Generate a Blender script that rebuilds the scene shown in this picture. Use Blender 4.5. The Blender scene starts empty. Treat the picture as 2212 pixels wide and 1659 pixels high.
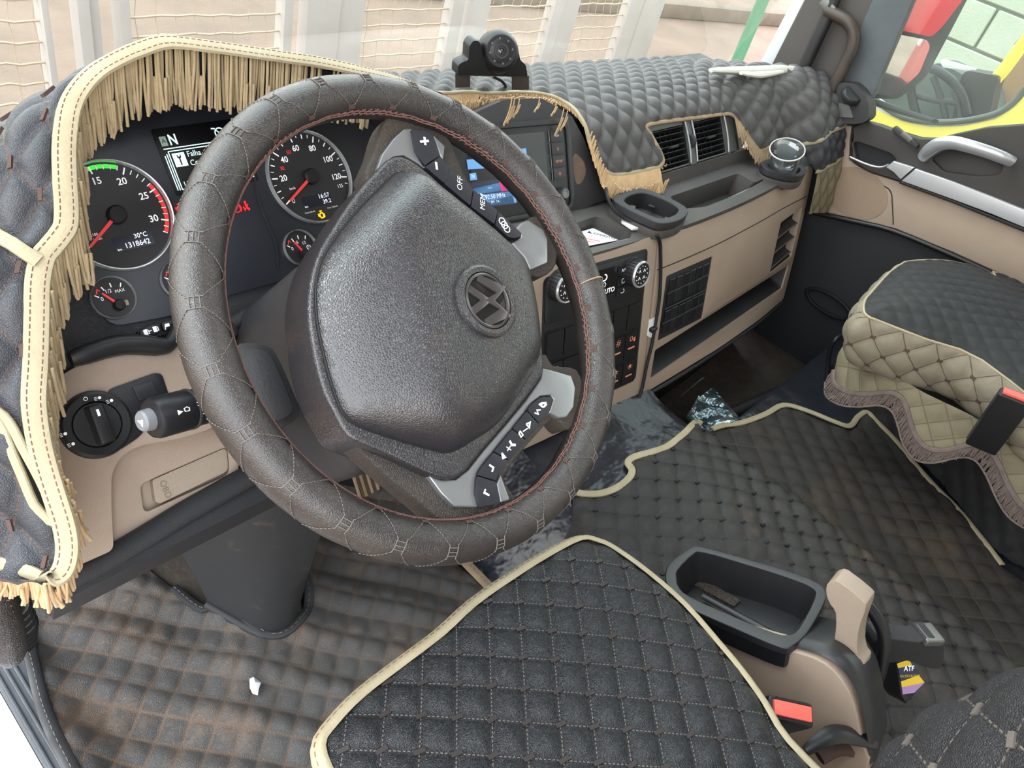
import bpy, bmesh, math, random
import numpy as np
from mathutils import Vector, Matrix
from mathutils.geometry import delaunay_2d_cdt
random.seed(7); rng = np.random.default_rng(7)
SC = bpy.context.scene
COL = SC.collection
# ---------------------------------------------------------------- camera
FPX, IW, IH = 1654.7, 2212, 1659
RW = np.array([[0.6702, -0.3439, 0.6577], [-0.7015, -0.5829, 0.4100], [0.2424, -0.7362, -0.6319]])
CAM = np.array([0., 0., 1.2])
cd = bpy.data.cameras.new('camera'); cam = bpy.data.objects.new('camera', cd); COL.objects.link(cam)
cd.sensor_width = 36; cd.lens = FPX / IW * 36; cd.clip_start = 0.01; cd.clip_end = 300
m = Matrix.Identity(4)
for i in range(3):
    m[i][0] = RW[i][0]; m[i][1] = -RW[i][1]; m[i][2] = -RW[i][2]; m[i][3] = CAM[i]
cam.matrix_world = m
SC.camera = cam
# ---------------------------------------------------------------- sky, sun, exposure
W = bpy.data.worlds.new('World'); SC.world = W; W.use_nodes = True
nt = W.node_tree; nt.nodes.clear()
o_ = nt.nodes.new('ShaderNodeOutputWorld'); b_ = nt.nodes.new('ShaderNodeBackground')
tc_ = nt.nodes.new('ShaderNodeTexCoord'); sx_ = nt.nodes.new('ShaderNodeSeparateXYZ'); rp_ = nt.nodes.new('ShaderNodeValToRGB')
nt.links.new(tc_.outputs['Generated'], sx_.inputs[0]); nt.links.new(sx_.outputs['Z'], rp_.inputs[0])
rp_.color_ramp.elements[0].position = 0.0; rp_.color_ramp.elements[0].color = (1.0, 0.98, 0.94, 1)
rp_.color_ramp.elements[1].position = 0.9; rp_.color_ramp.elements[1].color = (0.80, 0.90, 1.0, 1)
nt.links.new(rp_.outputs[0], b_.inputs[0]); b_.inputs[1].default_value = 4.6
nt.links.new(b_.outputs[0], o_.inputs[0])
sl = bpy.data.lights.new('sun', 'SUN'); sl.energy = 1.2; sl.angle = math.radians(18); sl.color = (1, .96, .9)
sun = bpy.data.objects.new('sun', sl); COL.objects.link(sun)
sun.rotation_euler = (Vector((0.62, -0.55, -1.0)).to_track_quat('-Z', 'Y')).to_euler(); sun.location = (-3, 4, 8)
SC.view_settings.view_transform = 'Standard'; SC.view_settings.look = 'None'
SC.view_settings.gamma = 1; SC.view_settings.use_curve_mapping = False
SC.view_settings.exposure = 0.15
SC.cycles.use_denoising = True; SC.cycles.max_bounces = 6; SC.cycles.diffuse_bounces = 4; SC.cycles.glossy_bounces = 3; SC.cycles.transparent_max_bounces = 10; SC.cycles.use_adaptive_sampling = True; SC.cycles.adaptive_threshold = .02
SC.cycles.caustics_reflective = False; SC.cycles.caustics_refractive = False; SC.cycles.sample_clamp_indirect = 6
# ---------------------------------------------------------------- pixel <-> place (measuring aid)
def A(*v): return np.array(v, float)
def unit(v): v = np.asarray(v, float); return v / np.linalg.norm(v)
def ray(u, v): return RW @ A((u - IW / 2) / FPX, (v - IH / 2) / FPX, 1)
def P(u, v, ax, val):
    r = ray(u, v); i = 'xyz'.index(ax); return CAM + r * ((val - CAM[i]) / r[i])
def pj(p):
    q = (np.asarray(p) - CAM) @ RW
    return np.stack([q[..., 0] / q[..., 2] * FPX + IW / 2, q[..., 1] / q[..., 2] * FPX + IH / 2], -1)
class Pl:                       # flat surface: origin, two axes, normal
    def __init__(s, o, ex, ey):
        s.o = A(*o); s.ex = unit(ex); ey = np.asarray(ey, float); s.ey = unit(ey - s.ex * (ey @ s.ex)); s.n = np.cross(s.ex, s.ey)
    def m(s, a, b, h=0):
        a, b = np.asarray(a, float), np.asarray(b, float); h = np.asarray(h, float) + 0 * a
        return s.o + a[..., None] * s.ex + b[..., None] * s.ey + h[..., None] * s.n
    def inv(s, u, v, h=0):
        r = ray(u, v); t = ((s.o + s.n * h - CAM) @ s.n) / (r @ s.n); q = CAM + r * t - s.o
        return (q @ s.ex, q @ s.ey)
class Sf:                       # curved surface a,b -> point
    def __init__(s, fn, ra, rb, flip=1):
        s.fn = fn; s.flip = flip; s.ra = ra; s.rb = rb
        aa, bb = np.meshgrid(np.linspace(*ra, 40), np.linspace(*rb, 40)); s.ga, s.gb = aa.ravel(), bb.ravel()
        s.gp = pj(fn(s.ga, s.gb))
    def nrm(s, a, b):
        e = 1e-4; n = np.cross(s.fn(a + e, b) - s.fn(a - e, b), s.fn(a, b + e) - s.fn(a, b - e)) * s.flip
        return n / (np.linalg.norm(n, axis=-1, keepdims=True) + 1e-12)
    def m(s, a, b, h=0):
        a, b = np.asarray(a, float), np.asarray(b, float); h = np.asarray(h, float) + 0 * a
        return s.fn(a, b) + s.nrm(a, b) * h[..., None]
    def inv(s, u, v, h=0):
        t = A(u, v); i = ((s.gp - t) ** 2).sum(1).argmin(); x = A(s.ga[i], s.gb[i])
        for _ in range(12):
            p = pj(s.m(x[0], x[1], h)); e = 1e-4
            J = np.stack([(pj(s.m(x[0] + e, x[1], h)) - p) / e, (pj(s.m(x[0], x[1] + e, h)) - p) / e], 1)
            try: d = np.linalg.solve(J.T @ J + 1e-3 * np.eye(2), J.T @ (t - p))
            except Exception: break
            x = x + np.clip(d, -.08, .08)
        return (x[0], x[1])
def inv(S, pts, h=0): return [S.inv(u, v, h) for u, v in pts]
# ---------------------------------------------------------------- scene helpers
ORG = {}
def thing(name, label, cat, loc, group=None, kind=None):
    o = bpy.data.objects.new(name, None); COL.objects.link(o); o.empty_display_size = .02
    o.location = loc; ORG[o] = A(*loc); tag(o, label, cat, group, kind); return o
def tag(o, label=None, cat=None, group=None, kind=None):
    if label: o['label'] = label
    if cat: o['category'] = cat
    if group: o['group'] = group
    if kind: o['kind'] = kind
    return o
def mk(name, vs, fs, mat, parent=None, uv=None, smooth=35, loose=False):
    vs = np.asarray(vs, float)
    if parent is not None: org = ORG[parent]
    else: org = A((vs[:, 0].min() + vs[:, 0].max()) / 2, (vs[:, 1].min() + vs[:, 1].max()) / 2, vs[:, 2].min())
    me = bpy.data.meshes.new(name)
    me.from_pydata((vs - org).tolist(), [], [tuple(int(i) for i in f) for f in fs]); me.validate(); me.update()
    if uv is not None and len(me.loops):
        l = me.uv_layers.new(name='q'); idx = np.zeros(len(me.loops), int); me.loops.foreach_get('vertex_index', idx)
        l.data.foreach_set('uv', np.asarray(uv)[idx].astype(np.float32).ravel())
    if smooth:
        me.shade_smooth(); me.set_sharp_from_angle(angle=math.radians(smooth))
    o = bpy.data.objects.new(name, me); COL.objects.link(o)
    if mat: me.materials.append(mat)
    ORG[o] = org
    if parent is not None: o.parent = parent
    else: o.location = org
    return o
def st(name, vs, fs, mat, label=None, smooth=35, **k):        # a piece of the setting
    o = mk(name, vs, fs, mat, None, smooth=smooth, **k); o['kind'] = 'structure'
    if label: o['label'] = label
    return o
def join(lst):                                    # [(vs,fs),...] -> one
    V, F, n = [], [], 0
    for v, f in lst:
        V.append(np.asarray(v, float)); F += [tuple(i + n for i in q) for q in f]; n += len(v)
    return np.concatenate(V), F
def fixn(vs, fs):
    bm = bmesh.new(); bv = [bm.verts.new(v) for v in vs]
    for f in fs:
        try: bm.faces.new([bv[i] for i in f])
        except ValueError: pass
    bmesh.ops.recalc_face_normals(bm, faces=bm.faces); bm.verts.index_update()
    r = (np.array([v.co[:] for v in bm.verts]), [[v.index for v in f.verts] for f in bm.faces]); bm.free(); return r
def bevel(vs, fs, w, seg=2, ang=40):
    bm = bmesh.new(); bv = [bm.verts.new(v) for v in vs]
    for f in fs:
        try: bm.faces.new([bv[i] for i in f])
        except ValueError: pass
    bmesh.ops.remove_doubles(bm, verts=bm.verts, dist=1e-6)
    bmesh.ops.recalc_face_normals(bm, faces=bm.faces)
    ed = [e for e in bm.edges if len(e.link_faces) == 2 and e.calc_face_angle(0) > math.radians(ang)]
    if w > 0 and ed: bmesh.ops.bevel(bm, geom=ed, offset=w, segments=seg, affect='EDGES', profile=.6, clamp_overlap=True)
    bm.verts.index_update()
    r = (np.array([v.co[:] for v in bm.verts]), [[v.index for v in f.verts] for f in bm.faces]); bm.free(); return r
def boxv(c, ex, ey, ez, s):
    c, ex, ey, ez = A(*c), unit(ex), unit(ey), unit(ez); v = []
    for k in (-1, 1):
        for j in (-1, 1):
            for i in (-1, 1): v.append(c + ex * i * s[0] / 2 + ey * j * s[1] / 2 + ez * k * s[2] / 2)
    return np.array(v), [(0, 2, 3, 1), (4, 5, 7, 6), (0, 1, 5, 4), (2, 6, 7, 3), (0, 4, 6, 2), (1, 3, 7, 5)]
def box(name, c, s, mat, parent=None, ax=None, bev=.002, seg=2, **k):
    ax = ax or ((1, 0, 0), (0, 1, 0), (0, 0, 1)); v, f = boxv(c, *ax, s); v, f = bevel(v, f, bev, seg)
    return mk(name, v, f, mat, parent, **k)
def cr(pts, n=6, closed=False):                   # Catmull-Rom smoothing
    p = [np.asarray(q, float) for q in pts]; o = []; L = len(p)
    for i in range(L if closed else L - 1):
        g = (lambda k: p[k % L]) if closed else (lambda k: p[min(max(k, 0), L - 1)])
        a, b, c, d = g(i - 1), g(i), g(i + 1), g(i + 2)
        for t in np.arange(n) / n:
            o.append(.5 * (2 * b + (c - a) * t + (2 * a - 5 * b + 4 * c - d) * t * t + (3 * b - a - 3 * c + d) * t ** 3))
    if not closed: o.append(p[-1])
    return o
def rnd(poly, r, n=4):                            # round the corners of a 2-D polygon
    L = len(poly); o = []
    for i in range(L):
        p, a, b = A(*poly[i]), A(*poly[i - 1]), A(*poly[(i + 1) % L]); rr = r[i] if isinstance(r, (list, tuple)) else r
        da, db = np.linalg.norm(a - p), np.linalg.norm(b - p); k = min(rr, da * .48, db * .48)
        if k < 1e-6: o.append(tuple(p)); continue
        s, e = p + (a - p) / da * k, p + (b - p) / db * k
        for t in np.linspace(0, 1, n + 1): o.append(tuple((1 - t) ** 2 * s + 2 * t * (1 - t) * p + t * t * e))
    return o
def inside(pts, poly):
    x, y = pts[:, 0], pts[:, 1]; r = np.zeros(len(pts), bool); p = np.asarray(poly, float); q = np.roll(p, -1, 0)
    for (x1, y1), (x2, y2) in zip(p, q):
        if y1 == y2: continue
        c = ((y1 > y) != (y2 > y)) & (x < (x2 - x1) * (y - y1) / (y2 - y1) + x1); r ^= c
    return r
def pdist(pts, poly, closed=True):                # distance to polyline and nearest point
    p = np.asarray(poly, float); q = np.roll(p, -1, 0)
    if not closed: p, q = p[:-1], p[1:]
    best = np.full(len(pts), 1e9); near = np.zeros((len(pts), 2))
    for a, b in zip(p, q):
        d = b - a; L = d @ d
        if L < 1e-14: continue
        t = np.clip(((pts - a) @ d) / L, 0, 1); c = a + t[:, None] * d; e = np.linalg.norm(pts - c, axis=1); k = e < best
        best[k] = e[k]; near[k] = c[k]
    return best, near
def cdt(outer, holes=(), step=None):
    vs = []; ed = []
    for poly in [outer, *holes]:
        n = len(vs); vs += [Vector(p) for p in poly]; ed += [(n + i, n + (i + 1) % len(poly)) for i in range(len(poly))]
    if step:
        o = np.asarray(outer, float); lo, hi = o.min(0), o.max(0)
        g = np.stack(np.meshgrid(np.arange(lo[0], hi[0], step), np.arange(lo[1], hi[1], step)), -1).reshape(-1, 2)
        k = inside(g, outer) & (pdist(g, outer)[0] > step * .45)
        for h in holes: k &= ~inside(g, h) & (pdist(g, h)[0] > step * .45)
        vs += [Vector(p) for p in g[k].tolist()]
    r = delaunay_2d_cdt(vs, ed, [], 0, 1e-7); V2 = np.array([v[:] for v in r[0]]); F = [tuple(f) for f in r[2]]
    c = np.array([V2[list(f)].mean(0) for f in F]); k = inside(c, outer)
    for h in holes: k &= ~inside(c, h)
    return V2, [f for f, q in zip(F, k) if q]
def plate(S, outer, holes=(), th=.004, top=0., step=None, hfn=None, bev=0, seg=2):
    V2, F = cdt(outer, holes, step); n = len(V2)
    h = top + (hfn(V2) if hfn else np.zeros(n))
    T = S.m(V2[:, 0], V2[:, 1], h); B = S.m(V2[:, 0], V2[:, 1], np.full(n, top - th))
    cnt = {}
    for f in F:
        for i in range(3): cnt[(f[i], f[(i + 1) % 3])] = 1
    fs = list(F) + [tuple(i + n for i in reversed(f)) for f in F]
    for (a, b) in cnt:
        if (b, a) not in cnt: fs.append((a, a + n, b + n, b))
    v, f = np.concatenate([T, B]), fs
    return bevel(v, f, bev, seg) if bev else fixn(v, f)
def pl(name, S, outer, mat, parent=None, holes=(), **k):
    sm = k.pop('smooth', 35); uv = k.pop('uv', None); v, f = plate(S, outer, holes, **k); return mk(name, v, f, mat, parent, smooth=sm)
def plx(name, S, px, mat, parent=None, r=0, h0=0, rn=4, **k):  # same, outline given as measured picture points
    q = inv(S, px, h0); q = rnd(q, r, rn) if r else q
    return pl(name, S, q, mat, parent, **k)
def rect(cx, cy, w, h, r=0, n=4, rot=0):
    c, s = math.cos(rot), math.sin(rot)
    p = [(cx + x * c - y * s, cy + x * s + y * c) for x, y in ((-w / 2, -h / 2), (w / 2, -h / 2), (w / 2, h / 2), (-w / 2, h / 2))]
    return rnd(p, r, n) if r else p
def circ(cx, cy, r, n=24): return [(cx + r * math.cos(2 * math.pi * i / n), cy + r * math.sin(2 * math.pi * i / n)) for i in range(n)]
def stroke(pts, w, closed=False):                 # 2-D polyline -> ribbon polygon
    p = [A(*q) for q in pts]; L, Rr = [], []
    for i, q in enumerate(p):
        a = p[max(i - 1, 0)]; b = p[min(i + 1, len(p) - 1)]; t = unit(b - a); n = A(-t[1], t[0])
        k = 1.
        if 0 < i < len(p) - 1:
            t1, t2 = unit(q - a), unit(b - q); k = 1 / max(.35, math.sqrt(max(0, (1 + t1 @ t2) / 2)))
        L.append(tuple(q + n * w / 2 * k)); Rr.append(tuple(q - n * w / 2 * k))
    return L + Rr[::-1]
def tubev(pts, r, n=8, closed=False, caps=True, flat=1., ref=None):
    p = np.array([np.asarray(q, float) for q in pts]); L = len(p); r = np.asarray(r, float) * np.ones(L)
    t = np.roll(p, -1, 0) - np.roll(p, 1, 0) if closed else np.gradient(p, axis=0)
    t /= np.linalg.norm(t, axis=1, keepdims=True) + 1e-12
    ref = unit(ref) if ref is not None else (A(0, 0, 1) if abs(t[0][2]) < .9 else A(1, 0, 0)); V = []; N = ref
    per = ref.ndim == 1
    for i in range(L):
        N = N - t[i] * (N @ t[i]); N = N / (np.linalg.norm(N) + 1e-12); B = np.cross(t[i], N)
        for k in range(n):
            a = 2 * math.pi * k / n; V.append(p[i] + r[i] * (N * math.cos(a) * flat + B * math.sin(a)))
    F = []
    for i in range(L if closed else L - 1):
        j = (i + 1) % L
        for k in range(n): F.append((i * n + k, i * n + (k + 1) % n, j * n + (k + 1) % n, j * n + k))
    if caps and not closed: F += [tuple(range(n))[::-1], tuple(range((L - 1) * n, L * n))]
    return np.array(V), F
def tube(name, pts, r, mat, parent=None, n=8, sm=0, **k):
    closed = k.get('closed', False)
    if sm:
        if not np.isscalar(r): r = np.interp(np.linspace(0, 1, (len(pts) - 1) * sm + 1), np.linspace(0, 1, len(pts)), r)
        pts = cr(pts, sm, closed)
    v, f = tubev(pts, r, n, **k); v, f = fixn(v, f); return mk(name, v, f, mat, parent, smooth=50)
def sweepv(pts, nrm, prof):                       # closed section prof [(across, up)] along pts, up = nrm
    p = np.array(pts, float); N = np.array(nrm, float); t = np.gradient(p, axis=0); t /= np.linalg.norm(t, axis=1, keepdims=True) + 1e-12
    N = N - t * (N * t).sum(1, keepdims=True); N /= np.linalg.norm(N, axis=1, keepdims=True) + 1e-12; B = np.cross(t, N); m = len(prof); V = []; F = []
    for i in range(len(p)):
        for a, b in prof: V.append(p[i] + B[i] * a + N[i] * b)
    for i in range(len(p) - 1):
        for k in range(m): F.append((i * m + k, i * m + (k + 1) % m, (i + 1) * m + (k + 1) % m, (i + 1) * m + k))
    F += [tuple(range(m))[::-1], tuple(range((len(p) - 1) * m, len(p) * m))]
    return fixn(V, F)
def band(w, t): return [(-w / 2, 0), (-w * .46, t * .7), (-w * .3, t), (w * .3, t), (w * .46, t * .7), (w / 2, 0)]
def lathev(o, ax, prof, n=32, ref=None, fill=True):
    o, ax = A(*o), unit(ax); ref = A(*ref) if ref is not None else (A(1, 0, 0) if abs(ax[0]) < .9 else A(0, 1, 0))
    ex = unit(ref - ax * (ref @ ax)); ey = np.cross(ax, ex); V = []; F = []; m = len(prof)
    for k in range(n):
        a = 2 * math.pi * k / n; d = ex * math.cos(a) + ey * math.sin(a)
        for r, z in prof: V.append(o + d * r + ax * z)
    for k in range(n):
        j = (k + 1) % n
        for i in range(m - 1): F.append((k * m + i, j * m + i, j * m + i + 1, k * m + i + 1))
    v, f = np.array(V), F
    bm = bmesh.new(); bv = [bm.verts.new(q) for q in v]
    for q in f: bm.faces.new([bv[i] for i in q])
    bmesh.ops.remove_doubles(bm, verts=bm.verts, dist=1e-6)
    if fill: bmesh.ops.holes_fill(bm, edges=[e for e in bm.edges if e.is_boundary], sides=0)
    bmesh.ops.recalc_face_normals(bm, faces=bm.faces); bm.verts.index_update()
    r = (np.array([q.co[:] for q in bm.verts]), [[q.index for q in g.verts] for g in bm.faces]); bm.free(); return r
def lathe(name, o, ax, prof, mat, parent=None, n=32, smooth=35, **k):
    v, f = lathev(o, ax, prof, n, **k); return mk(name, v, f, mat, parent, smooth=smooth)
_tc = {}
def text(name, s, S, x, y, size, mat, parent=None, rot=0, h=.0006, th=.0004, bold=0, sx=1., align='CENTER'):
    key = (s, align, bold)
    if key not in _tc:
        c = bpy.data.curves.new('t', 'FONT'); c.body = s; c.align_x = align; c.align_y = 'CENTER'; c.size = 1; c.resolution_u = 3; c.offset = bold
        o = bpy.data.objects.new('t', c); COL.objects.link(o); dg = bpy.context.evaluated_depsgraph_get()
        me = o.evaluated_get(dg).to_mesh(); v = np.array([q.co[:2] for q in me.vertices]); f = [tuple(q.vertices) for q in me.polygons]
        _tc[key] = (v, f); bpy.data.objects.remove(o); bpy.data.curves.remove(c)
    v, f = _tc[key]
    if len(v) == 0: return None
    c_, s_ = math.cos(rot), math.sin(rot); a = v[:, 0] * size * sx; b = v[:, 1] * size
    V3 = S.m(x + a * c_ - b * s_, y + a * s_ + b * c_, h)
    return mk(name, V3, f, mat, parent, smooth=0)
def quilt(name, S, outer, pitch, ang, depth, mat, parent=None, holes=(), sub=7, taper=.012, base=0., off=(0, 0), wav=None, pw=2.3):
    c, s = math.cos(ang), math.sin(ang); Rm = A(c, s, -s, c).reshape(2, 2)
    tr = lambda q: (np.asarray(q, float) @ Rm.T) / pitch - A(*off)
    O = tr(outer); Hs = [tr(h) for h in holes]; lo, hi = O.min(0) - .2, O.max(0) + .2
    ga = np.arange(math.floor(lo[0]), math.ceil(hi[0]) + 1e-6, 1 / sub); gb = np.arange(math.floor(lo[1]), math.ceil(hi[1]) + 1e-6, 1 / sub)
    aa, bb = np.meshgrid(ga, gb, indexing='ij'); G = np.stack([aa, bb], -1).reshape(-1, 2); na, nb = aa.shape
    idx = np.arange(na * nb).reshape(na, nb)
    F = np.stack([idx[:-1, :-1], idx[1:, :-1], idx[1:, 1:], idx[:-1, 1:]], -1).reshape(-1, 4); ce = G[F].mean(1)
    k = inside(ce, O)
    for h in Hs: k &= ~inside(ce, h)
    F = F[k]; e = np.sort(np.concatenate([F[:, [0, 1]], F[:, [1, 2]], F[:, [2, 3]], F[:, [3, 0]]]), 1)
    ue, ct = np.unique(e, axis=0, return_counts=True); bd = np.unique(ue[ct == 1])
    G = G.copy(); uvq = G.copy(); best = None
    for q in [O, *Hs]:
        d, near = pdist(G[bd], q); best = (d, near) if best is None else (np.minimum(best[0], d), np.where((d < best[0])[:, None], near, best[1]))
    sn = best[0] < 1.6 / sub; G[bd[sn]] = best[1][sn]
    used, inv_ = np.unique(F, return_inverse=True); F = inv_.reshape(-1, 4); G = G[used]; uvq = uvq[used]
    q = 1 - np.abs(2 * (uvq - np.floor(uvq)) - 1); q = 1 - (1 - np.clip(q, 0, 1)) ** pw; h = depth * q[:, 0] * q[:, 1]
    if taper:
        d = pdist(G * pitch, O * pitch)[0]; h = h * np.clip(d / taper, 0, 1) ** .6
    xy = (G + A(*off)) * pitch @ Rm
    if wav: h = h + wav(xy[:, 0], xy[:, 1])
    return mk(name, S.m(xy[:, 0], xy[:, 1], base + h), F.tolist(), mat, parent, uv=uvq, smooth=180)
def nodes_of(outer, pitch, ang, off=(0, 0), margin=.01):       # the crossings of the quilting inside an outline
    c, s = math.cos(ang), math.sin(ang); Rm = A(c, s, -s, c).reshape(2, 2); O = (np.asarray(outer, float) @ Rm.T) / pitch - A(*off)
    lo, hi = np.floor(O.min(0)), np.ceil(O.max(0)); g = np.stack(np.meshgrid(np.arange(lo[0], hi[0] + 1), np.arange(lo[1], hi[1] + 1)), -1).reshape(-1, 2)
    k = inside(g, O) & (pdist(g * pitch, O * pitch)[0] > margin); return ((g[k] + A(*off)) * pitch) @ Rm
def tufts(name, S, pts, w, l, rot, mat, parent, h=.0, th=.0015):
    L = []
    for x, y in pts:
        r = rot + random.uniform(-.12, .12); q = rect(x, y, l, w, 0, 0, r); q = np.array(q)
        T = S.m(q[:, 0], q[:, 1], h + th); B = S.m(q[:, 0], q[:, 1], h - .001)
        L.append((np.concatenate([T, B]), [(0, 1, 2, 3), (0, 4, 5, 1), (1, 5, 6, 2), (2, 6, 7, 3), (3, 7, 4, 0)]))
    if not L: return None
    v, f = join(L); o = mk(name, v, f, mat, parent, smooth=0); o['kind'] = 'stuff'; return o
def dash_stitch(pts, r, mat, name, parent, on=.004, gap=.003, n=4, lift=None):
    p = np.array(pts, float); d = np.r_[0, np.cumsum(np.linalg.norm(np.diff(p, axis=0), axis=1))]; L = []; s = 0
    while s < d[-1] - on:
        q = [np.array([np.interp(x, d, p[:, i]) for i in range(3)]) for x in (s, s + on / 2, s + on)]; L.append(tubev(q, r, n)); s += on + gap
    if not L: return None
    v, f = join(L); return mk(name, v, f, mat, parent, smooth=60)
# ---------------------------------------------------------------- materials
MATS = {}
def nd(nt, t, **k):
    n = nt.nodes.new(t)
    for a, v in k.items(): setattr(n, a, v)
    return n
def mat(name, col, rough=.5, metal=0., bump=None, var=None, spec=.5, coat=0., emit=None, alpha=None, trans=None, ior=None, sheen=0., rvar=None):
    """bump=(kind, scale, distance) ; var=(colour2, scale, amount)"""
    M = bpy.data.materials.new(name); M.use_nodes = True; t = M.node_tree; b = t.nodes['Principled BSDF']
    c4 = (*col, 1); b.inputs['Base Color'].default_value = c4; b.inputs['Roughness'].default_value = rough; b.inputs['Metallic'].default_value = metal
    b.inputs['Specular IOR Level'].default_value = spec; b.inputs['Coat Weight'].default_value = coat; b.inputs['Coat Roughness'].default_value = .15
    if sheen: b.inputs['Sheen Weight'].default_value = sheen
    if emit: b.inputs['Emission Color'].default_value = (*emit[0], 1); b.inputs['Emission Strength'].default_value = emit[1]
    if trans is not None: b.inputs['Transmission Weight'].default_value = trans
    if ior: b.inputs['IOR'].default_value = ior
    if alpha is not None: b.inputs['Alpha'].default_value = alpha
    L = t.links.new; tc = None
    if bump or var or rvar: tc = nd(t, 'ShaderNodeTexCoord')
    if var:
        n = nd(t, 'ShaderNodeTexNoise'); n.inputs['Scale'].default_value = var[1]; n.inputs['Detail'].default_value = 6; n.inputs['Roughness'].default_value = .65
        L(tc.outputs['Object'], n.inputs['Vector']); r = nd(t, 'ShaderNodeValToRGB')
        lo, hi = (.38, .68) if len(var) < 4 else var[3]
        r.color_ramp.elements[0].position = lo; r.color_ramp.elements[1].position = hi
        a = np.array(col); d = np.array(var[0]); r.color_ramp.elements[0].color = c4; r.color_ramp.elements[1].color = (*(a + (d - a) * var[2]), 1)
        L(n.outputs['Fac'], r.inputs[0]); L(r.outputs[0], b.inputs['Base Color'])
        if rvar:
            mr = nd(t, 'ShaderNodeMapRange'); mr.inputs['To Min'].default_value = rough; mr.inputs['To Max'].default_value = rvar; L(n.outputs['Fac'], mr.inputs['Value']); L(mr.outputs[0], b.inputs['Roughness'])
    if bump:
        k, sc, ds = bump
        bp = nd(t, 'ShaderNodeBump'); bp.inputs['Distance'].default_value = ds; bp.inputs['Strength'].default_value = 1.
        if k == 'grain':
            n = nd(t, 'ShaderNodeTexVoronoi', feature='DISTANCE_TO_EDGE'); n.inputs['Scale'].default_value = sc; L(tc.outputs['Object'], n.inputs['Vector'])
            r = nd(t, 'ShaderNodeMapRange'); r.inputs['From Max'].default_value = .25; L(n.outputs['Distance'], r.inputs['Value']); L(r.outputs[0], bp.inputs['Height'])
        else:
            n = nd(t, 'ShaderNodeTexNoise'); n.inputs['Scale'].default_value = sc; n.inputs['Detail'].default_value = 3; L(tc.outputs['Object'], n.inputs['Vector']); L(n.outputs['Fac'], bp.inputs['Height'])
        L(bp.outputs[0], b.inputs['Normal'])
    MATS[name] = M; return M
def quilt_mat(name, col, col2, vscale, vamt, groove, gw, rough=.5, stitch=None, sw=.014, freq=14., grain=(900, .0004), dirt=None, spec=.5, vr=(.38, .68)):
    """leather whose seams follow the quilt's own UV: groove colour, dashed thread, optional dirt caught in the seams"""
    M = mat(name, col, rough, bump=('grain', *grain), var=(col2, vscale, vamt, vr), spec=spec); t = M.node_tree; L = t.links.new; b = t.nodes['Principled BSDF']
    base = b.inputs['Base Color'].links[0].from_socket
    uv = nd(t, 'ShaderNodeUVMap', uv_map='q'); sp = nd(t, 'ShaderNodeSeparateXYZ'); L(uv.outputs[0], sp.inputs[0]); D = []
    def mth(op, *a):
        n = nd(t, 'ShaderNodeMath', operation=op)
        for i, x in enumerate(a):
            if isinstance(x, (int, float)): n.inputs[i].default_value = x
            else: L(x, n.inputs[i])
        return n.outputs[0]
    for i in 'XY': D.append(mth('SUBTRACT', .5, mth('ABSOLUTE', mth('SUBTRACT', mth('FRACT', sp.outputs[i]), .5))))
    dm = mth('MINIMUM', *D)
    def step(x, a, c):
        n = nd(t, 'ShaderNodeMapRange', interpolation_type='SMOOTHSTEP'); n.inputs['From Min'].default_value = a; n.inputs['From Max'].default_value = c
        n.inputs['To Min'].default_value = 1; n.inputs['To Max'].default_value = 0; L(x, n.inputs['Value']); return n.outputs[0]
    def mix(f, a, c):
        n = nd(t, 'ShaderNodeMix', data_type='RGBA'); L(f, n.inputs['Factor']); L(a, n.inputs['A'])
        if isinstance(c, tuple): n.inputs['B'].default_value = (*c, 1)
        else: L(c, n.inputs['B'])
        return n.outputs['Result']
    if dirt:
        tcn = nd(t, 'ShaderNodeTexCoord'); nz = nd(t, 'ShaderNodeTexNoise'); nz.inputs['Scale'].default_value = dirt[1]; nz.inputs['Detail'].default_value = 8; nz.inputs['Roughness'].default_value = .7
        L(tcn.outputs['Object'], nz.inputs['Vector']); r = nd(t, 'ShaderNodeMapRange'); r.inputs['From Min'].default_value = dirt[3]; r.inputs['From Max'].default_value = dirt[3] + .2; L(nz.outputs['Fac'], r.inputs['Value'])
        base = mix(mth('MULTIPLY', r.outputs[0], dirt[2]), base, dirt[0])
        nz2 = nd(t, 'ShaderNodeTexNoise'); nz2.inputs['Scale'].default_value = dirt[1] * .35; L(tcn.outputs['Object'], nz2.inputs['Vector'])
        r2 = nd(t, 'ShaderNodeMapRange'); r2.inputs['From Min'].default_value = .3; r2.inputs['From Max'].default_value = .62; L(nz2.outputs['Fac'], r2.inputs['Value'])
        gm = mth('MULTIPLY', step(dm, gw * .3, gw), r2.outputs[0])
    else: gm = step(dm, gw * .3, gw)
    base = mix(gm, base, groove)
    if stitch:
        for i in (0, 1):
            dsh = mth('GREATER_THAN', mth('SINE', mth('MULTIPLY', sp.outputs['XY'[1 - i]], freq * 6.2832)), -.2)
            base = mix(mth('MULTIPLY', step(D[i], sw * .6, sw), dsh), base, stitch)
    L(base, b.inputs['Base Color']); return M
def S3(r, g, b): return tuple(((c / 255) / 12.92 if c / 255 <= .04045 else ((c / 255 + .055) / 1.055) ** 2.4) for c in (r, g, b))
m_plast = mat('dark_plastic', S3(42, 42, 46), .5, bump=('grain', 700, .0002), var=(S3(62, 58, 56), 9, .5))
m_plast2 = mat('smooth_dark_plastic', S3(32, 33, 36), .40, bump=('noise', 500, .0001), var=(S3(53, 51, 51), 12, .5))
m_black = mat('black_plastic', S3(26, 26, 29), .4, bump=('noise', 800, .0001))
m_dark = mat('deep_black', S3(17, 17, 19), .6)
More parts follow.
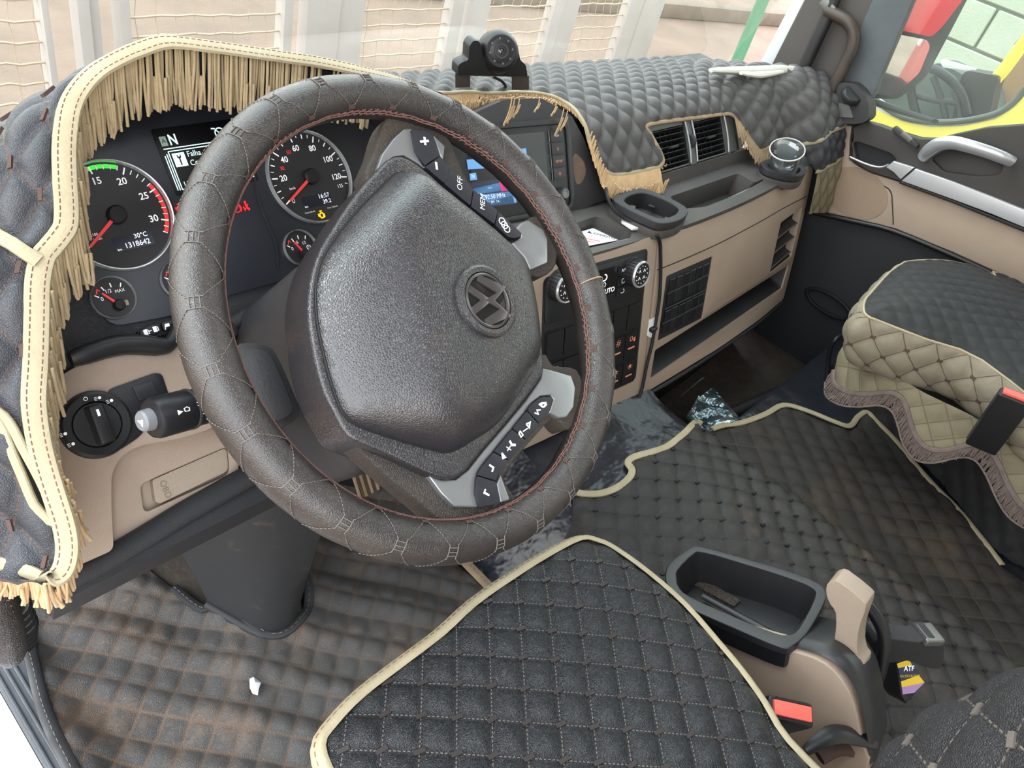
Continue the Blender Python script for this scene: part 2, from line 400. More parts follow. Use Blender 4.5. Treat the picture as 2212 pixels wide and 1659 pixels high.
m_lower = mat('lower_plastic', S3(40, 40, 43), .55, bump=('grain', 900, .00015), var=(S3(62, 53, 46), 7, .5, (.5, .75)))
m_beige = mat('beige_plastic', S3(172, 153, 137), .55, bump=('grain', 1100, .00012), var=(S3(160, 138, 120), 5, .5))
m_beige2 = mat('beige_cap', S3(164, 147, 131), .5, bump=('grain', 1100, .00012))
m_hub = mat('hub_plastic', S3(47, 45, 48), .27, spec=.9, bump=('grain', 480, .00014), var=(S3(81, 69, 59), 14, .6, (.5, .8)))
m_hub2 = mat('spoke_plastic', S3(65, 60, 57), .45, bump=('grain', 600, .0004), var=(S3(89, 76, 64), 16, .6))
m_leather = mat('rim_leather', S3(43, 39, 38), .30, spec=.8, bump=('grain', 650, .00012), var=(S3(69, 62, 58), 14, .6))
m_silver = mat('silver_trim', S3(158, 161, 164), .34, metal=.7, bump=('noise', 900, .00003))
m_chrome = mat('chrome', S3(205, 207, 208), .25, metal=.7)
m_dchrome = mat('dark_chrome', S3(92, 88, 89), .22, metal=.6)
m_dusty = mat('dusty_plastic', S3(70, 68, 67), .6, bump=('noise', 400, .0002), var=(S3(88, 82, 77), 8, .7))
m_btn = mat('button_black', S3(38, 38, 46), .45)
m_white = mat('white_print', S3(240, 240, 240), .5, emit=(S3(240, 240, 240), .35))
m_red = mat('red_print', S3(225, 50, 50), .5, emit=(S3(225, 40, 40), .5))
m_needle = mat('needle_red', S3(226, 66, 66), .4, emit=(S3(226, 50, 50), .25))
m_green = mat('green_band', S3(60, 230, 60), .5, emit=(S3(50, 235, 50), .8))
m_redlamp = mat('lit_red_lamp', S3(235, 30, 40), .5, emit=(S3(240, 25, 40), 1.2))
m_amber = mat('lit_amber_lamp', S3(245, 180, 20), .5, emit=(S3(250, 180, 10), 1.2))
m_face = mat('gauge_face', S3(38, 37, 40), .45, bump=('noise', 1500, .00005))
m_cluster = mat('cluster_panel', S3(39, 40, 46), .3, bump=('noise', 900, .00004), var=(S3(52, 55, 64), 8, .5))
m_lcd = mat('lcd_blue_black', S3(26, 28, 44), .25)
m_lcdtxt = mat('lcd_digits', S3(235, 240, 250), .5, emit=(S3(230, 238, 255), .9))
m_disp = mat('display_black', S3(14, 14, 18), .18)
m_cyan = mat('display_icon', S3(205, 240, 240), .5, emit=(S3(205, 240, 240), .9))
m_scrblue = mat('screen_blue_tile', S3(90, 140, 190), .3, emit=(S3(85, 135, 185), .7))
m_scrdk = mat('screen_navy', S3(30, 36, 60), .2, emit=(S3(24, 30, 54), .3))
m_scrpink = mat('screen_pink_tile', S3(235, 60, 130), .3, emit=(S3(235, 60, 130), .8))
m_binding = mat('cream_binding', S3(172, 160, 132), .65, bump=('noise', 300, .0005), var=(S3(152, 139, 110), 25, .6))
m_bind2 = mat('aged_tape', S3(172, 150, 122), .75, bump=('noise', 300, .0005), var=(S3(140, 112, 84), 25, .7))
m_fringe = mat('fringe_gold', S3(186, 166, 130), .6, var=(S3(158, 136, 100), 60, .7), sheen=.3)
m_fringe2 = mat('fringe_amber', S3(210, 178, 134), .55, var=(S3(184, 148, 104), 60, .7), sheen=.3)
m_thread = mat('grey_thread', S3(104, 97, 91), .8)
m_lace = mat('brown_lacing', S3(120, 86, 78), .7)
m_ribbon = mat('brown_ribbon', S3(84, 64, 58), .8, bump=('noise', 1500, .0003))
m_tuft = mat('black_ribbon', S3(48, 41, 40), .6)
m_hood = quilt_mat('hood_leather', S3(55, 56, 62), S3(67, 67, 70), 10, .5, S3(66, 54, 50), .04, .38, stitch=S3(100, 78, 70), sw=.012, freq=9, grain=(560, .00022))
m_cover = quilt_mat('cover_leather', S3(79, 77, 77), S3(96, 96, 94), 8, .5, S3(84, 78, 74), .05, .40, stitch=S3(126, 114, 102), sw=.013, freq=9, grain=(900, .0002))
m_seatq = quilt_mat('seat_leather', S3(26, 28, 31), S3(33, 33, 36), 10, .4, S3(26, 26, 29), .035, .33, stitch=S3(118, 112, 106), sw=.018, freq=8, grain=(620, .0003))
m_seatback = quilt_mat('backrest_leather', S3(46, 46, 50), S3(55, 53, 55), 10, .5, S3(60, 55, 52), .03, .45, stitch=S3(120, 112, 106), sw=.018, freq=7, grain=(520, .0006))
m_floorq = quilt_mat('floor_mat', S3(77, 75, 74), S3(61, 57, 54), 12, .8, S3(100, 82, 68), .085, .48, grain=(500, .0004), dirt=(S3(118, 96, 78), 9, .75, .5), stitch=S3(110, 84, 66), sw=.012, freq=7)
m_tunq = quilt_mat('tunnel_mat', S3(53, 52, 51), S3(46, 42, 39), 10, .8, S3(30, 29, 28), .07, .50, grain=(500, .0004), dirt=(S3(104, 80, 62), 7, .6, .56))
m_pmatq = quilt_mat('passenger_mat', S3(51, 48, 46), S3(42, 38, 34), 9, .9, S3(80, 71, 61), .045, .55, grain=(500, .0004), dirt=(S3(94, 76, 60), 6, .5, .5))
m_ptop = quilt_mat('passenger_top', S3(32, 33, 34), S3(40, 40, 41), 8, .5, S3(24, 24, 25), .035, .36, grain=(900, .0002), spec=.4)
m_ptan = quilt_mat('passenger_tan', S3(148, 139, 121), S3(134, 125, 107), 9, .6, S3(98, 80, 62), .03, .5, grain=(700, .0003))
m_skirtq = quilt_mat('skirt_tan', S3(138, 129, 106), S3(122, 112, 90), 9, .6, S3(112, 102, 82), .05, .65, grain=(700, .0003))
m_under = quilt_mat('skirt_dark', S3(32, 32, 34), S3(40, 38, 38), 9, .6, S3(28, 28, 29), .05, .65, grain=(700, .0003))
m_belt = mat('fringe_brown', S3(118, 104, 98), .8, var=(S3(92, 80, 76), 60, .7))
m_redbtn = mat('red_button', S3(226, 100, 88), .35)
m_rubber = mat('sill_rubber', S3(84, 88, 94), .5, bump=('noise', 300, .0003), var=(S3(60, 62, 66), 8, .7))
m_wpaint = mat('white_paint', S3(232, 235, 238), .25, coat=.6)
m_wcloth = mat('white_plastic', S3(196, 194, 182), .6)
m_vent = mat('vent_grey', S3(78, 82, 81), .45, bump=('noise', 500, .0001), var=(S3(96, 92, 84), 20, .5))
m_clip = mat('white_clip', S3(224, 224, 222), .45)
m_paper = mat('paper', S3(228, 226, 230), .8)
m_floor = mat('dirty_floor', S3(82, 72, 62), .8, bump=('noise', 60, .003), var=(S3(54, 47, 42), 6, .9))
m_grey = mat('grey_knob', S3(122, 124, 128), .5)
m_orange = mat('lamp_orange', S3(232, 150, 120), .5)
m_dgrey = mat('door_dark', S3(59, 56, 54), .55, bump=('grain', 900, .00015))
m_doorblk = mat('door_black', S3(34, 36, 39), .65, bump=('noise', 400, .0003))
m_grille = mat('speaker_fabric', S3(158, 136, 118), .8, bump=('noise', 700, .0015))
m_silver2 = mat('bright_silver', S3(200, 203, 208), .3, metal=.6)
m_metal = mat('grey_metal', S3(120, 120, 118), .4, metal=.6)
m_yellow = mat('yellow_paint', S3(240, 214, 70), .35, coat=.4)
m_redpaint = mat('red_paint', S3(186, 34, 48), .35, coat=.4)
m_foil = mat('foil_bag', S3(165, 178, 182), .2, metal=.8, bump=('noise', 22, .02), var=(S3(60, 84, 96), 9, 1., (.42, .6)))
# ---------------------------------------------------------------- surfaces of the cab (metres; x right, y forward, z up from the cab floor)
WS = Pl((.428, .371, .796), (1, 0, 0), (0, math.cos(.657), math.sin(.657)))           # steering wheel plane
CL = Pl((.4943, .6494, .7708), (1, 0, 0), (0, math.cos(.825), math.sin(.825)))        # driver's dash face
def yr(x): return .558 + .125 * (x - 1.45) ** 2
def _fs(x, s):
    x = np.asarray(x, float); s = np.asarray(s, float) + 0 * x; x = x + 0 * s
    return np.stack([x, yr(x) - s * math.sin(.314), .56 - s * math.cos(.314)], -1)
FS = Sf(_fs, (.85, 2.15), (0, .45), -1)                                               # centre stack and passenger front
TR = Pl((0, 0, .56), (1, 0, 0), (0, 1, 0))                                            # tray level
_t = math.radians(37); VE = Pl((1.5, .70, .60), (1, 0, 0), (0, math.sin(_t), math.cos(_t)))   # vent face
_t = math.radians(31); _y = math.radians(-7.8)
SCN = Pl((1.191, .692, .565), (math.cos(_y), math.sin(_y), 0), (-math.sin(_y) * math.sin(_t), math.cos(_y) * math.sin(_t), math.cos(_t)))  # radio face
FL = Pl((0, 0, 0), (1, 0, 0), (0, 1, 0))
DR = Pl((2.12, 0, 0), (0, -1, 0), (0, 0, 1))                                          # passenger door face (faces -x)
XD = 2.12
# ---------------------------------------------------------------- shell of the cab
def sbox(name, lo, hi, mt, label=None, bev=.004):
    lo, hi = A(*lo), A(*hi); v, f = boxv((lo + hi) / 2, (1, 0, 0), (0, 1, 0), (0, 0, 1), hi - lo); v, f = bevel(v, f, bev)
    return st(name, v, f, mt, label)
m_shell = mat('cab_lining', S3(226, 222, 214), .8)
sbox('floor', (.085, -1.0, -.06), (XD + .1, 1.10, -.004), m_floor, 'dirt-stained cab floor under the mats')
cv_, cf_ = plate(Pl((0, 0, 1.72), (1, 0, 0), (0, 1, 0)), [(-.1, -1.0), (XD + .12, -1.0), (XD + .12, .66), (-.1, .66)], [rnd([(.34, -.50), (.82, -.50), (.82, .02), (.34, .02)], .06)], th=.05, top=.05)  # roof opening added over the driver to put highlights on the wheel hub
st('ceiling', cv_, cf_, m_shell, 'pale lining of the cab roof with an opening added to light the wheel hub')
sbox('wall_rear', (-.1, -1.06, -.05), (XD + .12, -1.0, 1.75), m_shell, 'pale rear wall of the cab')
sbox('wall_front', (.10, 1.06, -.05), (XD + .1, 1.12, .62), m_dark, 'dark front bulkhead below the windscreen')
# driver's sill and the white step below it
sill = thing('door_sill', 'grey ribbed rubber door sill at the open driver door, lower left corner', 'door sill', (.05, .5, -.06))
mk('sill_plate', *plate(FL, [(.080, 1.0), (.128, 1.0), (.128, -.3), (.080, -.3)], th=.05, top=-.002, bev=.004), m_rubber, sill)
for i in range(3):
    x = .086 + i * .011; mk('rib', *bevel(*boxv((x, .35, .0), (1, 0, 0), (0, 1, 0), (0, 0, 1), (.005, 1.3, .008)), .002), m_rubber, sill)
stp = thing('cab_step', 'glossy white painted step outside the driver door sill', 'step', (-.06, .45, -.4))
_pr = [(.079, -.012), (.070, -.02), (.058, -.05), (.050, -.12), (.04, -.2), (.0, -.22), (-.06, -.225), (-.08, -.25), (-.08, -.4), (.079, -.4)]
v, f = sweepv([(0, 1.0, 0), (0, .5, 0), (0, -.3, 0)], [(0, 0, 1)] * 3, [(-a, b) for a, b in _pr]); mk('step_shell', v, f, m_wpaint, stp)
mk('step_tread', *bevel(*boxv((-.02, .56, -.19), (1, 0, 0), (0, 1, 0), (0, 0, 1), (.11, .10, .05)), .015, 3), m_wpaint, stp)
# windscreen
WSB, WST = 1.09, .70
m_glass = bpy.data.materials.new('windscreen_glass'); m_glass.use_nodes = True
def glassy(M, tint, gloss, dust, dustc):
    t = M.node_tree; t.nodes.clear(); L = t.links.new; o = nd(t, 'ShaderNodeOutputMaterial'); tr = nd(t, 'ShaderNodeBsdfTransparent'); tr.inputs[0].default_value = (*tint, 1)
    g = nd(t, 'ShaderNodeBsdfGlossy'); g.inputs['Roughness'].default_value = .02; fr = nd(t, 'ShaderNodeFresnel'); fr.inputs[0].default_value = 1.45
    d = nd(t, 'ShaderNodeBsdfDiffuse'); d.inputs[0].default_value = (*dustc, 1); m1 = nd(t, 'ShaderNodeMixShader'); m2 = nd(t, 'ShaderNodeMixShader')
    mu = nd(t, 'ShaderNodeMath', operation='MULTIPLY'); mu.inputs[1].default_value = gloss; L(fr.outputs[0], mu.inputs[0])
    L(mu.outputs[0], m1.inputs[0]); L(tr.outputs[0], m1.inputs[1]); L(g.outputs[0], m1.inputs[2])
    tc = nd(t, 'ShaderNodeTexCoord'); nz = nd(t, 'ShaderNodeTexNoise'); nz.inputs['Scale'].default_value = 5; nz.inputs['Detail'].default_value = 8; L(tc.outputs['Object'], nz.inputs['Vector'])
    mr = nd(t, 'ShaderNodeMapRange'); mr.inputs['From Min'].default_value = .3; mr.inputs['From Max'].default_value = .75; mr.inputs['To Min'].default_value = dust * .5; mr.inputs['To Max'].default_value = dust; L(nz.outputs['Fac'], mr.inputs['Value'])
    L(mr.outputs[0], m2.inputs[0]); L(m1.outputs[0], m2.inputs[1]); L(d.outputs[0], m2.inputs[2]); L(m2.outputs[0], o.inputs[0])
glassy(m_glass, (.93, .96, .94), .1, .10, (.9, .86, .8))
def _ws(x, s): x = np.asarray(x, float); s = np.asarray(s, float); return np.stack([x + 0 * s, WSB + (WST - WSB) * s - .10 * (x - 1.05) ** 2, .70 + 1.02 * s + 0 * x], -1)
WSF = Sf(_ws, (-.1, 2.2), (0, 1), 1)
gv, gf = plate(WSF, [(-.1, -.07), (2.14, -.07), (2.14, 1), (-.1, 1)], th=.005, step=.12)
st('window_1', gv, gf, m_glass, 'dusty windscreen above the dashboard')
# ---------------------------------------------------------------- dashboard
dash = thing('dashboard', 'dark grey and beige plastic truck dashboard below the windscreen', 'dashboard', (1.0, .75, .2))
def D(name, vf, mt, parent=None, **k): return mk(name, *vf, mt, parent or dash, **k)
# unseen boxes added behind the covers to block light leaks
D('dash_leak_block', bevel(*boxv((1.38, .89, .42), (1, 0, 0), (0, 1, 0), (0, 0, 1), (1.4, .16, .48)), .02), m_dark)
D('dash_leak_block', bevel(*boxv((.42, .89, .46), (1, 0, 0), (0, 1, 0), (0, 0, 1), (.5, .16, .52)), .02), m_dark)
# --- hood rim curve (edge of the cowl above the instruments)
HB = [(948, 305), (946, 255), (930, 212), (860, 178), (780, 158), (690, 139), (620, 129), (545, 118), (450, 105), (360, 96), (300, 112), (250, 135), (205, 163), (172, 198), (152, 235), (143, 280), (139, 333), (141, 399), (144, 449), (142, 489),
      (129, 512), (108, 538), (93, 557), (83, 598), (80, 640), (80, 681), (78, 780), (74, 860), (80, 920), (91, 975), (107, 1030), (124, 1080), (139, 1125), (147, 1165), (147, 1200), (138, 1232), (120, 1252), (100, 1256), (88, 1247)]
def _h(i):
    if i < 4: return (.035, .05, .07, .085)[i]
    return .1
HB3 = [CL.m(*CL.inv(u, v, _h(i)), _h(i)) for i, (u, v) in enumerate(HB)]
HBs = np.array(cr(HB3, 5))
hb_in = [CL.inv(u, v, _h(i)) for i, (u, v) in enumerate(HB)][:27]
# cowl inside: from the rim down to the instrument face
V, F = [], []
cc = A(-.06, -.02)
ring = [CL.m(*(A(*q) * .985), .092) for q in hb_in]; low = [CL.m(*(cc + (A(*q) - cc) * .93 + A(0.01, 0)), -.004) for q in hb_in]
for j in range(4):
    for a, b in zip(ring, low): V.append(a + (b - a) * j / 3 + CL.n * 0)
n = len(ring)
for j in range(3):
    for i in range(n - 1): F.append((j * n + i, j * n + i + 1, (j + 1) * n + i + 1, (j + 1) * n + i))
D('cowl', fixn(V, F), m_plast2, smooth=60)
# face plates
D('instrument_surround', plate(CL, [(-.40, -.10), (-.33, -.02), (-.285, .06), (-.20, .11), (0, .11), (.12, .08), (.22, -.02), (.27, -.13), (.05, -.145), (-.20, -.145), (-.43, -.135)], th=.012, top=-.004), m_plast)
lens = plx('instrument_panel', CL, [(165, 330), (168, 450), (178, 585), (215, 672), (232, 695), (255, 703), (365, 683), (485, 641), (676, 587), (820, 530), (900, 400), (800, 240), (560, 190), (300, 205), (200, 250)], m_cluster, dash, r=.012, th=.004, top=.001)
lp = inv(CL, [(546, 372), (556, 430), (574, 480), (593, 524), (598, 560), (597, 580)])
v, f = plate(CL, stroke([tuple(q[:2]) for q in cr([A(*q) for q in lp], 4)], .0025), th=.002, top=.0025); mk('panel_rib', v, f, m_plast2, dash)
lp = [tuple(q) for q in cr([A(*q) for q in inv(CL, [(905, 440), (880, 360), (845, 300), (800, 262)])], 4)]
v, f = plate(CL, stroke(lp, .004), th=.002, top=.003); mk('panel_rib', v, f, m_plast2, dash)
# lip and lower ledge
lip = [CL.m(*CL.inv(u, v, .012), .012) for u, v in ((152, 777), (185, 766), (250, 747), (305, 744), (350, 748), (370, 740), (384, 712), (400, 690))]
tube('ledge_lip', lip, [.006, .0075, .008, .008, .007, .006, .006, .005], m_plast2, dash, n=10, sm=5, flat=1.3)
# row of push buttons under the instruments
brow = [(300, 716), (330, 703), (388, 688), (396, 704), (345, 720), (312, 728)]
plx('button_recess', CL, [(292, 718), (330, 698), (450, 662), (458, 684), (345, 726), (305, 733)], m_dark, dash, r=.004, th=.004, top=.0015)
for px in ([(297, 718), (316, 706), (340, 700), (345, 718), (320, 727), (303, 728)], [(344, 699), (372, 691), (378, 708), (349, 716)], [(376, 690), (405, 680), (411, 697), (382, 706)]):
    plx('push_button', CL, px, m_black, dash, r=.0025, th=.006, top=.006, bev=.001)
bc = CL.inv(362, 704, .007)
plx('flag_mark', CL, [(356, 700), (357, 712), (358.5, 712), (358, 707), (367, 704), (365, 698)], m_white, dash, th=.0005, top=.0066, h0=.0066)
for (u, v) in ((315, 718), (335, 711)):
    a, b = CL.inv(u, v, .0066); plx
    pl('pump_mark', CL, rect(a, b, .0035, .0055, .0008), m_white, dash, th=.0004, top=.0066); pl('pump_mark', CL, stroke([(a + .0015, b - .002), (a + .003, b - .002), (a + .003, b + .001), (a + .002, b + .0022)], .0006), m_white, dash, th=.0004, top=.0066)
a, b = CL.inv(325, 714.5, .0066); pl('dash_mark', CL, rect(a, b, .0025, .0008), m_white, dash, th=.0004, top=.0066)
# beige lower panel of the driver's side
bA = [(108, 828), (160, 792), (255, 765), (345, 770), (372, 752), (392, 738), (425, 700), (500, 760), (520, 900), (400, 945), (300, 962), (258, 984), (238, 1022), (238, 1100), (243, 1187), (150, 1228), (118, 1100)]
plx('driver_panel', CL, bA, m_beige, dash, r=[.004, .01, .02, .02, .02, .02, .01, .01, .01, .03, .03, .02, .02, .02, .006, .004, .004], th=.03, top=.004, bev=.004, seg=3)
pk = inv(CL, [(303, 1047), (490, 966), (496, 1024), (312, 1108)], -.012)
plx('pocket_panel', CL, [(228, 955), (420, 925), (515, 925), (517, 1030), (400, 1097), (243, 1190), (225, 1190)], m_beige, dash, th=.012, top=-.012, h0=-.012, holes=[rnd(pk, .006)], bev=.002)
pl('pocket_floor', CL, rnd(pk, .002), m_beige2, dash, th=.003, top=-.02)
lid = plx('fuse_lid', CL, [(331, 1036), (484, 969), (490, 974), (493, 1012), (487, 1020), (345, 1088), (336, 1084), (330, 1042)], m_beige2, dash, r=.004, th=.008, top=-.0105, h0=-.0105, bev=.0015)
a, b = CL.inv(357, 1057, -.0105); text('lid_lettering', 'OBD', CL, a, b, .0088, mat('letter_shade', S3(128, 110, 95), .5), lid, rot=-math.pi / 2, h=-.0101, bold=.0)  # flat letters in a darker tone, painted for the shading of the embossing
# dark lower edge under the beige panel
lo = [CL.m(*CL.inv(u, v, -.006), -.006) for u, v in ((120, 1262), (180, 1238), (246, 1203), (330, 1152), (400, 1108), (470, 1068), (540, 1028))]
tube('edge_bead', lo, .013, m_lower, dash, n=12, sm=4, flat=.8)
D('knee_panel', plate(Pl(CL.m(-.25, -.30, -.02), (1, 0, 0), (0, .35, -1)), [(-.14, -.02), (.17, -.02), (.17, .028), (-.14, .028)], th=.02), m_lower)
tube('hood_release', [P(u, v, 'z', .50) for u, v in ((452, 1102), (470, 1104), (490, 1090))], .006, m_plast2, dash, n=8, sm=3)
# --- headlight switch
hl = thing('headlight_switch', 'round black rotary headlight switch on the beige lower panel', 'switch', tuple(CL.m(-.3, -.178, 0)))
hc = CL.inv(208, 917, .006); HCc = CL.m(*hc, .004)
plx('switch_plate', CL, [(232, 842), (335, 805), (350, 808), (368, 862), (300, 945), (255, 975)], m_black, hl, r=.005, th=.006, top=.0058, h0=.006, bev=.001)
plx('blank_cover', CL, [(285, 836), (330, 822), (343, 850), (300, 866)], m_plast2, hl, r=.002, th=.003, top=.0075, h0=.006, bev=.0008)
lathe('switch_disc', HCc, CL.n, [(0, .006), (.0195, .006), (.0203, .0045), (.021, .006), (.0275, .0065), (.0298, .005), (.031, .001), (.031, -.002)], m_black, hl, n=48)
_ga = unit(A(*CL.inv(224, 962, .02)) - A(*CL.inv(191, 872, .02))); _gx = CL.ex * _ga[0] + CL.ey * _ga[1]; _gy = np.cross(CL.n, _gx)
v, f = bevel(*boxv(HCc + CL.n * .013, _gx, _gy, CL.n, (.036, .0135, .016)), .003, 3); mk('switch_grip', v, f, m_black, hl)
pl('switch_pointer', CL, rect(hc[0] - _ga[0] * .0105, hc[1] - _ga[1] * .0105, .0062, .0022, 0, 0, math.atan2(_ga[1], _ga[0])), m_white, hl, th=.0006, top=.0254)
for (u, v, s) in ((185, 862, 'O'),):
    a, b = CL.inv(u, v, .011); text('switch_mark', s, CL, a, b, .005, m_white, hl, h=.0112)
for (u, v, k) in ((212, 860, 0), (238, 866, 1), (138, 938, 2), (155, 960, 3)):
    a, b = CL.inv(u, v, .011); L = [plate(CL, circ(a + .0012, b, .0014, 10), th=.0004, top=.0112)]
    for j in range(3): L.append(plate(CL, rect(a - .0022, b - .0013 + j * .0013, .0022, .0004), th=.0004, top=.0112))
    mk('lamp_mark', *join(L), m_white, hl, smooth=0)
# ---------------------------------------------------------------- instruments
gz = CL.m(0, 0, .002)
def gauge(name, label, cx, cy, r, group=None):
    g = thing(name, label, 'gauge', tuple(CL.m(cx, cy, .0)), group)
    c = CL.m(cx, cy, .0015)
    lathe('gauge_ring', c, CL.n, [(r * .94, 0), (r * .945, .0025), (r * .965, .0045), (r * .985, .005), (r, .004), (r * 1.01, 0)], m_chrome, g, n=64)
    lathe('gauge_face', c, CL.n, [(0, .0008), (r * .95, .0008), (r * .95, 0)], m_face, g, n=48); return g
def ticks(g, cx, cy, vals, ang, r0, r1, w, mt, name='tick_marks', h=.0028):
    L = []
    for v_ in vals:
        a = math.radians(ang(v_)); d = A(math.cos(a), math.sin(a)); p = A(cx, cy)
        L.append(plate(CL, stroke([tuple(p + d * r0), tuple(p + d * r1)], w), th=.0003, top=h))
    o = mk(name, *join(L), mt, g, smooth=0); o['kind'] = 'stuff'; return o
def needle(g, cx, cy, a, r0, r1, w, hub):
    a = math.radians(a); d = A(math.cos(a), math.sin(a)); n_ = A(-d[1], d[0]); p = A(cx, cy)
    pl('needle', CL, [tuple(p + d * r0 + n_ * w / 2), tuple(p + d * r1 + n_ * w * .35), tuple(p + d * r1 - n_ * w * .35), tuple(p + d * r0 - n_ * w / 2)], m_needle, g, th=.0012, top=.006)
    lathe('needle_hub', CL.m(cx, cy, .0025), CL.n, [(0, .0065), (hub * .8, .006), (hub, .004), (hub, 0)], m_dark, g, n=24)
def lamp_engine(g, a, b, s, mt, h=.003, name='engine_lamp'):
    q = [(-.5, -.1), (-.5, .25), (-.35, .25), (-.35, .1), (-.25, .1), (-.2, .35), (.0, .35), (.0, .5), (-.15, .5), (-.15, .62), (.25, .62), (.25, .5), (.1, .5), (.1, .35), (.3, .35), (.38, .15), (.5, .15), (.5, -.3), (.36, -.3), (.28, -.42), (-.18, -.42), (-.28, -.2), (-.38, -.2), (-.38, -.1)]
    hq = [(-.18, -.05), (-.1, .2), (.2, .2), (.24, .02), (.18, -.24), (-.08, -.24)]
    return pl(name, CL, [(a + x * s, b + y * s) for x, y in q], mt, g, holes=[[(a + x * s, b + y * s) for x, y in hq]], th=.0003, top=h, smooth=0)
sp = gauge('speedometer', 'round chrome-ringed speedometer with red needle, right of the trip display', 0, 0, .0525, 'dashboard dials')
sa = lambda v: 210 - 1.83 * v
ticks(sp, 0, 0, range(0, 126, 20), sa, .0405, .0475, .0013, m_white); ticks(sp, 0, 0, [v for v in range(0, 126, 10) if v % 20], sa, .0425, .0475, .0011, m_white); ticks(sp, 0, 0, range(5, 126, 10), sa, .0440, .0475, .0007, m_white)
for v_ in (20, 40, 60, 80, 100, 120):
    a = math.radians(sa(v_)); text('numeral', str(v_), CL, .0335 * math.cos(a), .0335 * math.sin(a), .0090, m_white, sp, h=.0028, bold=.015)
text('numeral', '125', CL, .034, -.0165, .0055, m_white, sp, h=.0028); text('numeral', '0', CL, -.031, -.022, .0075, m_white, sp, h=.0028)
for v_ in (30, 50):
    a = math.radians(sa(v_)); text('red_numeral', str(v_), CL, .034 * math.cos(a), .034 * math.sin(a), .0058, m_red, sp, h=.0028)
text('unit_lettering', 'km/h', CL, -.027, -.0085, .0038, m_white, sp, h=.0028)
pl('trip_window', CL, rect(-.002, -.0265, .037, .0125, .001), m_lcd, sp, th=.0004, top=.0027)
text('trip_digits', '16:57', CL, .008, -.0232, .0068, m_lcdtxt, sp, h=.0031); text('trip_digits', '39.2', CL, .010, -.0298, .0064, m_lcdtxt, sp, h=.0031); text('trip_unit', 'km', CL, -.018, -.031, .0035, m_lcdtxt, sp, h=.0031)
text('fine_print', 'Vmax 25km/h', CL, -.016, -.0375, .0024, m_white, sp, h=.0028); text('fine_print', 'Vmax 125km/h', CL, .0145, -.0375, .0024, m_white, sp, h=.0028)
lamp_engine(sp, -.003, -.0435, .0085, m_amber); needle(sp, 0, 0, sa(0), .0, .042, .0034, .0088)
ta = gauge('tachometer', 'round chrome-ringed rev counter with green and red band, left of the trip display', -.216, 0, .0525, 'dashboard dials')
tf = lambda v: 215 - 7.75 * v; tx = -.216
ticks(ta, tx, 0, range(0, 31, 5), tf, .0405, .0475, .0013, m_white); ticks(ta, tx, 0, [v for v in range(0, 33) if v % 5], tf, .0430, .0475, .0008, m_white)
for v_ in (5, 10, 15, 20, 25, 30):
    a = math.radians(tf(v_)); text('numeral', str(v_), CL, tx + .0335 * math.cos(a), .0335 * math.sin(a), .0090, m_white, ta, h=.0028, bold=.015)
def arcband(g, v0, v1, mt, name, gap=.25):
    L = []
    for k in np.arange(v0, v1):
        a0, a1 = math.radians(tf(k + gap * .5)), math.radians(tf(k + 1 - gap * .5)); q = [(tx + r * math.cos(a), r * math.sin(a)) for r, a in ((.0440, a0), (.0478, a0), (.0478, a1), (.0440, a1))]; L.append(plate(CL, q, th=.0003, top=.0027))
    mk(name, *join(L), mt, g, smooth=0)['kind'] = 'stuff'
arcband(ta, 11, 19, m_green, 'green_band'); arcband(ta, 24, 32, m_red, 'red_band')
pl('odometer_window', CL, rect(tx + .006, -.0265, .037, .0135, .001), m_lcd, ta, th=.0004, top=.0027)
text('odometer_digits', '30°C', CL, tx + .014, -.0225, .0062, m_lcdtxt, ta, h=.0031); text('odometer_digits', '1318642', CL, tx + .0085, -.0295, .0070, m_lcdtxt, ta, h=.0031); text('odometer_unit', 'km', CL, tx - .009, -.0315, .0032, m_lcdtxt, ta, h=.0031)
text('unit_lettering', 'x100', CL, tx - .0255, -.0135, .0036, m_white, ta, h=.0028); text('unit_lettering', '1/min', CL, tx - .024, -.0178, .0036, m_white, ta, h=.0028)
needle(ta, tx, 0, tf(0), .0, .041, .0034, .0088)
def small(name, label, cx, cy, marks, nd_a):
    g = gauge(name, label, cx, cy, .0198, 'small dashboard dials'); px_, py_ = cx + .002, cy - .008
    ticks(g, px_, py_, [140, 113, 90, 64], lambda v: v, .0175, .0215, .0009, m_white)
    for s, dx, dy, z in marks: text('numeral', s, CL, cx + dx, cy + dy, z, m_white, g, h=.0028)
    pl('red_zone', CL, stroke([(cx - .0125, cy + .0065), (cx - .0105, cy + .0105), (cx - .0085, cy + .0085)], .0008), m_red, g, th=.0003, top=.0027)
    needle(g, px_, py_, nd_a, .0, .0175, .0022, .0052); return g
g = small('fuel_gauge', 'small chrome-ringed fuel dial below the rev counter, beside the fringe', -.247, -.0721, [('0', -.0095, .001, .0052), ('1/2', -.002, .0065, .0048), ('MAX', .008, .0045, .0042)], 127)
pl('pump_symbol', CL, rect(-.247 + .0095, -.0721 - .0075, .0035, .005, .0006), m_binding, g, th=.0003, top=.0028)
g = small('temperature_gauge', 'small chrome-ringed coolant dial half hidden behind the wheel rim', -.181, -.0721, [('T', -.0015, .0065, .006)], 100)
g = small('air_pressure_gauge', 'small chrome-ringed brake air dial below the speedometer', -.0431, -.0721, [('0', -.0095, .001, .0052), ('6', -.001, .0065, .005), ('12', .0065, .004, .005)], 118)
L = [plate(CL, circ(-.0431 + .0105, -.0738, .0026, 14), [circ(-.0431 + .0105, -.0738, .0020, 14)], th=.0003, top=.0028)]
mk('circuit_symbol', *join(L), m_white, g, smooth=0); text('circuit_number', '1', CL, -.0431 + .0105, -.0738, .003, m_white, g, h=.0028)
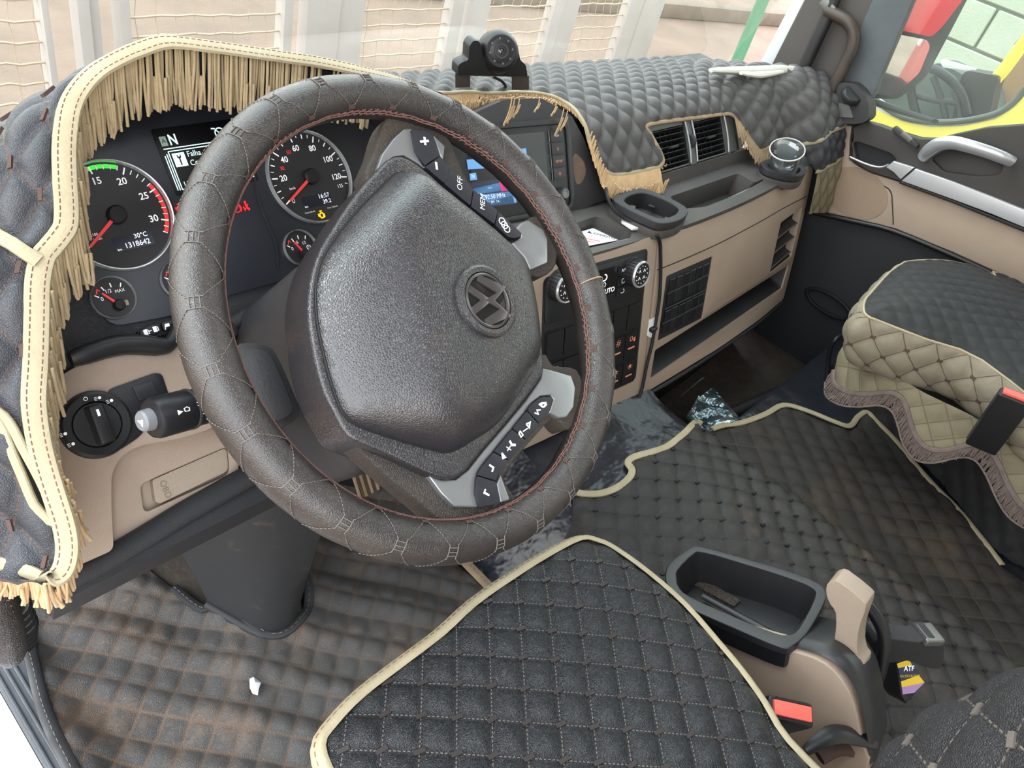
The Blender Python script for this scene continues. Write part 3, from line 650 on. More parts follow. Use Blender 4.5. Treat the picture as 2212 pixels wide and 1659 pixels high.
# message display
ds = thing('message_display', 'black message display with white wrench symbol between the two large dials', 'display', tuple(CL.m(-.11, .04, 0)))
pl('display_glass', CL, rect(-.108, .04, .092, .066, .002), m_disp, ds, th=.002, top=.002)
text('display_text', 'N', CL, -.137, .0600, .0145, m_cyan, ds, h=.0028, bold=.02, sx=.8)
pl('gear_box', CL, rect(-.1465, .060, .0065, .0095), mat('display_dim', S3(120, 135, 125), .5, emit=(S3(120, 135, 125), .6)), ds, th=.0003, top=.0027); text('display_text', 'A', CL, -.1465, .060, .0062, m_disp, ds, h=.0030)
fl = []
for q in ([(-.1495, .0525), (-.066, .0525)], [(-.146, .0497), (-.066, .0497)], [(-.146, .0497), (-.146, .0115)], [(-.146, .0118), (-.066, .0118)], [(-.1482, .0475), (-.1482, .0115)], [(-.1505, .046), (-.1505, .0118)]): fl.append(plate(CL, stroke(q, .0009), th=.0003, top=.0027))
mk('display_frame', *join(fl), m_cyan, ds, smooth=0)
pl('wrench_tile', CL, rect(-.1372, .0405, .0125, .0135), m_cyan, ds, th=.0003, top=.0027)
pl('wrench_shape', CL, [(-.1380, .0350), (-.1366, .0350), (-.1366, .0415), (-.1352, .0428), (-.1352, .0448), (-.1362, .0455), (-.1362, .0435), (-.1384, .0435), (-.1384, .0455), (-.1394, .0448), (-.1394, .0428), (-.1380, .0415)], m_disp, ds, th=.0003, top=.0031)
text('display_text', 'Falha', CL, -.1285, .0445, .0080, m_cyan, ds, h=.0028, align='LEFT', sx=.9); text('display_text', 'Comp.', CL, -.1285, .0355, .0080, m_cyan, ds, h=.0028, align='LEFT', sx=.9); text('display_text', '1/4', CL, -.1435, .0165, .0068, m_cyan, ds, h=.0028, align='LEFT')
L = [plate(CL, circ(-.086, .0605, .0058, 24), [circ(-.086, .0605, .0047, 24)], th=.0003, top=.0028), plate(CL, stroke([(-.0895, .064), (-.083, .057)], .0009), th=.0003, top=.0028), plate(CL, stroke([(-.094, .066), (-.090, .0655)], .0013), th=.0003, top=.0028)]
mk('speed_symbol', *join(L), m_cyan, ds, smooth=0)
# red tell-tales
lm = thing('warning_lamps', 'row of lit red warning symbols under the message display', 'warning lights', tuple(CL.m(-.12, -.015, 0)))
lamp_engine(lm, -.156, -.006, .0085, m_redlamp, name='engine_symbol')
L = [plate(CL, circ(-.098, -.0172, .0042, 24), [circ(-.098, -.0172, .0034, 24)], th=.0003, top=.003)]
for s in (-1, 1): L.append(plate(CL, stroke([(-.098 + s * .0048 * math.cos(a), -.0172 + .0058 * math.sin(a)) for a in np.linspace(-.7, .7, 6)], .0008), th=.0003, top=.003))
mk('brake_symbol', *join(L), m_redlamp, lm, smooth=0); text('brake_letter', 'P', CL, -.098, -.0172, .005, m_redlamp, lm, h=.003)
L = [plate(CL, circ(-.087, -.0125, .0014, 12), th=.0003, top=.003), plate(CL, stroke([(-.087, -.0142), (-.0865, -.0185), (-.0845, -.021)], .0022), th=.0003, top=.003), plate(CL, stroke([(-.090, -.0205), (-.0845, -.0150)], .0009), th=.0003, top=.003), plate(CL, stroke([(-.0905, -.0165), (-.0895, -.021)], .0012), th=.0003, top=.003)]
mk('belt_symbol', *join(L), m_redlamp, lm, smooth=0)
# ---------------------------------------------------------------- steering wheel
wh = thing('steering_wheel', 'dark leather-wrapped steering wheel with silver spokes and a round maker badge', 'steering wheel', tuple(WS.m(0, 0, 0)))
RR, RT = .205, .0188
def rimp(th, ps, r=RT):       # th around the wheel, ps around the tube: 0 outward, pi/2 towards the driver, pi inward
    th, ps = np.asarray(th, float), np.asarray(ps, float); q = RR + r * np.cos(ps); return WS.m(q * np.cos(th), q * np.sin(th), r * np.sin(ps) * 1.08)
nt_, np_ = 144, 28
T_, S_ = np.meshgrid(np.arange(nt_) * 2 * math.pi / nt_, np.arange(np_) * 2 * math.pi / np_, indexing='ij')
rr = RT * (1 + .012 * np.sin(T_ * 27 + 1) + .008 * np.sin(T_ * 11))
V = rimp(T_, S_, rr).reshape(-1, 3); F = [(i * np_ + j, i * np_ + (j + 1) % np_, ((i + 1) % nt_) * np_ + (j + 1) % np_, ((i + 1) % nt_) * np_ + j) for i in range(nt_) for j in range(np_)]
mk('rim', *fixn(V, F), m_leather, wh, smooth=180)
# quilting thread on the cover: ribbons on the crown, zig-zags to the inner seam and over the outside
NQ = 27; thr, rib = [], []
def run(a, b, n=12): return [rimp(a[0] + (b[0] - a[0]) * t, a[1] + (b[1] - a[1]) * t, RT + .0004) for t in np.linspace(0, 1, n)]
def dashes(a, b, out, nd_=9):
    for k in range(nd_):
        t0, t1 = (k + .12) / nd_, (k + .8) / nd_; f_ = lambda t: (a[0] + (b[0] - a[0]) * t, a[1] + (b[1] - a[1]) * t)
        out.append(tubev(run(f_(t0), f_(t1), 4), .00036, 4))
psC, psI, psO = math.radians(62), math.radians(140), math.radians(-10)
dth = 2 * math.pi / NQ
for k in range(NQ):
    t = k * dth + .05
    for s in (-1, 1):
        e = .020 * s
        dashes((t + e, psC + .30), (t + s * dth * .5 - e * .6, psI), thr); dashes((t + e, psC - .30), (t + s * dth * .5 - e * .6, psO), thr)
        thr.append(tubev(run((t + e, psC - .34), (t + e, psC + .34), 6), .00048, 4))
    for ps in (-.18, .0, .2): thr.append(tubev(run((t - .02, psC + ps), (t + .02, psC + ps), 4), .0005, 4))
    for tt, pp, w, l in ((t + dth * .5, psI + .05, .018, .22),):
        q = [rimp(tt + a, pp + b, RT + .0005) for a, b in ((-w, -l / 2), (w, -l / 2), (w, l / 2), (-w, l / 2))]; rib.append((q, [(0, 1, 2, 3)]))
o = mk('stitching', *join(thr), m_thread, wh, smooth=60); o['kind'] = 'stuff'
o = mk('seam_ribbons', *join(rib), m_ribbon, wh, smooth=0); o['kind'] = 'stuff'
z = []; nz = 170
for k in range(nz):
    t0 = k * 2 * math.pi / nz; a = .13 + .05 * math.sin(k * .37)
    z.append(tubev(run((t0, math.pi - .30 - a), (t0 + 2 * math.pi / nz * 1.5, math.pi - .30 + a), 4), .0005, 4)); 
    if k % 2: z.append(tubev(run((t0, math.pi - .30 + a), (t0 + 2 * math.pi / nz * 1.5, math.pi - .30 - a), 4), .00045, 4))
for ps in (-.05, .08): z.append(tubev([rimp(t, math.pi - .33 + ps + .03 * math.sin(t * 40), RT + .0006) for t in np.linspace(0, 2 * math.pi, 240)], .0006, 4))
o = mk('lacing', *join(z), m_lace, wh, smooth=60); o['kind'] = 'stuff'
# loose end of thread tied round the rim
tube('loose_thread', [rimp(-.17 + .02 * math.sin(p), p, RT + .001) for p in np.linspace(-.3, 2.6, 16)], .0009, m_bind2, wh, n=5)
# hub housing (lower layer) and spokes
hubo = [(812, 372), (836, 345), (868, 336), (902, 354), (935, 380), (975, 416), (1025, 456), (1069, 492), (1109, 532), (1134, 560), (1152, 619), (1166, 695), (1176, 782), (1168, 815), (1134, 864), (1091, 918), (1044, 972), (1011, 1013), (986, 1033), (958, 1032), (917, 1018), (845, 983), (769, 952), (743, 930), (722, 890), (700, 847), (680, 770), (668, 690), (668, 640), (676, 585), (694, 535), (722, 490), (754, 440), (790, 395)]
H0 = .012
hq = [tuple(q) for q in cr([A(*q) for q in inv(WS, hubo, H0)], 2, True)]
mk('hub_housing', *plate(WS, hq, th=.05, top=H0, step=.02, bev=.004, seg=3), m_hub, wh, smooth=60)
spk = [  # dark spoke bodies under the silver trims
    [(790, 395), (806, 330), (822, 275), (845, 250), (900, 262), (960, 295), (985, 345), (1010, 400), (1075, 470), (1125, 500), (1145, 470), (1185, 480), (1200, 540), (1190, 585), (1150, 600), (1100, 560), (900, 420)],
    [(1160, 770), (1190, 792), (1240, 800), (1256, 850), (1246, 905), (1222, 930), (1192, 905), (1150, 945), (1090, 1015), (1084, 1040), (1112, 1090), (1060, 1108), (1010, 1140), (965, 1140), (900, 1085), (810, 1010), (765, 955), (900, 980), (1050, 900)]]
for q in spk:
    e = [tuple(x) for x in cr([A(*p) for p in inv(WS, q, -.006)], 3, True)]
    mk('spoke', *plate(WS, e, th=.026, top=-.002, step=.02, bev=.005, seg=3), m_hub2, wh, smooth=60)
sv = [  # silver trims
    [(815, 366), (826, 333), (852, 297), (872, 279), (889, 277), (896, 312), (905, 338), (922, 363), (945, 384), (902, 352), (872, 335), (850, 338)],
    [(936, 290), (962, 315), (958, 345), (951, 336)],
    [(1112, 500), (1128, 480), (1142, 475), (1174, 495), (1184, 518), (1184, 567), (1146, 583), (1134, 556), (1105, 525), (1127, 512), (1127, 505)],
    [(1174, 795), (1195, 800), (1235, 811), (1244, 838), (1240, 880), (1225, 901), (1207, 903), (1186, 890), (1197, 862), (1190, 853), (1168, 856), (1148, 872), (1116, 916), (1065, 977), (1036, 1013), (1028, 1036), (1027, 1064), (1034, 1096), (982, 1094), (953, 1065), (924, 1025), (953, 1036), (985, 1036), (1012, 1015), (1044, 974), (1091, 920), (1136, 866), (1170, 818)],
    [(1082, 1024), (1103, 1080), (1082, 1086), (1073, 1045)]]
for q in sv:
    e = inv(WS, q, .004); mk('silver_trim', *plate(WS, e, th=.008, top=.004, step=.012, bev=.0018, seg=3), m_silver, wh, smooth=50)
bt = [[(889, 279), (931, 286), (936, 292), (950, 336), (925, 352), (918, 358), (898, 326)], [(919, 360), (951, 338), (970, 362), (966, 396), (958, 394)], [(960, 396), (972, 364), (1022, 408), (1016, 444)], [(1018, 446), (1024, 410), (1075, 455), (1068, 484)], [(1070, 486), (1077, 457), (1127, 504), (1126, 510), (1112, 514), (1098, 512)],
      [(1148, 873), (1170, 857), (1194, 858), (1185, 891), (1166, 915), (1140, 886)], [(1138, 888), (1164, 917), (1138, 950), (1108, 925)], [(1106, 927), (1136, 952), (1102, 994), (1068, 975)], [(1066, 977), (1100, 996), (1077, 1023), (1072, 1038), (1031, 1026), (1038, 1012)], [(1030, 1028), (1071, 1041), (1081, 1086), (1035, 1096), (1027, 1064)]]
bm_ = ['+', '-', 'OFF', 'MEM', 'o', 'x', 'y', 'z', '>', '<']
bx = []
for q, s in zip(bt, bm_):
    e = inv(WS, q, .007); b = mk('wheel_button', *plate(WS, rnd(e, .0015, 2), th=.008, top=.007, bev=.0007), m_btn, wh, smooth=50); bx.append(b)
def wtext(s, u, v, size, rot, par, **k): a, b = WS.inv(u, v, .0075); return text('button_mark', s, WS, a, b, size, m_white, par, rot=rot, h=.0075, **k)
def wstroke(par, px, w=.0011, name='button_mark'):
    e = inv(WS, px, .0075); return pl(name, WS, stroke(e, w), m_white, par, th=.0004, top=.0076, smooth=0)
wstroke(bx[0], [(908, 306), (926, 304)], .0022); wstroke(bx[0], [(917, 296), (919, 313)], .0022); wstroke(bx[1], [(942, 350), (944, 366)], .0022)
wtext('OFF', 994, 396, .0085, 1.02, bx[2]); wtext('MEM', 1043, 436, .0085, 1.02, bx[3])
for (u, v) in ((1085, 478), (1090, 486), (1095, 494)):
    a, b = WS.inv(u, v, .0075); pl('button_mark', WS, circ(a, b, .0042, 16), m_white, bx[4], holes=[circ(a, b, .0033, 16)], th=.0004, top=.0076, smooth=0)
for d in (0, 4, 8): wstroke(bx[5], [(1164 + d * .6, 873 + d * .2), (1172 + d, 869), (1178 + d * .4, 874), (1172 + d * .4, 880), (1164 + d * .6, 873 + d * .2)], .0007)
wstroke(bx[5], [(1155, 892), (1163, 894), (1160, 886), (1168, 885)], .0012)
wstroke(bx[6], [(1137, 916), (1145, 912), (1143, 924), (1137, 916)], .0014); wstroke(bx[6], [(1130, 932), (1140, 925)], .001); wstroke(bx[6], [(1124, 931), (1130, 940), (1126, 944), (1121, 936), (1124, 931)], .0012)
wstroke(bx[7], [(1101, 952), (1106, 961), (1114, 961)], .0022); wstroke(bx[7], [(1094, 965), (1104, 972)], .0009); wstroke(bx[7], [(1103, 963), (1096, 974)], .0009); wstroke(bx[7], [(1084, 978), (1092, 989), (1087, 991), (1084, 978)], .0014)
wstroke(bx[8], [(1057, 1004), (1066, 1010), (1063, 1019)], .0016); wstroke(bx[9], [(1049, 1057), (1046, 1064), (1057, 1070)], .0016)
# raised pad with a soft crease across it
seam = [(845, 384), (868, 370), (902, 380), (950, 415), (1010, 460), (1060, 500), (1105, 540), (1130, 575), (1148, 637), (1161, 724), (1159, 782), (1130, 836), (1080, 909), (1025, 948), (982, 972), (946, 970), (845, 941), (758, 905), (726, 845), (700, 750), (686, 660), (692, 580), (722, 521), (783, 445)]
sq = [tuple(q) for q in cr([A(*q) for q in inv(WS, seam, .016)], 3, True)]
ra, rb_ = A(*WS.inv(850, 400, .045)), A(*WS.inv(985, 955, .045)); rt = unit(rb_ - ra); rn = A(-rt[1], rt[0])
def padh(V2):
    d = pdist(V2, sq)[0]; s = (V2 - ra) @ rn; t = np.clip(((V2 - ra) @ rt) / np.linalg.norm(rb_ - ra), 0, 1)
    e = 1 - np.exp(-d / .012)
    roof = .040 - .46 * (np.sqrt(s * s + .016 ** 2) - .016) * np.where(s < 0, 1.0, .14)
    return e * np.maximum(roof, .006) + .002
pad = mk('airbag_cover', *plate(WS, sq, th=.012, top=.012, step=.006, hfn=padh), m_hub, wh, smooth=60)
v, f = tubev(np.array([WS.m(*q, .0135) for q in sq]), .0011, 6, closed=True); mk('pad_seam', v, f, m_dark, wh)
# badge: the emblem stands with its top to the picture's left (wheel turned a quarter)
ec = A(*WS.inv(1031, 661, .038)); bs = math.sqrt(1)
up2 = unit(A(-.95, .30)); rt2 = A(up2[1], -up2[0])
ncv = unit(WS.n + .20 * (WS.ex * (-rn[0] if (ec - ra) @ rn > 0 else rn[0]) + WS.ey * (-rn[1] if (ec - ra) @ rn > 0 else rn[1])) * -1)
# local plane on the pad facet
hh = lambda p: padh(np.array([p]))[0] + .012
g_ = .012; nx = (hh(ec + A(g_, 0)) - hh(ec - A(g_, 0))) / (2 * g_); ny = (hh(ec + A(0, g_)) - hh(ec - A(0, g_))) / (2 * g_)
ncv = unit(WS.n - WS.ex * nx - WS.ey * ny); eo = WS.m(*ec, hh(ec))
EB = Pl(eo, WS.ex * rt2[0] + WS.ey * rt2[1] - 0, WS.ex * up2[0] + WS.ey * up2[1]); EB.n = ncv; EB.ex = unit(EB.ex - ncv * (EB.ex @ ncv)); EB.ey = np.cross(ncv, EB.ex)
bd = lathe('badge_dish', eo, ncv, [(0, .0010), (.0255, .0010), (.0262, .0035), (.0300, .0042), (.0325, .0030), (.0338, -.004)], m_hub, wh, n=48)
lathe('badge_field', eo, ncv, [(0, .0016), (.0252, .0016), (.0252, .0005)], m_dark, bd, n=40)
lathe('badge_ring', eo, ncv, [(.0222, .0016), (.0226, .0036), (.0238, .0040), (.0250, .0034), (.0256, .0016)], m_dchrome, bd, n=48)
e = .0228
def letter(pts, w, nm):
    mk(nm, *plate(EB, stroke([(x * e, y * e) for x, y in pts], w * e), th=.0022, top=.0036, bev=.0006), m_dchrome, bd, smooth=40)
letter([(-.44, .86), (0.0, .10), (.44, .86)], .29, 'badge_letter'); letter([(-.90, .34), (-.46, -.80), (0.0, -.06), (.46, -.80), (.90, .34)], .29, 'badge_letter')
# ---------------------------------------------------------------- steering column, ignition housing, wiper stalk
co = thing('steering_column', 'black plastic steering column shroud behind the steering wheel', 'steering column', tuple(WS.m(0, -.02, -.2)))
def wb(c, s): return boxv(WS.m(*c), WS.ex, WS.ey, WS.n, s)
m_colp = mat('column_plastic', S3(54, 55, 58), .36, bump=('noise', 300, .0002), var=(S3(72, 66, 62), 10, .5))
mk('column_shroud', *bevel(*wb((-.005, .0, -.14), (.17, .17, .22)), .03, 4), m_colp, co, smooth=60)
mk('shroud_cover', *bevel(*wb((-.01, -.07, -.16), (.19, .08, .2)), .02, 3), m_lower, co, smooth=60)
mk('hub_boss', *lathev(WS.m(0, 0, -.06), WS.n, [(.05, 0), (.058, .03), (.055, .05), (.0, .05)], 32), m_black, co)
ig = [(512, 752), (545, 742), (580, 748), (602, 775), (640, 862), (648, 885), (636, 908), (598, 926), (572, 905), (540, 840)]
igq = [tuple(q) for q in cr([A(*p) for p in inv(WS, ig, -.055)], 3, True)]
mk('ignition_housing', *plate(WS, igq, th=.05, top=-.055, bev=.004, seg=3), m_colp, co, smooth=50)
ig2 = inv(WS, [(520, 760), (548, 752), (574, 758), (594, 785), (628, 866), (632, 884), (622, 898), (594, 910), (578, 892), (546, 832)], -.05)
mk('housing_face', *plate(WS, [tuple(q) for q in cr([A(*p) for p in ig2], 3, True)], th=.008, top=-.050, bev=.003, seg=3), m_colp, co, smooth=50)
stl = thing('wiper_stalk', 'thick black wiper stalk with a grey horn button on its end', 'stalk', tuple(CL.m(-.26, -.18, .1)))
e0, e1 = CL.m(*CL.inv(323, 906, .10), .10), CL.m(*CL.inv(470, 868, .085), .085); axs = unit(e0 - e1); Ls = np.linalg.norm(e1 - e0)
lathe('stalk_body', e0, -axs, [(0, .001), (.012, .001), (.0165, .0025), (.0178, .006), (.0178, .034), (.0170, .0355), (.0165, .036), (.0165, .06), (.0155, .062), (.012, .09), (.010, Ls)], m_black, stl, n=40)
lathe('horn_button', e0, axs, [(0, .0085), (.0075, .0082), (.0090, .0065), (.0095, .0), (.0095, -.002)], m_grey, stl, n=32)
lathe('stalk_ring', e0 - axs * .0355, -axs, [(.0168, 0), (.0182, .0006), (.0182, .0022), (.0168, .003)], m_plast, stl, n=40)
SB = Pl(e0 + axs * .0088, np.cross(axs, A(0, 0, 1)) * -1, A(0, 0, 1)); SB.n = axs; SB.ex = unit(np.cross(A(0, .3, 1), axs)); SB.ey = np.cross(axs, SB.ex)
pl('horn_mark', SB, stroke([(-.003, .0), (.002, .0015), (.003, .003), (.003, -.003), (.002, -.0012), (-.003, 0)], .0007), m_white, stl, th=.0004, top=.0)
# marks printed on the barrel
for (u, v, k) in ((390, 890, 0), (404, 884, 1), (428, 858, 2), (430, 872, 3), (438, 890, 4)):
    r_ = ray(u, v); r_ /= np.linalg.norm(r_); w0 = CAM - e0; d_ = -axs; aa = r_ - d_ * (r_ @ d_); bb = w0 - d_ * (w0 @ d_); Rb = .0182 if k < 2 else .0169
    A2, B2, C2 = aa @ aa, 2 * aa @ bb, bb @ bb - Rb ** 2; dsc = B2 * B2 - 4 * A2 * C2
    if dsc < 0: continue
    pt = CAM + r_ * ((-B2 - math.sqrt(dsc)) / (2 * A2)); nn = unit((pt - e0) - d_ * ((pt - e0) @ d_)); MP = Pl(pt, unit(-d_ * -1), np.cross(nn, d_)); MP.n = nn; MP.ex = unit(d_); MP.ey = np.cross(nn, MP.ex)
    if k == 0: q = [(-.0022, -.002), (.0022, 0), (-.0022, .002)]
    else: q = stroke([(-.002, -.0015), (-.0024, .001), (0, .002), (.0024, .001), (.002, -.0015), (-.002, -.0015)], .0005)
    pl('stalk_mark', MP, q, m_white, stl, th=.0006, top=.0004, smooth=0)
# rubber folds where the column enters the dash
for k, q in enumerate(([(488, 742), (505, 706), (560, 684), (680, 640)], [(492, 724), (520, 694), (580, 668), (690, 622)], [(498, 700), (540, 676), (620, 645), (700, 604)])):
    tube('column_gaiter', [CL.m(*CL.inv(u, v, .012 + .008 * k), .012 + .008 * k) for u, v in q], .0085, m_lower, co, n=10, sm=6, flat=.7)
# ---------------------------------------------------------------- centre stack and passenger side of the dashboard
def fq(px, h=0): return inv(FS, px, h)
SB_ = .347
cub = rnd([(1.829, .107), (1.998, .110), (1.978, .240), (1.814, .236)], .004)
slot = rnd([(1.268, .252), (1.972, .262), (1.950, .321), (1.262, .319)], .006)
grid_o = rnd([(1.279, .093), (1.458, .093), (1.450, .236), (1.274, .234)], .004)
clim_o = rnd([(.929, .020), (1.207, .020), (1.210, .303), (.930, .303)], .014)
pl('stack_panel', FS, rnd([(.86, .0), (1.233, .0), (1.236, .346), (.87, .346)], .012), m_beige, dash, holes=[clim_o], th=.02, top=0, step=.06, bev=.003, seg=3)
pl('passenger_panel', FS, rnd([(1.239, .0), (1.99, .0), (2.032, .018), (2.03, .13), (2.012, .26), (1.985, .366), (1.8, .356), (1.575, SB_), (1.241, SB_)], [.006, .02, .012, .02, .02, .012, .03, .03, .006]), m_beige, dash, holes=[cub, slot, grid_o], th=.02, top=0, step=.06, bev=.003, seg=3)
# groove across the passenger panel
gp = [tuple(q) for q in cr([A(*q) for q in [(1.243, .072), (1.45, .070), (1.65, .068), (1.85, .072), (2.025, .088)]], 5)]
pl('panel_groove', FS, stroke(gp, .0022), m_lower, dash, th=.001, top=.0006, smooth=0)
# open pockets behind the holes: long shelf and the two cubbies
def pocket(name, q, depth, mt):
    V, F = [], []; n = len(q); top = FS.m(np.array([a for a, b in q]), np.array([b for a, b in q]), -.004); bot = top + A(0, depth, depth * .12)
    V = np.concatenate([top, bot]); F = [(i, (i + 1) % n, n + (i + 1) % n, n + i) for i in range(n)] + [tuple(range(n, 2 * n))]
    return mk(name, V, F, mt, dash, smooth=30)
pocket('shelf_pocket', slot, .16, m_plast2); pocket('cubby_pocket', cub, .15, m_plast2)
for s in (.150, .186, .226):
    a0, a1 = 1.824 - (s - .107) * .1, 1.990 - (s - .107) * .14; p0, p1 = FS.m(a0, s, -.003), FS.m(a1, s, -.003)
    v = np.array([p0, p1, p1 + A(0, .13, .02), p0 + A(0, .13, .02)]); v = np.concatenate([v, v + A(0, 0, -.004)])
    mk('cubby_shelf', *fixn(v, [(0, 1, 2, 3), (7, 6, 5, 4), (0, 4, 5, 1), (1, 5, 6, 2), (2, 6, 7, 3), (3, 7, 4, 0)]), m_plast2, dash)
    tube('shelf_edge', [p0, p1], .0022, m_metal, dash, n=8)
# power socket in the shelf
so = FS.m(1.292, .285, -.03); lathe('power_socket', so, (0, -1, .2), [(.008, -.01), (.009, .0), (.013, .002), (.016, .0), (.016, -.02)], m_black, dash, n=24)
# dark body below the beige, down to tunnel and floor
ds_ = [(x, s) for x, s in ((.86, .350), (1.24, .350), (1.575, .351), (1.8, .360), (1.985, .370))]
top = [FS.m(x, s, -.004) for x, s in ds_]; V = []; F = []
for k, (dy, dz) in enumerate([(0, 0), (.006, -.012), (.03, -.03), (.05, -.10), (.075, -.24)]):
    for t in cr(top, 4): V.append(t + A(0, dy, dz))
n = len(cr(top, 4))
for k in range(4):
    for i in range(n - 1): F.append((k * n + i, k * n + i + 1, (k + 1) * n + i + 1, (k + 1) * n + i))
D('toe_board', fixn(V, F), m_lower, smooth=40)
tube('edge_trim', [p + A(0, -.003, -.006) for p in cr(top, 4)][4:], .005, m_lower, dash, n=8)
ex_ = FS.m(1.985, .37, -.004); D('dash_end', fixn(*(lambda v: (v, [(0, 1, 2, 3)]))([ex_, ex_ + A(.05, .2, 0), ex_ + A(.05, .2, -.24), ex_ + A(0, .075, -.24)])), m_lower)
pl('access_flap', Pl(FS.m(1.46, .43, .02), (1, 0, 0), (0, -.2, 1)), [(-.03, -.02), (.045, .0), (.045, .012), (.03, .012)], m_plast2, dash, th=.002, top=-.03)
# --- switch grid beside the centre stack
gp_ = thing('blank_switch_panel', 'black panel of blank switch covers in the beige passenger dashboard', 'switch panel', tuple(FS.m(1.37, .24, 0)))
pl('panel_frame', FS, grid_o, m_plast2, gp_, th=.012, top=-.002, bev=.001)
gx0, gx1 = 1.292, 1.445
for r, (s0, s1) in enumerate(((.104, .131), (.133, .160), (.171, .196), (.198, .223))):
    for c in range(6):
        w = (gx1 - gx0) / 6; a = gx0 + w * (c + .5) - (s0 - .1) * .06
        pl('blank_switch', FS, rect(a, (s0 + s1) / 2, w * .88, s1 - s0 - .0012), m_plast2 if c % 2 else m_black, gp_, th=.004, top=.001 + (.0008 if (c + r) % 3 else 0), bev=.0008, seg=1)
for s in (.132, .1655, .197):
    a = [FS.m(x, s, .0012) for x in np.linspace(gx0 - .004 - (s - .1) * .06, gx1 + .004 - (s - .1) * .06, 5)]; tube('divider_bar', a, .0016, m_lower, gp_, n=6)
# --- climate control panel
cp = thing('climate_panel', 'black climate and switch panel with two ribbed knobs in the centre stack', 'control panel', tuple(FS.m(1.07, .30, 0)))
pl('panel_plate', FS, clim_o, m_black, cp, th=.014, top=-.001, step=.08, bev=.0015)
pl('climate_face', FS, rnd([(.935, .026), (1.202, .026), (1.202, .108), (.935, .108)], .012), m_plast2, cp, th=.004, top=.0012, step=.08, bev=.001)
pl('climate_display', FS, rect(1.072, .060, .080, .052, .003), m_disp, cp, th=.003, top=.0022)
class Fl(Sf):
    def m(s, a, b, h=0): return Sf.m(s, a, -np.asarray(b, float), h)
FX = Fl(_fs, (.85, 2.15), (0, .45), -1)     # same face with b pointing up, for lettering
m_lcdw = mat('display_white', S3(225, 235, 240), .5, emit=(S3(225, 235, 240), .9))
text('display_text', 'ECO', FX, 1.072, -.064, .013, m_lcdw, cp, h=.0028); text('display_text', 'AUTO', FX, 1.092, -.078, .013, m_lcdw, cp, h=.0028, bold=.02)
pl('air_mark', FX, stroke([(1.078 + .008 * math.cos(a), -.050 + .006 * math.sin(a)) for a in np.linspace(-2.6, 1.4, 12)], .0022), m_lcdw, cp, th=.0004, top=.0028, smooth=0)
for s in (.047, .068, .088): pl('climate_button', FS, rect(1.134, s, .032, .0185, .001), m_black, cp, th=.002, top=.0024, bev=.0006, seg=1)
text('button_text', 'A/C', FX, 1.134, -.047, .009, m_white, cp, h=.0027)
pl('button_icon', FX, rect(1.134, -.068, .008, .009, .002), m_white, cp, holes=[rect(1.134, -.068, .0066, .0076)], th=.0004, top=.0027, smooth=0)
pl('button_icon', FX, stroke([(1.134 + .005 * math.cos(a), -.088 + .004 * math.sin(a)) for a in np.linspace(-2.6, 1.2, 10)], .001), m_white, cp, th=.0004, top=.0027, smooth=0)
def knob(px, nm, ic):
    a, s = FS.inv(*px, .012); o = FS.m(a, s, .0); ax = FS.nrm(A(a), A(s))[0] if False else (FS.m(a, s, .01) - FS.m(a, s, 0)) / .01
    n = 60; prof = [(.0285, -.002), (.028, .002), (.0262, .003), (.0258, .020), (.0252, .022)]
    v, f = lathev(o, ax, prof, n); k = mk('climate_knob', v, f, m_plast2, cp, smooth=25)
    L = []
    ex = unit(np.cross(A(0, 0, 1), ax)); ey = np.cross(ax, ex)
    for i in range(24):
        t = 2 * math.pi * i / 24; d = ex * math.cos(t) + ey * math.sin(t); L.append(bevel(*boxv(o + d * .0262 + ax * .011, d, np.cross(ax, d), ax, (.0018, .0042, .017)), .0006, 1))
    g = mk('knob_ribs', *join(L), m_black, k, smooth=30); g['kind'] = 'stuff'
    lathe('knob_ring', o + ax * .022, ax, [(.0215, .0), (.022, .0028), (.0240, .0032), (.0256, .001), (.0256, -.001)], m_chrome, k, n=48)
    lathe('knob_face', o + ax * .022, ax, [(0, .0012), (.0218, .0012), (.0218, 0)], m_dark, k, n=32)
    KP = Pl(o + ax * .0233, ex * -1, ey); KP.n = ax; KP.ex = unit(np.cross(A(0, 0, 1), ax)); KP.ey = np.cross(ax, KP.ex); L = []
    for i in range(12): t = 2 * math.pi * i / 12; L.append(plate(KP, circ(.0165 * math.cos(t), .0165 * math.sin(t), .0011, 8), th=.0003, top=.0004))
    for i in range(4):
        t = math.pi / 4 + i * math.pi / 2; x, y = .0095 * math.cos(t), .0095 * math.sin(t); L.append(plate(KP, stroke([(x - .003, y - .002), (x, y + .003), (x + .003, y - .002)], .0011), th=.0003, top=.0004))
    m_ = mk('knob_marks', *join(L), m_white, k, smooth=0); m_['kind'] = 'stuff'
knob((1376, 590), 'r', 0); knob((1216, 620), 'l', 1)
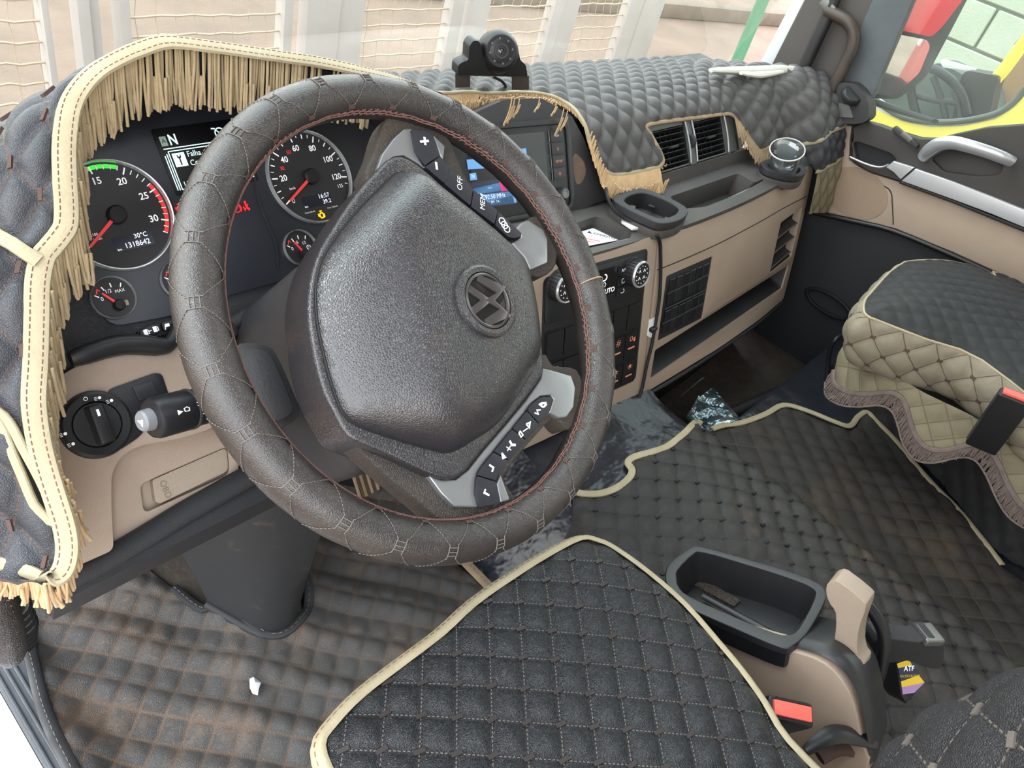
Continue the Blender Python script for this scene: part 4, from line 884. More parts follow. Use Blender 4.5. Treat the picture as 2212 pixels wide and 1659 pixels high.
# rocker switches: three rows of six
icons = {(1, 3): 'axle', (1, 4): 'lamp', (1, 5): 'truck', (2, 4): 'dome', (2, 5): 'night', (1, 0): 'horn', (2, 0): 'seat'}
rows = [(.122, .178), (.183, .240), (.246, .300)]
for r, (s0, s1) in enumerate(rows):
    pl('switch_bay', FS, rect(1.069, (s0 + s1) / 2, .262, s1 - s0, .003), m_dark, cp, th=.004, top=.0006, step=.09)
    for c in range(6):
        x = .945 + .0435 * c + .0145; sm = (s0 + s1) / 2
        for k, (q0, q1) in enumerate(((s0 + .002, sm), (sm, s1 - .002))):
            lit = (r, c) in icons
            pl('rocker_switch', FS, rect(x, (q0 + q1) / 2, .0405, q1 - q0 - .0006, .001), m_black, cp, th=.005, top=.0035 + (.0012 if k == 0 else 0), bev=.001, seg=1)
        if (r, c) in icons:
            y = -(s0 + sm) / 2; kx = icons[(r, c)]
            L = []
            if kx in ('lamp', 'dome', 'night'):
                L.append(plate(FX, circ(x, y + .002, .0036, 12), [circ(x, y + .002, .0026, 12)] if kx == 'lamp' else (), th=.0003, top=.0052))
                for i in range(8 if kx == 'lamp' else 5):
                    t = 2 * math.pi * i / 8 if kx == 'lamp' else math.pi + math.pi * i / 4
                    L.append(plate(FX, stroke([(x + .005 * math.cos(t), y + .002 + .005 * math.sin(t)), (x + .0078 * math.cos(t), y + .002 + .0078 * math.sin(t))], .0010), th=.0003, top=.0052))
            elif kx == 'axle':
                for dx in (-.008, 0, .008): L.append(plate(FX, stroke([(x + dx, y - .006), (x + dx, y + .006)], .0024), th=.0003, top=.0052))
                L.append(plate(FX, stroke([(x - .008, y), (x + .008, y)], .0012), th=.0003, top=.0052))
            elif kx == 'horn': L.append(plate(FX, [(x - .008, y - .002), (x + .002, y - .002), (x + .008, y - .005), (x + .008, y + .005), (x + .002, y + .002), (x - .008, y + .003)], th=.0003, top=.0052))
            elif kx == 'truck':
                L.append(plate(FX, rect(x - .004, y + .001, .008, .009), [rect(x - .004, y + .001, .006, .007)], th=.0003, top=.0052)); L.append(plate(FX, circ(x + .006, y - .004, .003, 10), th=.0003, top=.0052)); L.append(plate(FX, stroke([(x, y), (x + .009, y + .001)], .0014), th=.0003, top=.0052))
            else:
                L.append(plate(FX, stroke([(x, y + .007), (x, y), (x + .004, y - .004)], .003), th=.0003, top=.0052)); L.append(plate(FX, stroke([(x - .006, y - .006), (x + .006, y - .006)], .0014), th=.0003, top=.0052))
            mk('switch_icon', *join(L), m_clip if kx == 'axle' else m_orange, cp, smooth=0)
            lamp = m_green if kx == 'horn' else (m_clip if kx == 'axle' else m_orange)
            pl('switch_lamp', FS, rect(x, sm + .006, .020, .003, .001), lamp, cp, th=.001, top=.0042)
# --- tray deck
tl = rnd([(1.085, .664), (1.165, .664), (1.196, .600), (1.165, .581), (1.035, .598), (1.0, .62)], .012)
trr = rnd([(1.385, .605), (1.40, .650), (1.700, .650), (1.700, .604), (1.80, .606), (1.62, .590), (1.45, .588)], .012)
deck = [(x, yr(x) + .001) for x in np.linspace(.86, 1.99, 20)] + [(2.03, .60), (2.05, .70), (1.85, .715), (1.2, .715), (.86, .74)]
pl('tray_deck', TR, deck, m_dusty, dash, holes=[tl, trr], th=.01, top=.0, bev=.002)
def tray(q, z, mt):
    a = np.array(q); n = len(q); T = TR.m(a[:, 0], a[:, 1], -.002); c = a.mean(0); b2 = c + (a - c) * .93; B = TR.m(b2[:, 0], b2[:, 1], z)
    mk('tray_bowl', np.concatenate([T, B]), [(i, (i + 1) % n, n + (i + 1) % n, n + i) for i in range(n)] + [tuple(range(n, 2 * n))], mt, dash, smooth=30)
tray(tl, -.022, m_dusty); tray(trr, -.05, m_dusty)
# back wall under the vents, with the moulded slots
bw = Pl((1.5, .672, .51), (1, 0, 0), (0, .22, 1))
D('tray_back', plate(bw, [(-.22, .0), (.40, .0), (.40, .080), (-.22, .080)], th=.01), m_dusty)
for x0 in (-.055, .05, .115):
    L = [plate(bw, stroke([(x0, .02), (x0, .045), (x0 + .045, .05), (x0 + .045, .025)], .003), th=.002, top=.002)]
    mk('moulded_slot', *join(L), m_plast, dash)
# --- vent unit
D('vent_gap_filler', bevel(*boxv(VE.m(.09, .05, -.075), VE.ex, VE.ey, VE.n, (.54, .16, .04)), .004), m_dark)  # unseen filler box added to stop light leaking past the vent frame
vu = thing('air_vents', 'pair of black slatted air vents framed in grey on the dashboard', 'air vent', tuple(VE.m(.06, -.01, 0)))
pl('vent_frame', VE, rnd([(-.122, -.012), (.242, -.012), (.242, .094), (-.122, .094)], .006), m_vent, vu, holes=[rect(-.036, .032, .118, .082, .004), rect(.122, .032, .128, .082, .004)], th=.02, top=.0, bev=.0015)
for x0, w in ((-.036, .118), (.122, .128)):
    c = VE.m(x0, .032, -.04); v, f = boxv(c, VE.ex, VE.ey, VE.n, (w, .082, .002)); mk('vent_back', v, f, m_dark, vu)
    for s in (-1, 1): mk('vent_wall', *boxv(VE.m(x0 + s * w / 2, .032, -.02), VE.ex, VE.ey, VE.n, (.002, .082, .04)), m_dark, vu)
    for k in range(7):
        v, f = bevel(*boxv(VE.m(x0, -.003 + k * .0118, -.008), VE.ex, unit(VE.ey - VE.n * .35), unit(VE.n + VE.ey * .35), (w - .002, .0022, .018)), .0008, 1); mk('vent_slat', v, f, m_plast2, vu)
    for k in range(6): mk('vent_vane', *boxv(VE.m(x0 - w * .42 + k * w * .168, .032, -.024), VE.ex, VE.ey, VE.n, (.0016, .08, .016)), m_black, vu)
    mk('vent_tab', *bevel(*boxv(VE.m(x0 + .004, .033, .003), VE.ex, VE.ey, VE.n, (.03, .005, .008)), .0012), m_plast, vu)
for x0, w, mt in ((.0405, .026, m_vent), (.201, .012, m_vent)): mk('vent_pillar', *bevel(*boxv(VE.m(x0, .035, -.003), VE.ex, VE.ey, VE.n, (w, .10, .012)), .003, 2), mt, vu)
for x0 in (.027, .054, .196): tube('chrome_strip', [VE.m(x0 - .001, -.010, .003), VE.m(x0, .03, .006), VE.m(x0, .078, .004)], .0024, m_silver, vu, n=8, sm=4)
mk('vent_wheel', *lathev(VE.m(.0345, .035, -.003), VE.ex, [(0, 0), (.016, 0), (.0165, .004), (.016, .012), (0, .012)], 24), m_lower, vu)
# --- radio
rd = thing('radio_unit', 'dashboard radio with a lit colour screen and side keys', 'radio', tuple(SCN.m(-.2, .02, 0)))
plx('radio_surround', SCN, [(930, 330), (1000, 255), (1090, 215), (1170, 212), (1235, 250), (1262, 300), (1290, 375), (1330, 425), (1285, 440), (1150, 510), (1000, 560), (930, 480)], m_plast, dash, r=.006, th=.05, top=.0, bev=.004)
rin = rnd([(-.335, .004), (-.068, .004), (-.066, .150), (-.335, .150)], .016)
pl('surround_ridge', SCN, rnd([(-.345, -.004), (-.056, -.004), (-.054, .160), (-.345, .160)], .022), m_plast2, dash, holes=[rin], th=.004, top=.006, bev=.0015)
pl('radio_face', SCN, rin, m_black, rd, th=.006, top=.003, bev=.001)
scx = rect(-.205, .083, .172, .112, .003); pl('screen', SCN, scx, m_disp, rd, th=.002, top=.0042)
def sr(px, mt, nm='screen_tile', h=.0046): plx(nm, SCN, px, mt, rd, th=.0003, top=h, h0=h, smooth=0)
sr([(1008, 345), (1042, 342), (1046, 364), (1011, 366)], m_scrblue); sr([(1014, 375), (1028, 373), (1031, 388), (1016, 390)], m_scrblue)
sr([(1010, 395), (1098, 385), (1112, 440), (1020, 452)], m_scrdk); sr([(1020, 408), (1078, 395), (1084, 412), (1030, 420)], m_scrblue); sr([(1078, 392), (1094, 390), (1100, 410), (1084, 414)], m_scrpink)
sr([(1030, 422), (1112, 412), (1116, 438), (1040, 446)], m_scrblue); sr([(1124, 322), (1136, 320), (1138, 333), (1127, 335)], m_scrblue)
a, b = SCN.inv(1070, 424, .005); text('screen_text', '92.50 MHz', SCN, a, b, .010, m_white, rd, h=.005)
a, b = SCN.inv(1070, 436, .005); text('screen_text', 'FM  TA', SCN, a, b, .006, m_white, rd, h=.005); a, b = SCN.inv(1058, 405, .005); text('screen_text', '---', SCN, a, b, .009, m_white, rd, h=.005)
a, b = SCN.inv(1022, 381, .005); text('screen_text', 'N', SCN, a, b, .008, m_white, rd, h=.005)
for k, (y0, s) in enumerate(((.130, '<>'), (.108, '()'), (.086, 'SETUP'), (.064, 'O'))):
    pl('side_key', SCN, rect(-.090, y0, .030, .020, .002), m_plast2, rd, th=.004, top=.0052, bev=.0008); text('key_text', s, SCN, -.090, y0, .0075 if k != 2 else .006, m_orange if k else m_white, rd, h=.0056)
    pl('key_light', SCN, rect(-.1085, y0, .0014, .018), m_metal, rd, th=.001, top=.0050)
lathe('volume_knob', SCN.m(-.088, .028, .003), SCN.n, [(0, .008), (.006, .0085), (.007, .011), (.009, .0105), (.0115, .009), (.012, 0)], m_plast2, rd, n=32); lathe('knob_trim', SCN.m(-.088, .028, .003), SCN.n, [(.0063, .0105), (.0068, .0118), (.0084, .0115), (.0088, .0100)], m_metal, rd, n=32)
# worn patch on the plastic beside the radio
wp = inv(SCN, [(1236, 350), (1242, 333), (1250, 336), (1262, 350), (1266, 372), (1258, 392), (1247, 398), (1240, 378)], .001)
pl('worn_patch', SCN, [tuple(q) for q in cr([A(*q) for q in wp], 3, True)], mat('worn_plastic', S3(112, 92, 78), .8, bump=('noise', 200, .001), var=(S3(90, 74, 62), 40, .8)), dash, th=.001, top=.0004)
# --- card in the left tray
cd_ = thing('paper_card', 'white printed card lying in the shallow tray by the wheel', 'card', tuple(P(1300, 515, 'z', .541)))
TC = Pl((0, 0, .5415), (1, 0, 0), (0, 1, 0)); plx('card_sheet', TC, [(1250, 502), (1281, 493), (1335, 519), (1262, 533)], m_paper, cd_, th=.001, top=.0005)
ca = inv(TC, [(1275, 503), (1322, 515), (1278, 520), (1320, 525)]); ct = unit(A(*ca[1]) - A(*ca[0])); cang = math.atan2(ct[1], ct[0])
text('card_print', '▲ CFMOTO', TC, *TC.inv(1298, 509), .010, m_dark, cd_, rot=cang, h=.001); pl('card_line', TC, stroke([TC.inv(1262, 515), TC.inv(1296, 522)], .0014), m_red, cd_, th=.0003, top=.0009, smooth=0); pl('card_line', TC, stroke([TC.inv(1262, 520), TC.inv(1282, 524)], .0014), m_red, cd_, th=.0003, top=.0009, smooth=0)
# --- cup holders
def cupholder(label, pxs, zt, group='dashboard cup holders'):
    S_ = Pl((0, 0, zt), (1, 0, 0), (0, 1, 0)); q = [tuple(x) for x in cr([A(*p) for p in inv(S_, pxs)], 4, True)]; c = np.mean(q, 0)
    t = thing('cup_holder', label, 'cup holder', (c[0], c[1], zt - .04), group)
    hole = [tuple(c + (A(*p) - c) * .72) for p in q]; hin = [tuple(c + (A(*p) - c) * .62) for p in q]
    pl('holder_rim', S_, q, m_plast, t, holes=[hole], th=.016, top=0, bev=.003, seg=3)
    pl('holder_base', S_, [tuple(c + (A(*p) - c) * 1.02) for p in q], m_dusty, t, holes=[hole], th=.018, top=-.018, bev=.002)
    a = np.array(hole); b = np.array(hin); n = len(a); T = S_.m(a[:, 0], a[:, 1], -.003); B = S_.m(b[:, 0], b[:, 1], -.045)
    mk('holder_cup', np.concatenate([T, B]), [(i, (i + 1) % n, n + (i + 1) % n, n + i) for i in range(n)] + [tuple(range(n, 2 * n))], m_dark, t, smooth=40)
    for k in range(4): t_ = k * math.pi / 2 + .5; d = A(math.cos(t_), math.sin(t_)); r_ = np.abs(np.array(hole) - c).max() * .8; mk('grip_finger', *bevel(*boxv(S_.m(*(c + d * r_ * .85), -.018), A(*d, 0), A(-d[1], d[0], 0), (0, 0, 1), (.012, .014, .006)), .002), m_black, t)
    return t, c, S_
cupholder('empty black cup holder clipped to the dashboard beside the cable', [(1325, 428), (1345, 412), (1385, 406), (1440, 424), (1478, 444), (1487, 458), (1470, 474), (1430, 482), (1395, 470), (1345, 445)], .592)
ch2, cc2, CS2 = cupholder('black cup holder holding a clear plastic cup beside the door', [(1645, 350), (1668, 342), (1700, 348), (1738, 360), (1742, 372), (1725, 380), (1690, 376), (1655, 364)], .585)
cup = thing('plastic_cup', 'clear plastic cup standing in the cup holder', 'cup', (cc2[0], cc2[1], .56))
m_clear = bpy.data.materials.new('clear_plastic'); m_clear.use_nodes = True; glassy(m_clear, (.86, .9, .93), 2.2, .12, (.85, .88, .9))
ctop = P(1703, 318, 'z', .640)
ca_ = unit(A(ctop[0] - cc2[0], ctop[1] - cc2[1], .075)); co_ = A(cc2[0], cc2[1], .56)
lathe('cup_wall', co_, ca_, [(.030, 0), (.0335, .03), (.0385, .080), (.0397, .0815), (.0397, .083), (.0380, .083), (.0325, .03), (.029, .002)], m_clear, cup, n=40)
lathe('cup_rim', co_ + ca_ * .082, ca_, [(.0378, 0), (.0388, .0016), (.0402, .0012), (.0404, -.001), (.0386, -.0014), (.0378, 0)], m_clip, cup, n=40, fill=False)
# --- cable with its clips
cb = thing('camera_cable', 'thin black cable running down over the centre stack', 'cable', (1.23, .55, .4))
cpt = [SCN.m(*SCN.inv(1308, 405, .012), .012), P(1312, 425, 'z', .60), P(1325, 452, 'z', .585), P(1352, 472, 'z', .574), P(1380, 484, 'z', .572), P(1405, 495, 'z', .568), P(1418, 508, 'z', .566)] + [FS.m(*FS.inv(u, v, .005), .005) for u, v in ((1425, 522), (1427, 545), (1427, 600), (1424, 650), (1416, 700), (1408, 745), (1397, 790), (1388, 835), (1380, 860))]
tube('cable_run', cpt, .0036, m_dark, cb, n=8, sm=6)
c1 = thing('cable_clip', 'white adhesive cable clip on the tray beside the cup holder', 'clip', tuple(P(1360, 482, 'z', .563)), 'white cable clips')
S_ = Pl((0, 0, .566), (1, 0, 0), (0, 1, 0)); plx('clip_pad', S_, [(1343, 472), (1358, 465), (1391, 485), (1386, 493), (1366, 496), (1342, 480)], m_clip, c1, r=.003, th=.004, top=.002, bev=.001)
mk('clip_tie', *bevel(*boxv(P(1364, 472, 'z', .572), (1, 0, 0), (0, 1, 0), (0, 0, 1), (.008, .012, .01)), .002), m_black, c1)
c2 = thing('cable_clip', 'white adhesive cable clip on the front of the centre stack', 'clip', tuple(FS.m(1.232, .2, .002)), 'white cable clips')
plx('clip_pad', FS, [(1402, 690), (1417, 684), (1411, 725), (1402, 729), (1397, 725)], m_clip, c2, r=.003, th=.004, top=.003, bev=.001)
mk('clip_tie', *bevel(*boxv(FS.m(*FS.inv(1411, 711, .006), .006), (1, 0, 0), (0, 1, 0), (0, 0, 1), (.020, .010, .008)), .002), m_black, c2)
# ---------------------------------------------------------------- quilted dash cover, driver's cowl
hc_ = thing('cowl_cover', 'black quilted leather cover with cream edge tape and gold fringe over the instrument cowl', 'dash cover', (.2, .6, .6))
_d = np.r_[0, np.cumsum(np.linalg.norm(np.diff(HBs, axis=0), axis=1))]; LT = _d[-1]
_ii = np.linspace(0, len(HB) - 1, len(HBs))
kM = np.array([(0, .03, .000), (0, .03, .000), (-.008, .015, -.002), (-.025, .014, -.003), (-.045, .012, .000), (-.055, .015, .003), (-.035, .03, -.004), (-.03, .03, -.004)])
kO = np.array([(0, .26, -.18), (0, .26, -.18), (-.02, .20, -.17), (-.05, .16, -.14), (-.09, .13, -.10), (-.15, .14, -.06), (-.14, .15, -.05), (-.13, .14, -.04)])
kI = np.array([0, 6, 9, 11, 14, 22, 30, 36]) + 2
OM = np.stack([np.interp(_ii, kI, kM[:, j]) for j in range(3)], 1); OO = np.stack([np.interp(_ii, kI, kO[:, j]) for j in range(3)], 1)
SCL = .26
def _hc(t, s):
    t = np.asarray(t, float); s = np.asarray(s, float) / SCL; t, s = np.broadcast_arrays(t, s)
    B = np.stack([np.interp(t, _d, HBs[:, j]) for j in range(3)], -1); M = np.stack([np.interp(t, _d, OM[:, j]) for j in range(3)], -1); O = np.stack([np.interp(t, _d, OO[:, j]) for j in range(3)], -1)
    s = s[..., None]; return B + 2 * s * (1 - s) * M * 1.6 + s * s * O
HC = Sf(_hc, (0.02, LT - .02), (0, SCL), 1)
if (HC.nrm(A(LT * .5), A(.05)) @ (CAM - HC.fn(A(LT * .5), A(.05)).ravel())).ravel()[0] < 0: HC.flip = -1
ho = [(.0, .0), (LT * .999, .0), (LT * .999, SCL), (0, SCL)]
ho = [(t, 0.0) for t in np.linspace(0.0, LT, 60)] + [(t, SCL) for t in np.linspace(LT, 0, 60)]
slit = [A(*q) for q in inv(HC, [(-12, 888), (10, 898), (30, 925), (50, 965), (75, 1010), (100, 1060), (116, 1110), (118, 1128), (100, 1115), (76, 1088), (55, 1040), (38, 1000), (10, 930)])]
slit = [tuple(q) for q in cr(slit, 2, True)]
quilt('quilted_leather', HC, ho, .046, math.radians(38), .0085, m_hood, hc_, holes=[slit], sub=8, taper=.022, pw=2.4, base=-.004)
tufts('quilt_ribbons', HC, nodes_of(ho, .046, math.radians(38), margin=.012), .005, .010, .0, m_ribbon, hc_, h=.001, th=.0018)
nb = np.array([HC.nrm(A(t), A(.004)).ravel() for t in _d])
_w = np.clip((np.arange(len(nb)) - 50) / 25., 0, 1)[:, None]; nb = nb * _w + A(0, -.22, .97) * (1 - _w)
v, f = sweepv(HBs + nb / np.linalg.norm(nb, axis=1, keepdims=True) * .0015, nb, band(.0175, .0032)); mk('edge_tape', v, f, m_binding, hc_, smooth=50)
Bt = np.cross(np.gradient(HBs, axis=0), nb); Bt /= np.linalg.norm(Bt, axis=1, keepdims=True); Nn = nb / np.linalg.norm(nb, axis=1, keepdims=True)
for k in (-.0045, .0045): o = dash_stitch(HBs + Bt * k + Nn * .0046, .0006, m_lace, 'tape_stitching', hc_, .0035, .002); o['kind'] = 'stuff'
# joining tape on the flank and tape round the slit
sj = [HC.inv(u, v) for u, v in ((-25, 500), (0, 517), (30, 533), (58, 552), (84, 568))]
p = np.array([HC.m(*q, .004) for q in sj]); v, f = sweepv(p, [HC.nrm(A(q[0]), A(q[1])).ravel() for q in sj], band(.011, .003)); mk('edge_tape', v, f, m_binding, hc_)
sp_ = [HC.m(*q, .001) for q in slit]; ns_ = [HC.nrm(A(q[0]), A(q[1])).ravel() for q in slit]; v, f = sweepv(sp_ + sp_[:1], ns_ + ns_[:1], band(.007, .003)); mk('edge_tape', v, f, m_binding, hc_)
# fringe
def strands(starts, lens, r=.00145, sway=.0022, push=None, dn=A(0, 0, -1), seg=4, loop=.25):
    L = []
    for p0, ln in zip(starts, lens):
        sw = A(random.gauss(0, sway), random.gauss(0, sway * .6), 0); pts = []
        for t in np.linspace(0, 1, seg): pts.append(p0 + dn * ln * t + sw * t * t + (push * math.sin(t * 1.5) if push is not None else 0))
        if random.random() < loop:
            q = pts[-1] + A(.0022, 0, .002); pts += [pts[-1] + A(.0012, 0, -.0014), q, q + A(.0002, 0, ln * .5)]
        L.append(tubev(pts, r * random.uniform(.85, 1.1), 6))
    return join(L)
st_, ln_ = [], []; st2, ln2 = [], []
for t in np.arange(.16, LT - .002, .0022):
    i = np.interp(t, _d, _ii); p0 = np.array([np.interp(t, _d, HBs[:, j]) for j in range(3)]); nn = np.array([np.interp(t, _d, Nn[:, j]) for j in range(3)])
    bb = np.array([np.interp(t, _d, Bt[:, j]) for j in range(3)])
    p0 = p0 - nn * .002 + bb * .006 * (1 if False else 0)
    if 15 < i < 32: p0 = p0 + A(.007, -.003, .0)
    if 4.60 < i < 4.95: continue
    tgt, tl = (st_, ln_) if i < 29 else (st2, ln2)
    tgt.append(p0 + A(random.gauss(0, .0008), random.gauss(0, .0015), 0)); tl.append((.055 if i < 28 else .036) * random.uniform(.92, 1.05))
o = mk('fringe', *strands(st_, ln_), m_fringe, hc_, smooth=70); o['kind'] = 'stuff'
o = mk('fringe', *strands(st2, ln2, sway=.004), m_fringe2, hc_, smooth=70); o['kind'] = 'stuff'
# lower corner piece of the cover with its own fringe, left of the slit
lowp = [HC.m(*HC.inv(u, v), .0) for u, v in ((88, 1247), (70, 1238), (45, 1228), (20, 1222), (-10, 1215))]
v, f = sweepv(lowp, [HC.nrm(A(LT * .97), A(.05)).ravel()] * len(lowp), band(.010, .003)); mk('edge_tape', v, f, m_binding, hc_)
lp2 = cr(lowp, 14); o = mk('fringe', *strands(lp2, [.038] * len(lp2), sway=.005), m_fringe2, hc_, smooth=70); o['kind'] = 'stuff'
# ---------------------------------------------------------------- quilted cover over the centre and passenger side
KX = np.array([.50, .72, .95, 1.2, 1.70, 1.88, 2.0, 2.11])
KP = np.array([[(1.0, .72), (.95, .77), (.89, .80), (.82, .805), (.76, .795), (.71, .765), (.67, .73)],
    [(1.0, .715), (.955, .738), (.91, .748), (.86, .746), (.82, .733), (.785, .69), (.755, .64)],
    [(1.0, .702), (.95, .712), (.90, .718), (.85, .717), (.81, .706), (.778, .66), (.748, .61)],
    [(1.0, .695), (.945, .704), (.89, .709), (.83, .706), (.768, .688), (.720, .629), (.670, .562)],
    [(.97, .695), (.915, .703), (.86, .708), (.81, .706), (.762, .688), (.715, .629), (.667, .562)],
    [(.91, .698), (.855, .714), (.80, .724), (.745, .714), (.697, .672), (.66, .602), (.635, .522)],
    [(.83, .705), (.775, .732), (.715, .736), (.652, .702), (.60, .638), (.565, .55), (.54, .45)],
    [(.80, .700), (.75, .728), (.69, .726), (.63, .69), (.588, .628), (.553, .54), (.528, .44)]])
SS = .060
def _cv(x, b):
    x = np.asarray(x, float); b = np.asarray(b, float); x, b = np.broadcast_arrays(x, b); s = np.clip(b / SS, -.5, 6.8); i = np.clip(np.floor(s).astype(int), 0, 5); t = s - i
    xs = np.clip(x, KX[0], KX[-1]); j = np.clip(np.searchsorted(KX, xs, 'right') - 1, 0, len(KX) - 2); w = (xs - KX[j]) / (KX[j + 1] - KX[j]); w = w * w * (3 - 2 * w)
    def pr(k): k = np.clip(k, 0, 6); return KP[j, k] * (1 - w)[..., None] + KP[j + 1, k] * w[..., None]
    a, p, c, d = pr(i - 1), pr(i), pr(i + 1), pr(i + 2); t = t[..., None]
    q = .5 * (2 * p + (c - a) * t + (2 * a - 5 * p + 4 * c - d) * t * t + (3 * p - a - 3 * c + d) * t ** 3)
    return np.stack([x, q[..., 0], q[..., 1]], -1)
CV = Sf(_cv, (.55, 2.11), (.0, 6 * SS), 1)
if CV.nrm(A(1.4), A(.10)).ravel()[2] < 0: CV.flip = -1
dc = thing('dash_cover', 'dark grey diamond-quilted leather cover on top of the centre and passenger dashboard', 'dash cover', (1.4, .75, .6))
ce = [(1000, 203), (1060, 206), (1110, 203), (1160, 205), (1200, 214), (1235, 235), (1256, 262), (1270, 300), (1286, 342), (1306, 370), (1332, 378), (1380, 370), (1422, 360), (1430, 347), (1419, 320), (1403, 292), (1394, 273), (1430, 264), (1500, 255), (1545, 249), (1577, 248), (1592, 263), (1612, 292), (1630, 316), (1643, 325), (1664, 313)]
ceq = inv(CV, ce); edge1 = [tuple(q) for q in cr([A(*q) for q in ceq], 4)]
s1 = inv(CV, [(1719, 311), (1770, 292), (1813, 270)]); s2 = inv(CV, [(1755, 366), (1785, 353), (1810, 337)])
o1 = [(.50, edge1[0][1] - .03), (.75, edge1[0][1] - .012)] + edge1 + [(1.93, s1[0][1]), (2.0, s1[1][1]), (2.11, s1[2][1]), (2.11, .004), (.50, .004)]
quilt('quilted_leather', CV, o1, .0350, math.radians(45), .0100, m_cover, dc, sub=8, taper=.006, base=.003, pw=2.2)
s2b = [s2[0][1], s2[1][1], s2[2][1]]
quilt('scale_quilting', CV, [(1.93, s1[0][1]), (2.0, s1[1][1]), (2.11, s1[2][1]), (2.11, s2b[2]), (2.06, s2b[1]), (1.98, s2b[0])], .026, math.radians(45), .008, m_hood, dc, sub=6, taper=.004, base=.003)
quilt('tan_quilting', CV, [(1.985, s2b[0]), (2.06, s2b[1]), (2.11, s2b[2]), (2.11, .375), (2.0, .386)], .030, math.radians(45), .006, m_skirtq, dc, sub=6, taper=.004, base=.003)
def tape(name, q, w, mt, par, h=.003, S=CV):
    q = [tuple(x) for x in cr([A(*x) for x in q], 5)]; p = [S.m(*x, h) for x in q]; n_ = [S.nrm(A(x[0]), A(x[1])).ravel() for x in q]; v, f = sweepv(p, n_, band(w, .003)); return mk(name, v, f, mt, par, smooth=50), np.array(p), np.array(n_)
tape('joining_tape', [(1.93, s1[0][1]), (2.0, s1[1][1]), (2.11, s1[2][1])], .010, m_binding, dc); tape('joining_tape', [(1.98, s2b[0]), (2.06, s2b[1]), (2.11, s2b[2])], .010, m_binding, dc)
_, ep, en = tape('edge_tape', [(.62, edge1[0][1] - .02), (.80, edge1[0][1] - .01)] + ceq[:13], .0075, m_binding, dc)
_, ep2, en2 = tape('edge_tape', ceq[12:], .008, m_bind2, dc)
def along(pts, step):
    d = np.r_[0, np.cumsum(np.linalg.norm(np.diff(pts, axis=0), axis=1))]; return [np.array([np.interp(t, d, pts[:, j]) for j in range(3)]) for t in np.arange(0, d[-1], step)]
Lp = along(ep, .0030); st_, ln_, cur = [], [], []
for p0 in Lp:
    u, v = pj(p0)
    if u < 1030: st_.append(p0); ln_.append(.034 * random.uniform(.9, 1.05))
    elif u < 1190:
        cur.append(p0); st_.append(p0); ln_.append(random.choice([.008, .010, .012]))
    elif v < 262: st_.append(p0); ln_.append(.012)
    else: st_.append(p0 + A(-.001, -.002, 0)); ln_.append((.052 if v > 330 else .040) * random.uniform(.9, 1.06))
o = mk('fringe', *strands(st_, ln_, sway=.0012, dn=unit(A(0, -.60, -.80)), loop=.5), m_fringe2, dc, smooth=70); o['kind'] = 'stuff'
L = []
for k, p0 in enumerate(cur):                        # tangled loops over the radio
    r_ = random.uniform(.0055, .0095); ph = random.uniform(0, 6); sk = random.uniform(-.004, .004)
    L.append(tubev([p0 + A(r_ * math.cos(a + ph) * .8 + sk * a * .2, -.013, -.011 + r_ * math.sin(a + ph)) for a in np.linspace(0, 5.6, 11)], .0013, 5))
for (u, v, ln) in ((1112, 212, .042), (1106, 212, .046), (1122, 214, .030), (1218, 235, .050), (1226, 240, .034), (1202, 222, .022), (1165, 215, .02)):
    p0 = SCN.m(*SCN.inv(u, v, .03), .03); q = [p0 + A(.004 * math.sin(t * 3) - .006 * t, 0, -ln * t) for t in np.linspace(0, 1, 7)]; q += [q[-1] + A(.003, 0, -.002), q[-1] + A(.004, 0, .004)] + [x + A(.0045, 0, 0) for x in q[::-1]][1:5]; L.append(tubev(cr(q, 2), .0011, 5))
o = mk('tangled_fringe', *join(L), m_fringe2, dc, smooth=70); o['kind'] = 'stuff'
st_, ln_ = [], []
for p0 in along(ep2, .0036):
    u, v = pj(p0)
    if u < 1432 and v > 285: st_.append(p0); ln_.append(.007)
    if u > 1585: st_.append(p0 + A(0, -.003, 0)); ln_.append((.05 if u < 1650 else .03) * random.uniform(.85, 1.1))
o = mk('fringe', *strands(st_, ln_, r=.0013, sway=.004, dn=unit(A(0, -.66, -.75))), m_bind2, dc, smooth=70); o['kind'] = 'stuff'
# ---------------------------------------------------------------- camera on its bracket
o0 = P(1064, 192, 'z', .722); BP = Pl(o0, (.963, -.267, 0), (0, 0, 1))
cm = thing('dash_camera', 'black ball camera on a metal bracket standing on the dash cover', 'camera', tuple(o0))
def bq(px, h=0): return inv(BP, px, h)
k = abs(BP.inv(1143, 190)[0] - BP.inv(985, 190)[0]) / 158.
br = bq(h=.018, px=[(984, 190), (984, 158), (1143, 164), (1143, 194), (1106, 195), (1106, 166), (1016, 164), (1016, 188)])
pl('bracket', BP, br, mat('bracket_metal', S3(66, 62, 60), .45, metal=.4, var=(S3(96, 84, 74), 30, .6)), cm, th=.0016, top=.018, bev=.0004, seg=1)
cb0 = [(988, 163), (990, 140), (1000, 134), (1012, 130), (1014, 100), (1022, 88), (1034, 88), (1040, 100), (1044, 122), (1062, 132), (1090, 134), (1100, 122), (1104, 100), (1112, 94), (1119, 104), (1124, 130), (1136, 140), (1140, 165), (1106, 164), (1016, 162)]
mk('camera_base', *plate(BP, rnd(bq(cb0, .03), .004, 3), th=.022, top=.030, bev=.006, seg=3), m_black, cm, smooth=60)
mk('pivot_disc', *lathev(BP.m(*BP.inv(1020, 104, .012), .012), BP.ex * -1, [(0, .006), (.012, .006), (.014, .004), (.014, -.01)], 28), m_plast2, cm)
